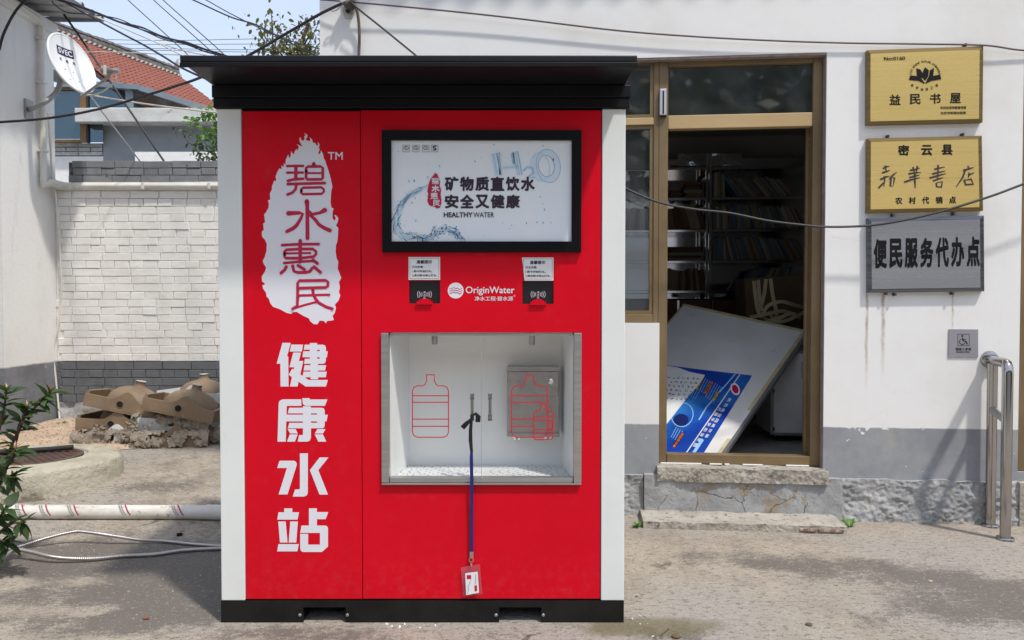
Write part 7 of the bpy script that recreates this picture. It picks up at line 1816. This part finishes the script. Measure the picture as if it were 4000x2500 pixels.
def leafy(name, label, cat, twigs, leaf_r, leaf_n, size, mat, twig_mat, base, tr=.006, aspect=.45, droop=.0, group=None, thick=None):
    t = thing(name, label, cat, base, group); m = MB(); lv = MB(); r = random.Random(len(twigs) * 7 + leaf_n)
    for ti, tw in enumerate(twigs):
        P = catmull(tw, 6); n_ = len(P); r0 = thick[ti] if thick else tr; m.tube(P, [r0 * (1 - .7 * i / n_) + .0012 for i in range(n_)], 5)
        for _ in range(leaf_n):
            i = r.randrange(int(n_ * .25) if not thick or ti == 0 else 0, n_); c = P[i] + Vector((r.gauss(0, leaf_r), r.gauss(0, leaf_r), r.gauss(0, leaf_r))); s_ = size * r.uniform(.6, 1.25)
            e = Euler((r.uniform(-.9, .9), r.uniform(-.5, 1.2) + droop, r.uniform(0, 6.28))).to_matrix()
            lv.add([c + e @ Vector(q) * s_ for q in ((0, 0, 0), (.35, -aspect * .5, .03), (.75, -aspect * .38, -.03), (1, 0, -.12), (.75, aspect * .38, -.03), (.35, aspect * .5, .03))], [(0, 1, 2, 3), (0, 3, 4, 5)])
    m.build('twigs' if not thick else 'trunk', twig_mat, t, smooth=True); o = lv.build('crown' if thick else 'foliage', mat, t, recalc=False); stuff(o)
    return t
VINE = leaf_mat('bright_vine_leaf', (.075, .17, .03), (.16, .29, .05), .5); TREEL = leaf_mat('dry_green_leaf', (.055, .085, .03), (.15, .14, .05), .5); TREEL2 = leaf_mat('dark_vine_leaf', (.02, .05, .015), (.05, .09, .03), .4)
va = lambda *q: [AT(x, y, d) for x, y, d in q]
leafy('climbing_vine', 'bright green vine with lobed leaves hanging over the concrete lintel', 'vine', [va((880, 700, 7.6), (855, 560, 7.6), (835, 470, 7.6), (800, 425, 7.55)), va((870, 640, 7.6), (845, 540, 7.6), (800, 530, 7.55), (785, 545, 7.5)), va((870, 520, 7.6), (820, 440, 7.55), (775, 465, 7.55), (740, 480, 7.5)), va((880, 600, 7.6), (860, 480, 7.6), (850, 430, 7.6))], .05, 44, .055, VINE, BARK, Vector((AT(870, 600, 7.6).x, AT(870, 600, 7.6).y, .15)), .005, .8)
leafy('garden_shrub', 'dark leaved shrub poking above the brick wall beside the kiosk', 'shrub', [va((900, 760, 7.2), (850, 620, 7.2), (790, 585, 7.2), (735, 555, 7.2), (715, 515, 7.2)), va((880, 700, 7.2), (840, 600, 7.2), (800, 560, 7.2)), va((890, 720, 7.2), (850, 640, 7.2), (800, 615, 7.2), (770, 600, 7.2)), va((890, 700, 7.2), (860, 590, 7.2), (845, 545, 7.2))], .045, 44, .05, TREEL2, BARK, Vector((AT(890, 720, 7.2).x, AT(890, 720, 7.2).y, .15)), .006, .5)
tb = AT(1185, 600, 9.5)
tw = [[Vector((tb.x, tb.y, 0)), Vector((tb.x, tb.y, 1.8)), AT(1180, 330, 9.5), AT(1170, 200, 9.5), AT(1205, 90, 9.5)]]
for q in ((1075, 215, 9.5, 1065, 110, 1058, 40), (1090, 200, 9.4, 1040, 150, 1000, 90), (1080, 220, 9.5, 1030, 190, 985, 205), (1150, 220, 9.6, 1130, 150, 1085, 125), (1180, 200, 9.5, 1215, 120, 1195, 75), (1170, 230, 9.4, 1200, 180, 1240, 100), (1180, 240, 9.5, 1225, 200, 1260, 150), (1160, 230, 9.6, 1110, 205, 1060, 200), (1170, 230, 9.4, 1195, 200, 1190, 150), (1090, 230, 9.5, 1075, 170, 1095, 95)):
    tw.append([AT(1178, 330, 9.5), AT(q[0], q[1], q[2]), AT(q[3], q[4], q[2]), AT(q[5], q[6], q[2])])
leafy('garden_tree', 'sparse tree with small dry leaves against the sky beside the white building', 'tree', tw, .10, 74, .075, TREEL, BARK, Vector((tb.x, tb.y, 0)), .01, .55, .4, thick=[.06] + [.014] * 10)
def weed(label, px, py, s, group=None):
    p = GG(px, py); t = thing('weed', label, 'weed', p); r = random.Random(px)
    me = leaf_mesh(.055 * s, .020 * s, 3, VINE)
    for k in range(13):
        o = bpy.data.objects.new('leaf', me); COL.objects.link(o); o.parent = t; o.matrix_parent_inverse = WM[t.name].inverted()
        o.matrix_basis = Matrix.Translation(p + Vector((r.uniform(-.008, .008), r.uniform(-.008, .008), .004))) @ Euler((0, r.uniform(-1.2, -.3), r.uniform(0, 6.28))).to_matrix().to_4x4() @ Matrix.Scale(r.uniform(.6, 1.1), 4)
weed('bright green weed growing at the right end of the doorstep', 3318, 2058, 1.2)
weed('small weed in the corner between kiosk and doorstep', 2490, 2060, .8)
weed('low weed at the foot of the brick wall by the white cable', 242, 1662, 1.1)
weed('faint low weed on the gravel beside the grey wall', 140, 1690, .8)
# bits lying on the yard
BIT = {'stone': PEB, 'brown': pmat('dead_leaf', (.12, .075, .04), rough=.8), 'white': WHITECHIP, 'black': INKP}
def bit(name, label, px, py, s, mat, cat):
    p = GG(px, py); m = MB(); r = random.Random(px + py); bm = bmesh.new(); bmesh.ops.create_icosphere(bm, subdivisions=2, radius=s)
    for v in bm.verts: v.co = Vector((v.co.x * 1.2, v.co.y, v.co.z * .55)) * (1 + .35 * mnoise.noise(v.co * (1.2 / s) + Vector((px, py, 0))))
    bm.verts.index_update(); m.add([p + v.co + Vector((0, 0, s * .35)) for v in bm.verts], [tuple(v.index for v in f.verts) for f in bm.faces]); bm.free()
    tag(m.build(name, mat, smooth=35), label, cat)
bit('stone', 'pale tan pebble lying against the floor pipe', 436, 2025, .014, STONE, 'pebble')
bit('stone', 'grey pebble on the concrete below the floor pipe socket', 712, 2074, .010, PEB, 'pebble')
bit('stone', 'small pale stone on the dark stain right of the doorstep', 3632, 2272, .009, STONE, 'pebble')
bit('dead_leaf', 'brown scrap of leaf on the concrete near the kiosk corner', 2640, 2490, .014, BIT['brown'], 'leaf')
bit('dead_leaf', 'tan bit of leaf in the open yard before the doorstep', 3160, 2443, .011, BIT['brown'], 'leaf')
bit('dead_leaf', 'orange scrap of leaf left of the kiosk base', 572, 2418, .011, pmat('orange_leaf', (.22, .09, .04), rough=.8), 'leaf')
m = MB(); p = GG(700, 2094); m.tube([p + Vector((-.012, 0, .008)), p + Vector((.014, .006, .008))], .008, 10); tag(m.build('black_plug', INKP, smooth=True), 'small black rubber plug lying on the concrete behind the hoses', 'plug')
m = MB()
for px, py in ((1510, 2440), (1530, 2449), (1560, 2452), (1610, 2446), (1640, 2455), (1580, 2441), (2445, 2412), (2470, 2420), (2500, 2408), (2520, 2412), (2530, 2440), (2550, 2490), (2500, 2440), (1700, 2446), (1240, 2440)):
    p = GG(px, py); stone_geo(m, p + Vector((0, 0, .003)), rw2.uniform(.004, .008), rw2)
o = m.build('plaster_crumbs', WHITECHIP); stuff(o); tag(o, 'white plaster crumbs along the foot of the kiosk', 'crumbs')

# ================================================================== what stands behind the viewer (seen in panes and steel)
opp = thing('facing_house', 'low white house facing the yard with grey wavy roof, seen only in reflections', 'house', (1.0, -15, 0))
m = MB(); m.box(-9, 10, -18, -15, 0, 3.0); m.build('wall', MWHITE, opp)
m = MB(); m.grid(lambda u, v: Vector((-9.6 + 20.2 * u, -14.4 - 2.2 * v, 2.95 + 1.5 * v + .05 * math.sin(u * 20.2 * 2 * math.pi / .3))), 400, 4); m.build('roof', ROOFM, opp, smooth='all')
for x in (-6, -2, 2, 6):
    m = MB(); m.box(x, x + 1.5, -14.98, -14.95, .9, 2.3); m.build('window', SCRB, opp)
m = MB(); rh = random.Random(31)
for i in range(36000):
    x = rh.uniform(-60, 60); d = rh.random(); y = -20 - 30 * d; z = rh.uniform(0, 1); top = 7.0 + 15.0 * d + 2.2 * mnoise.noise(Vector((x * .25, y * .25, 0)))  # slope height raised to cut low sky light on the kiosk front
    c = Vector((x, y, .3 + z * top)); s_ = rh.uniform(.45, 1.0); e = Euler((rh.uniform(-.6, .6) + .7, rh.uniform(-.6, .6), rh.uniform(0, 6.28))).to_matrix()
    m.add([c + e @ Vector(q) * s_ for q in ((-.5, -.4, 0), (.5, -.5, 0), (.6, .4, .1), (-.4, .5, .1))], [(0, 1, 2, 3)])
o = m.build('wooded_slope', TREEL2, recalc=False); stuff(o); tag(o, 'dark green wooded slope beyond the yard, seen only in reflections', 'wood')
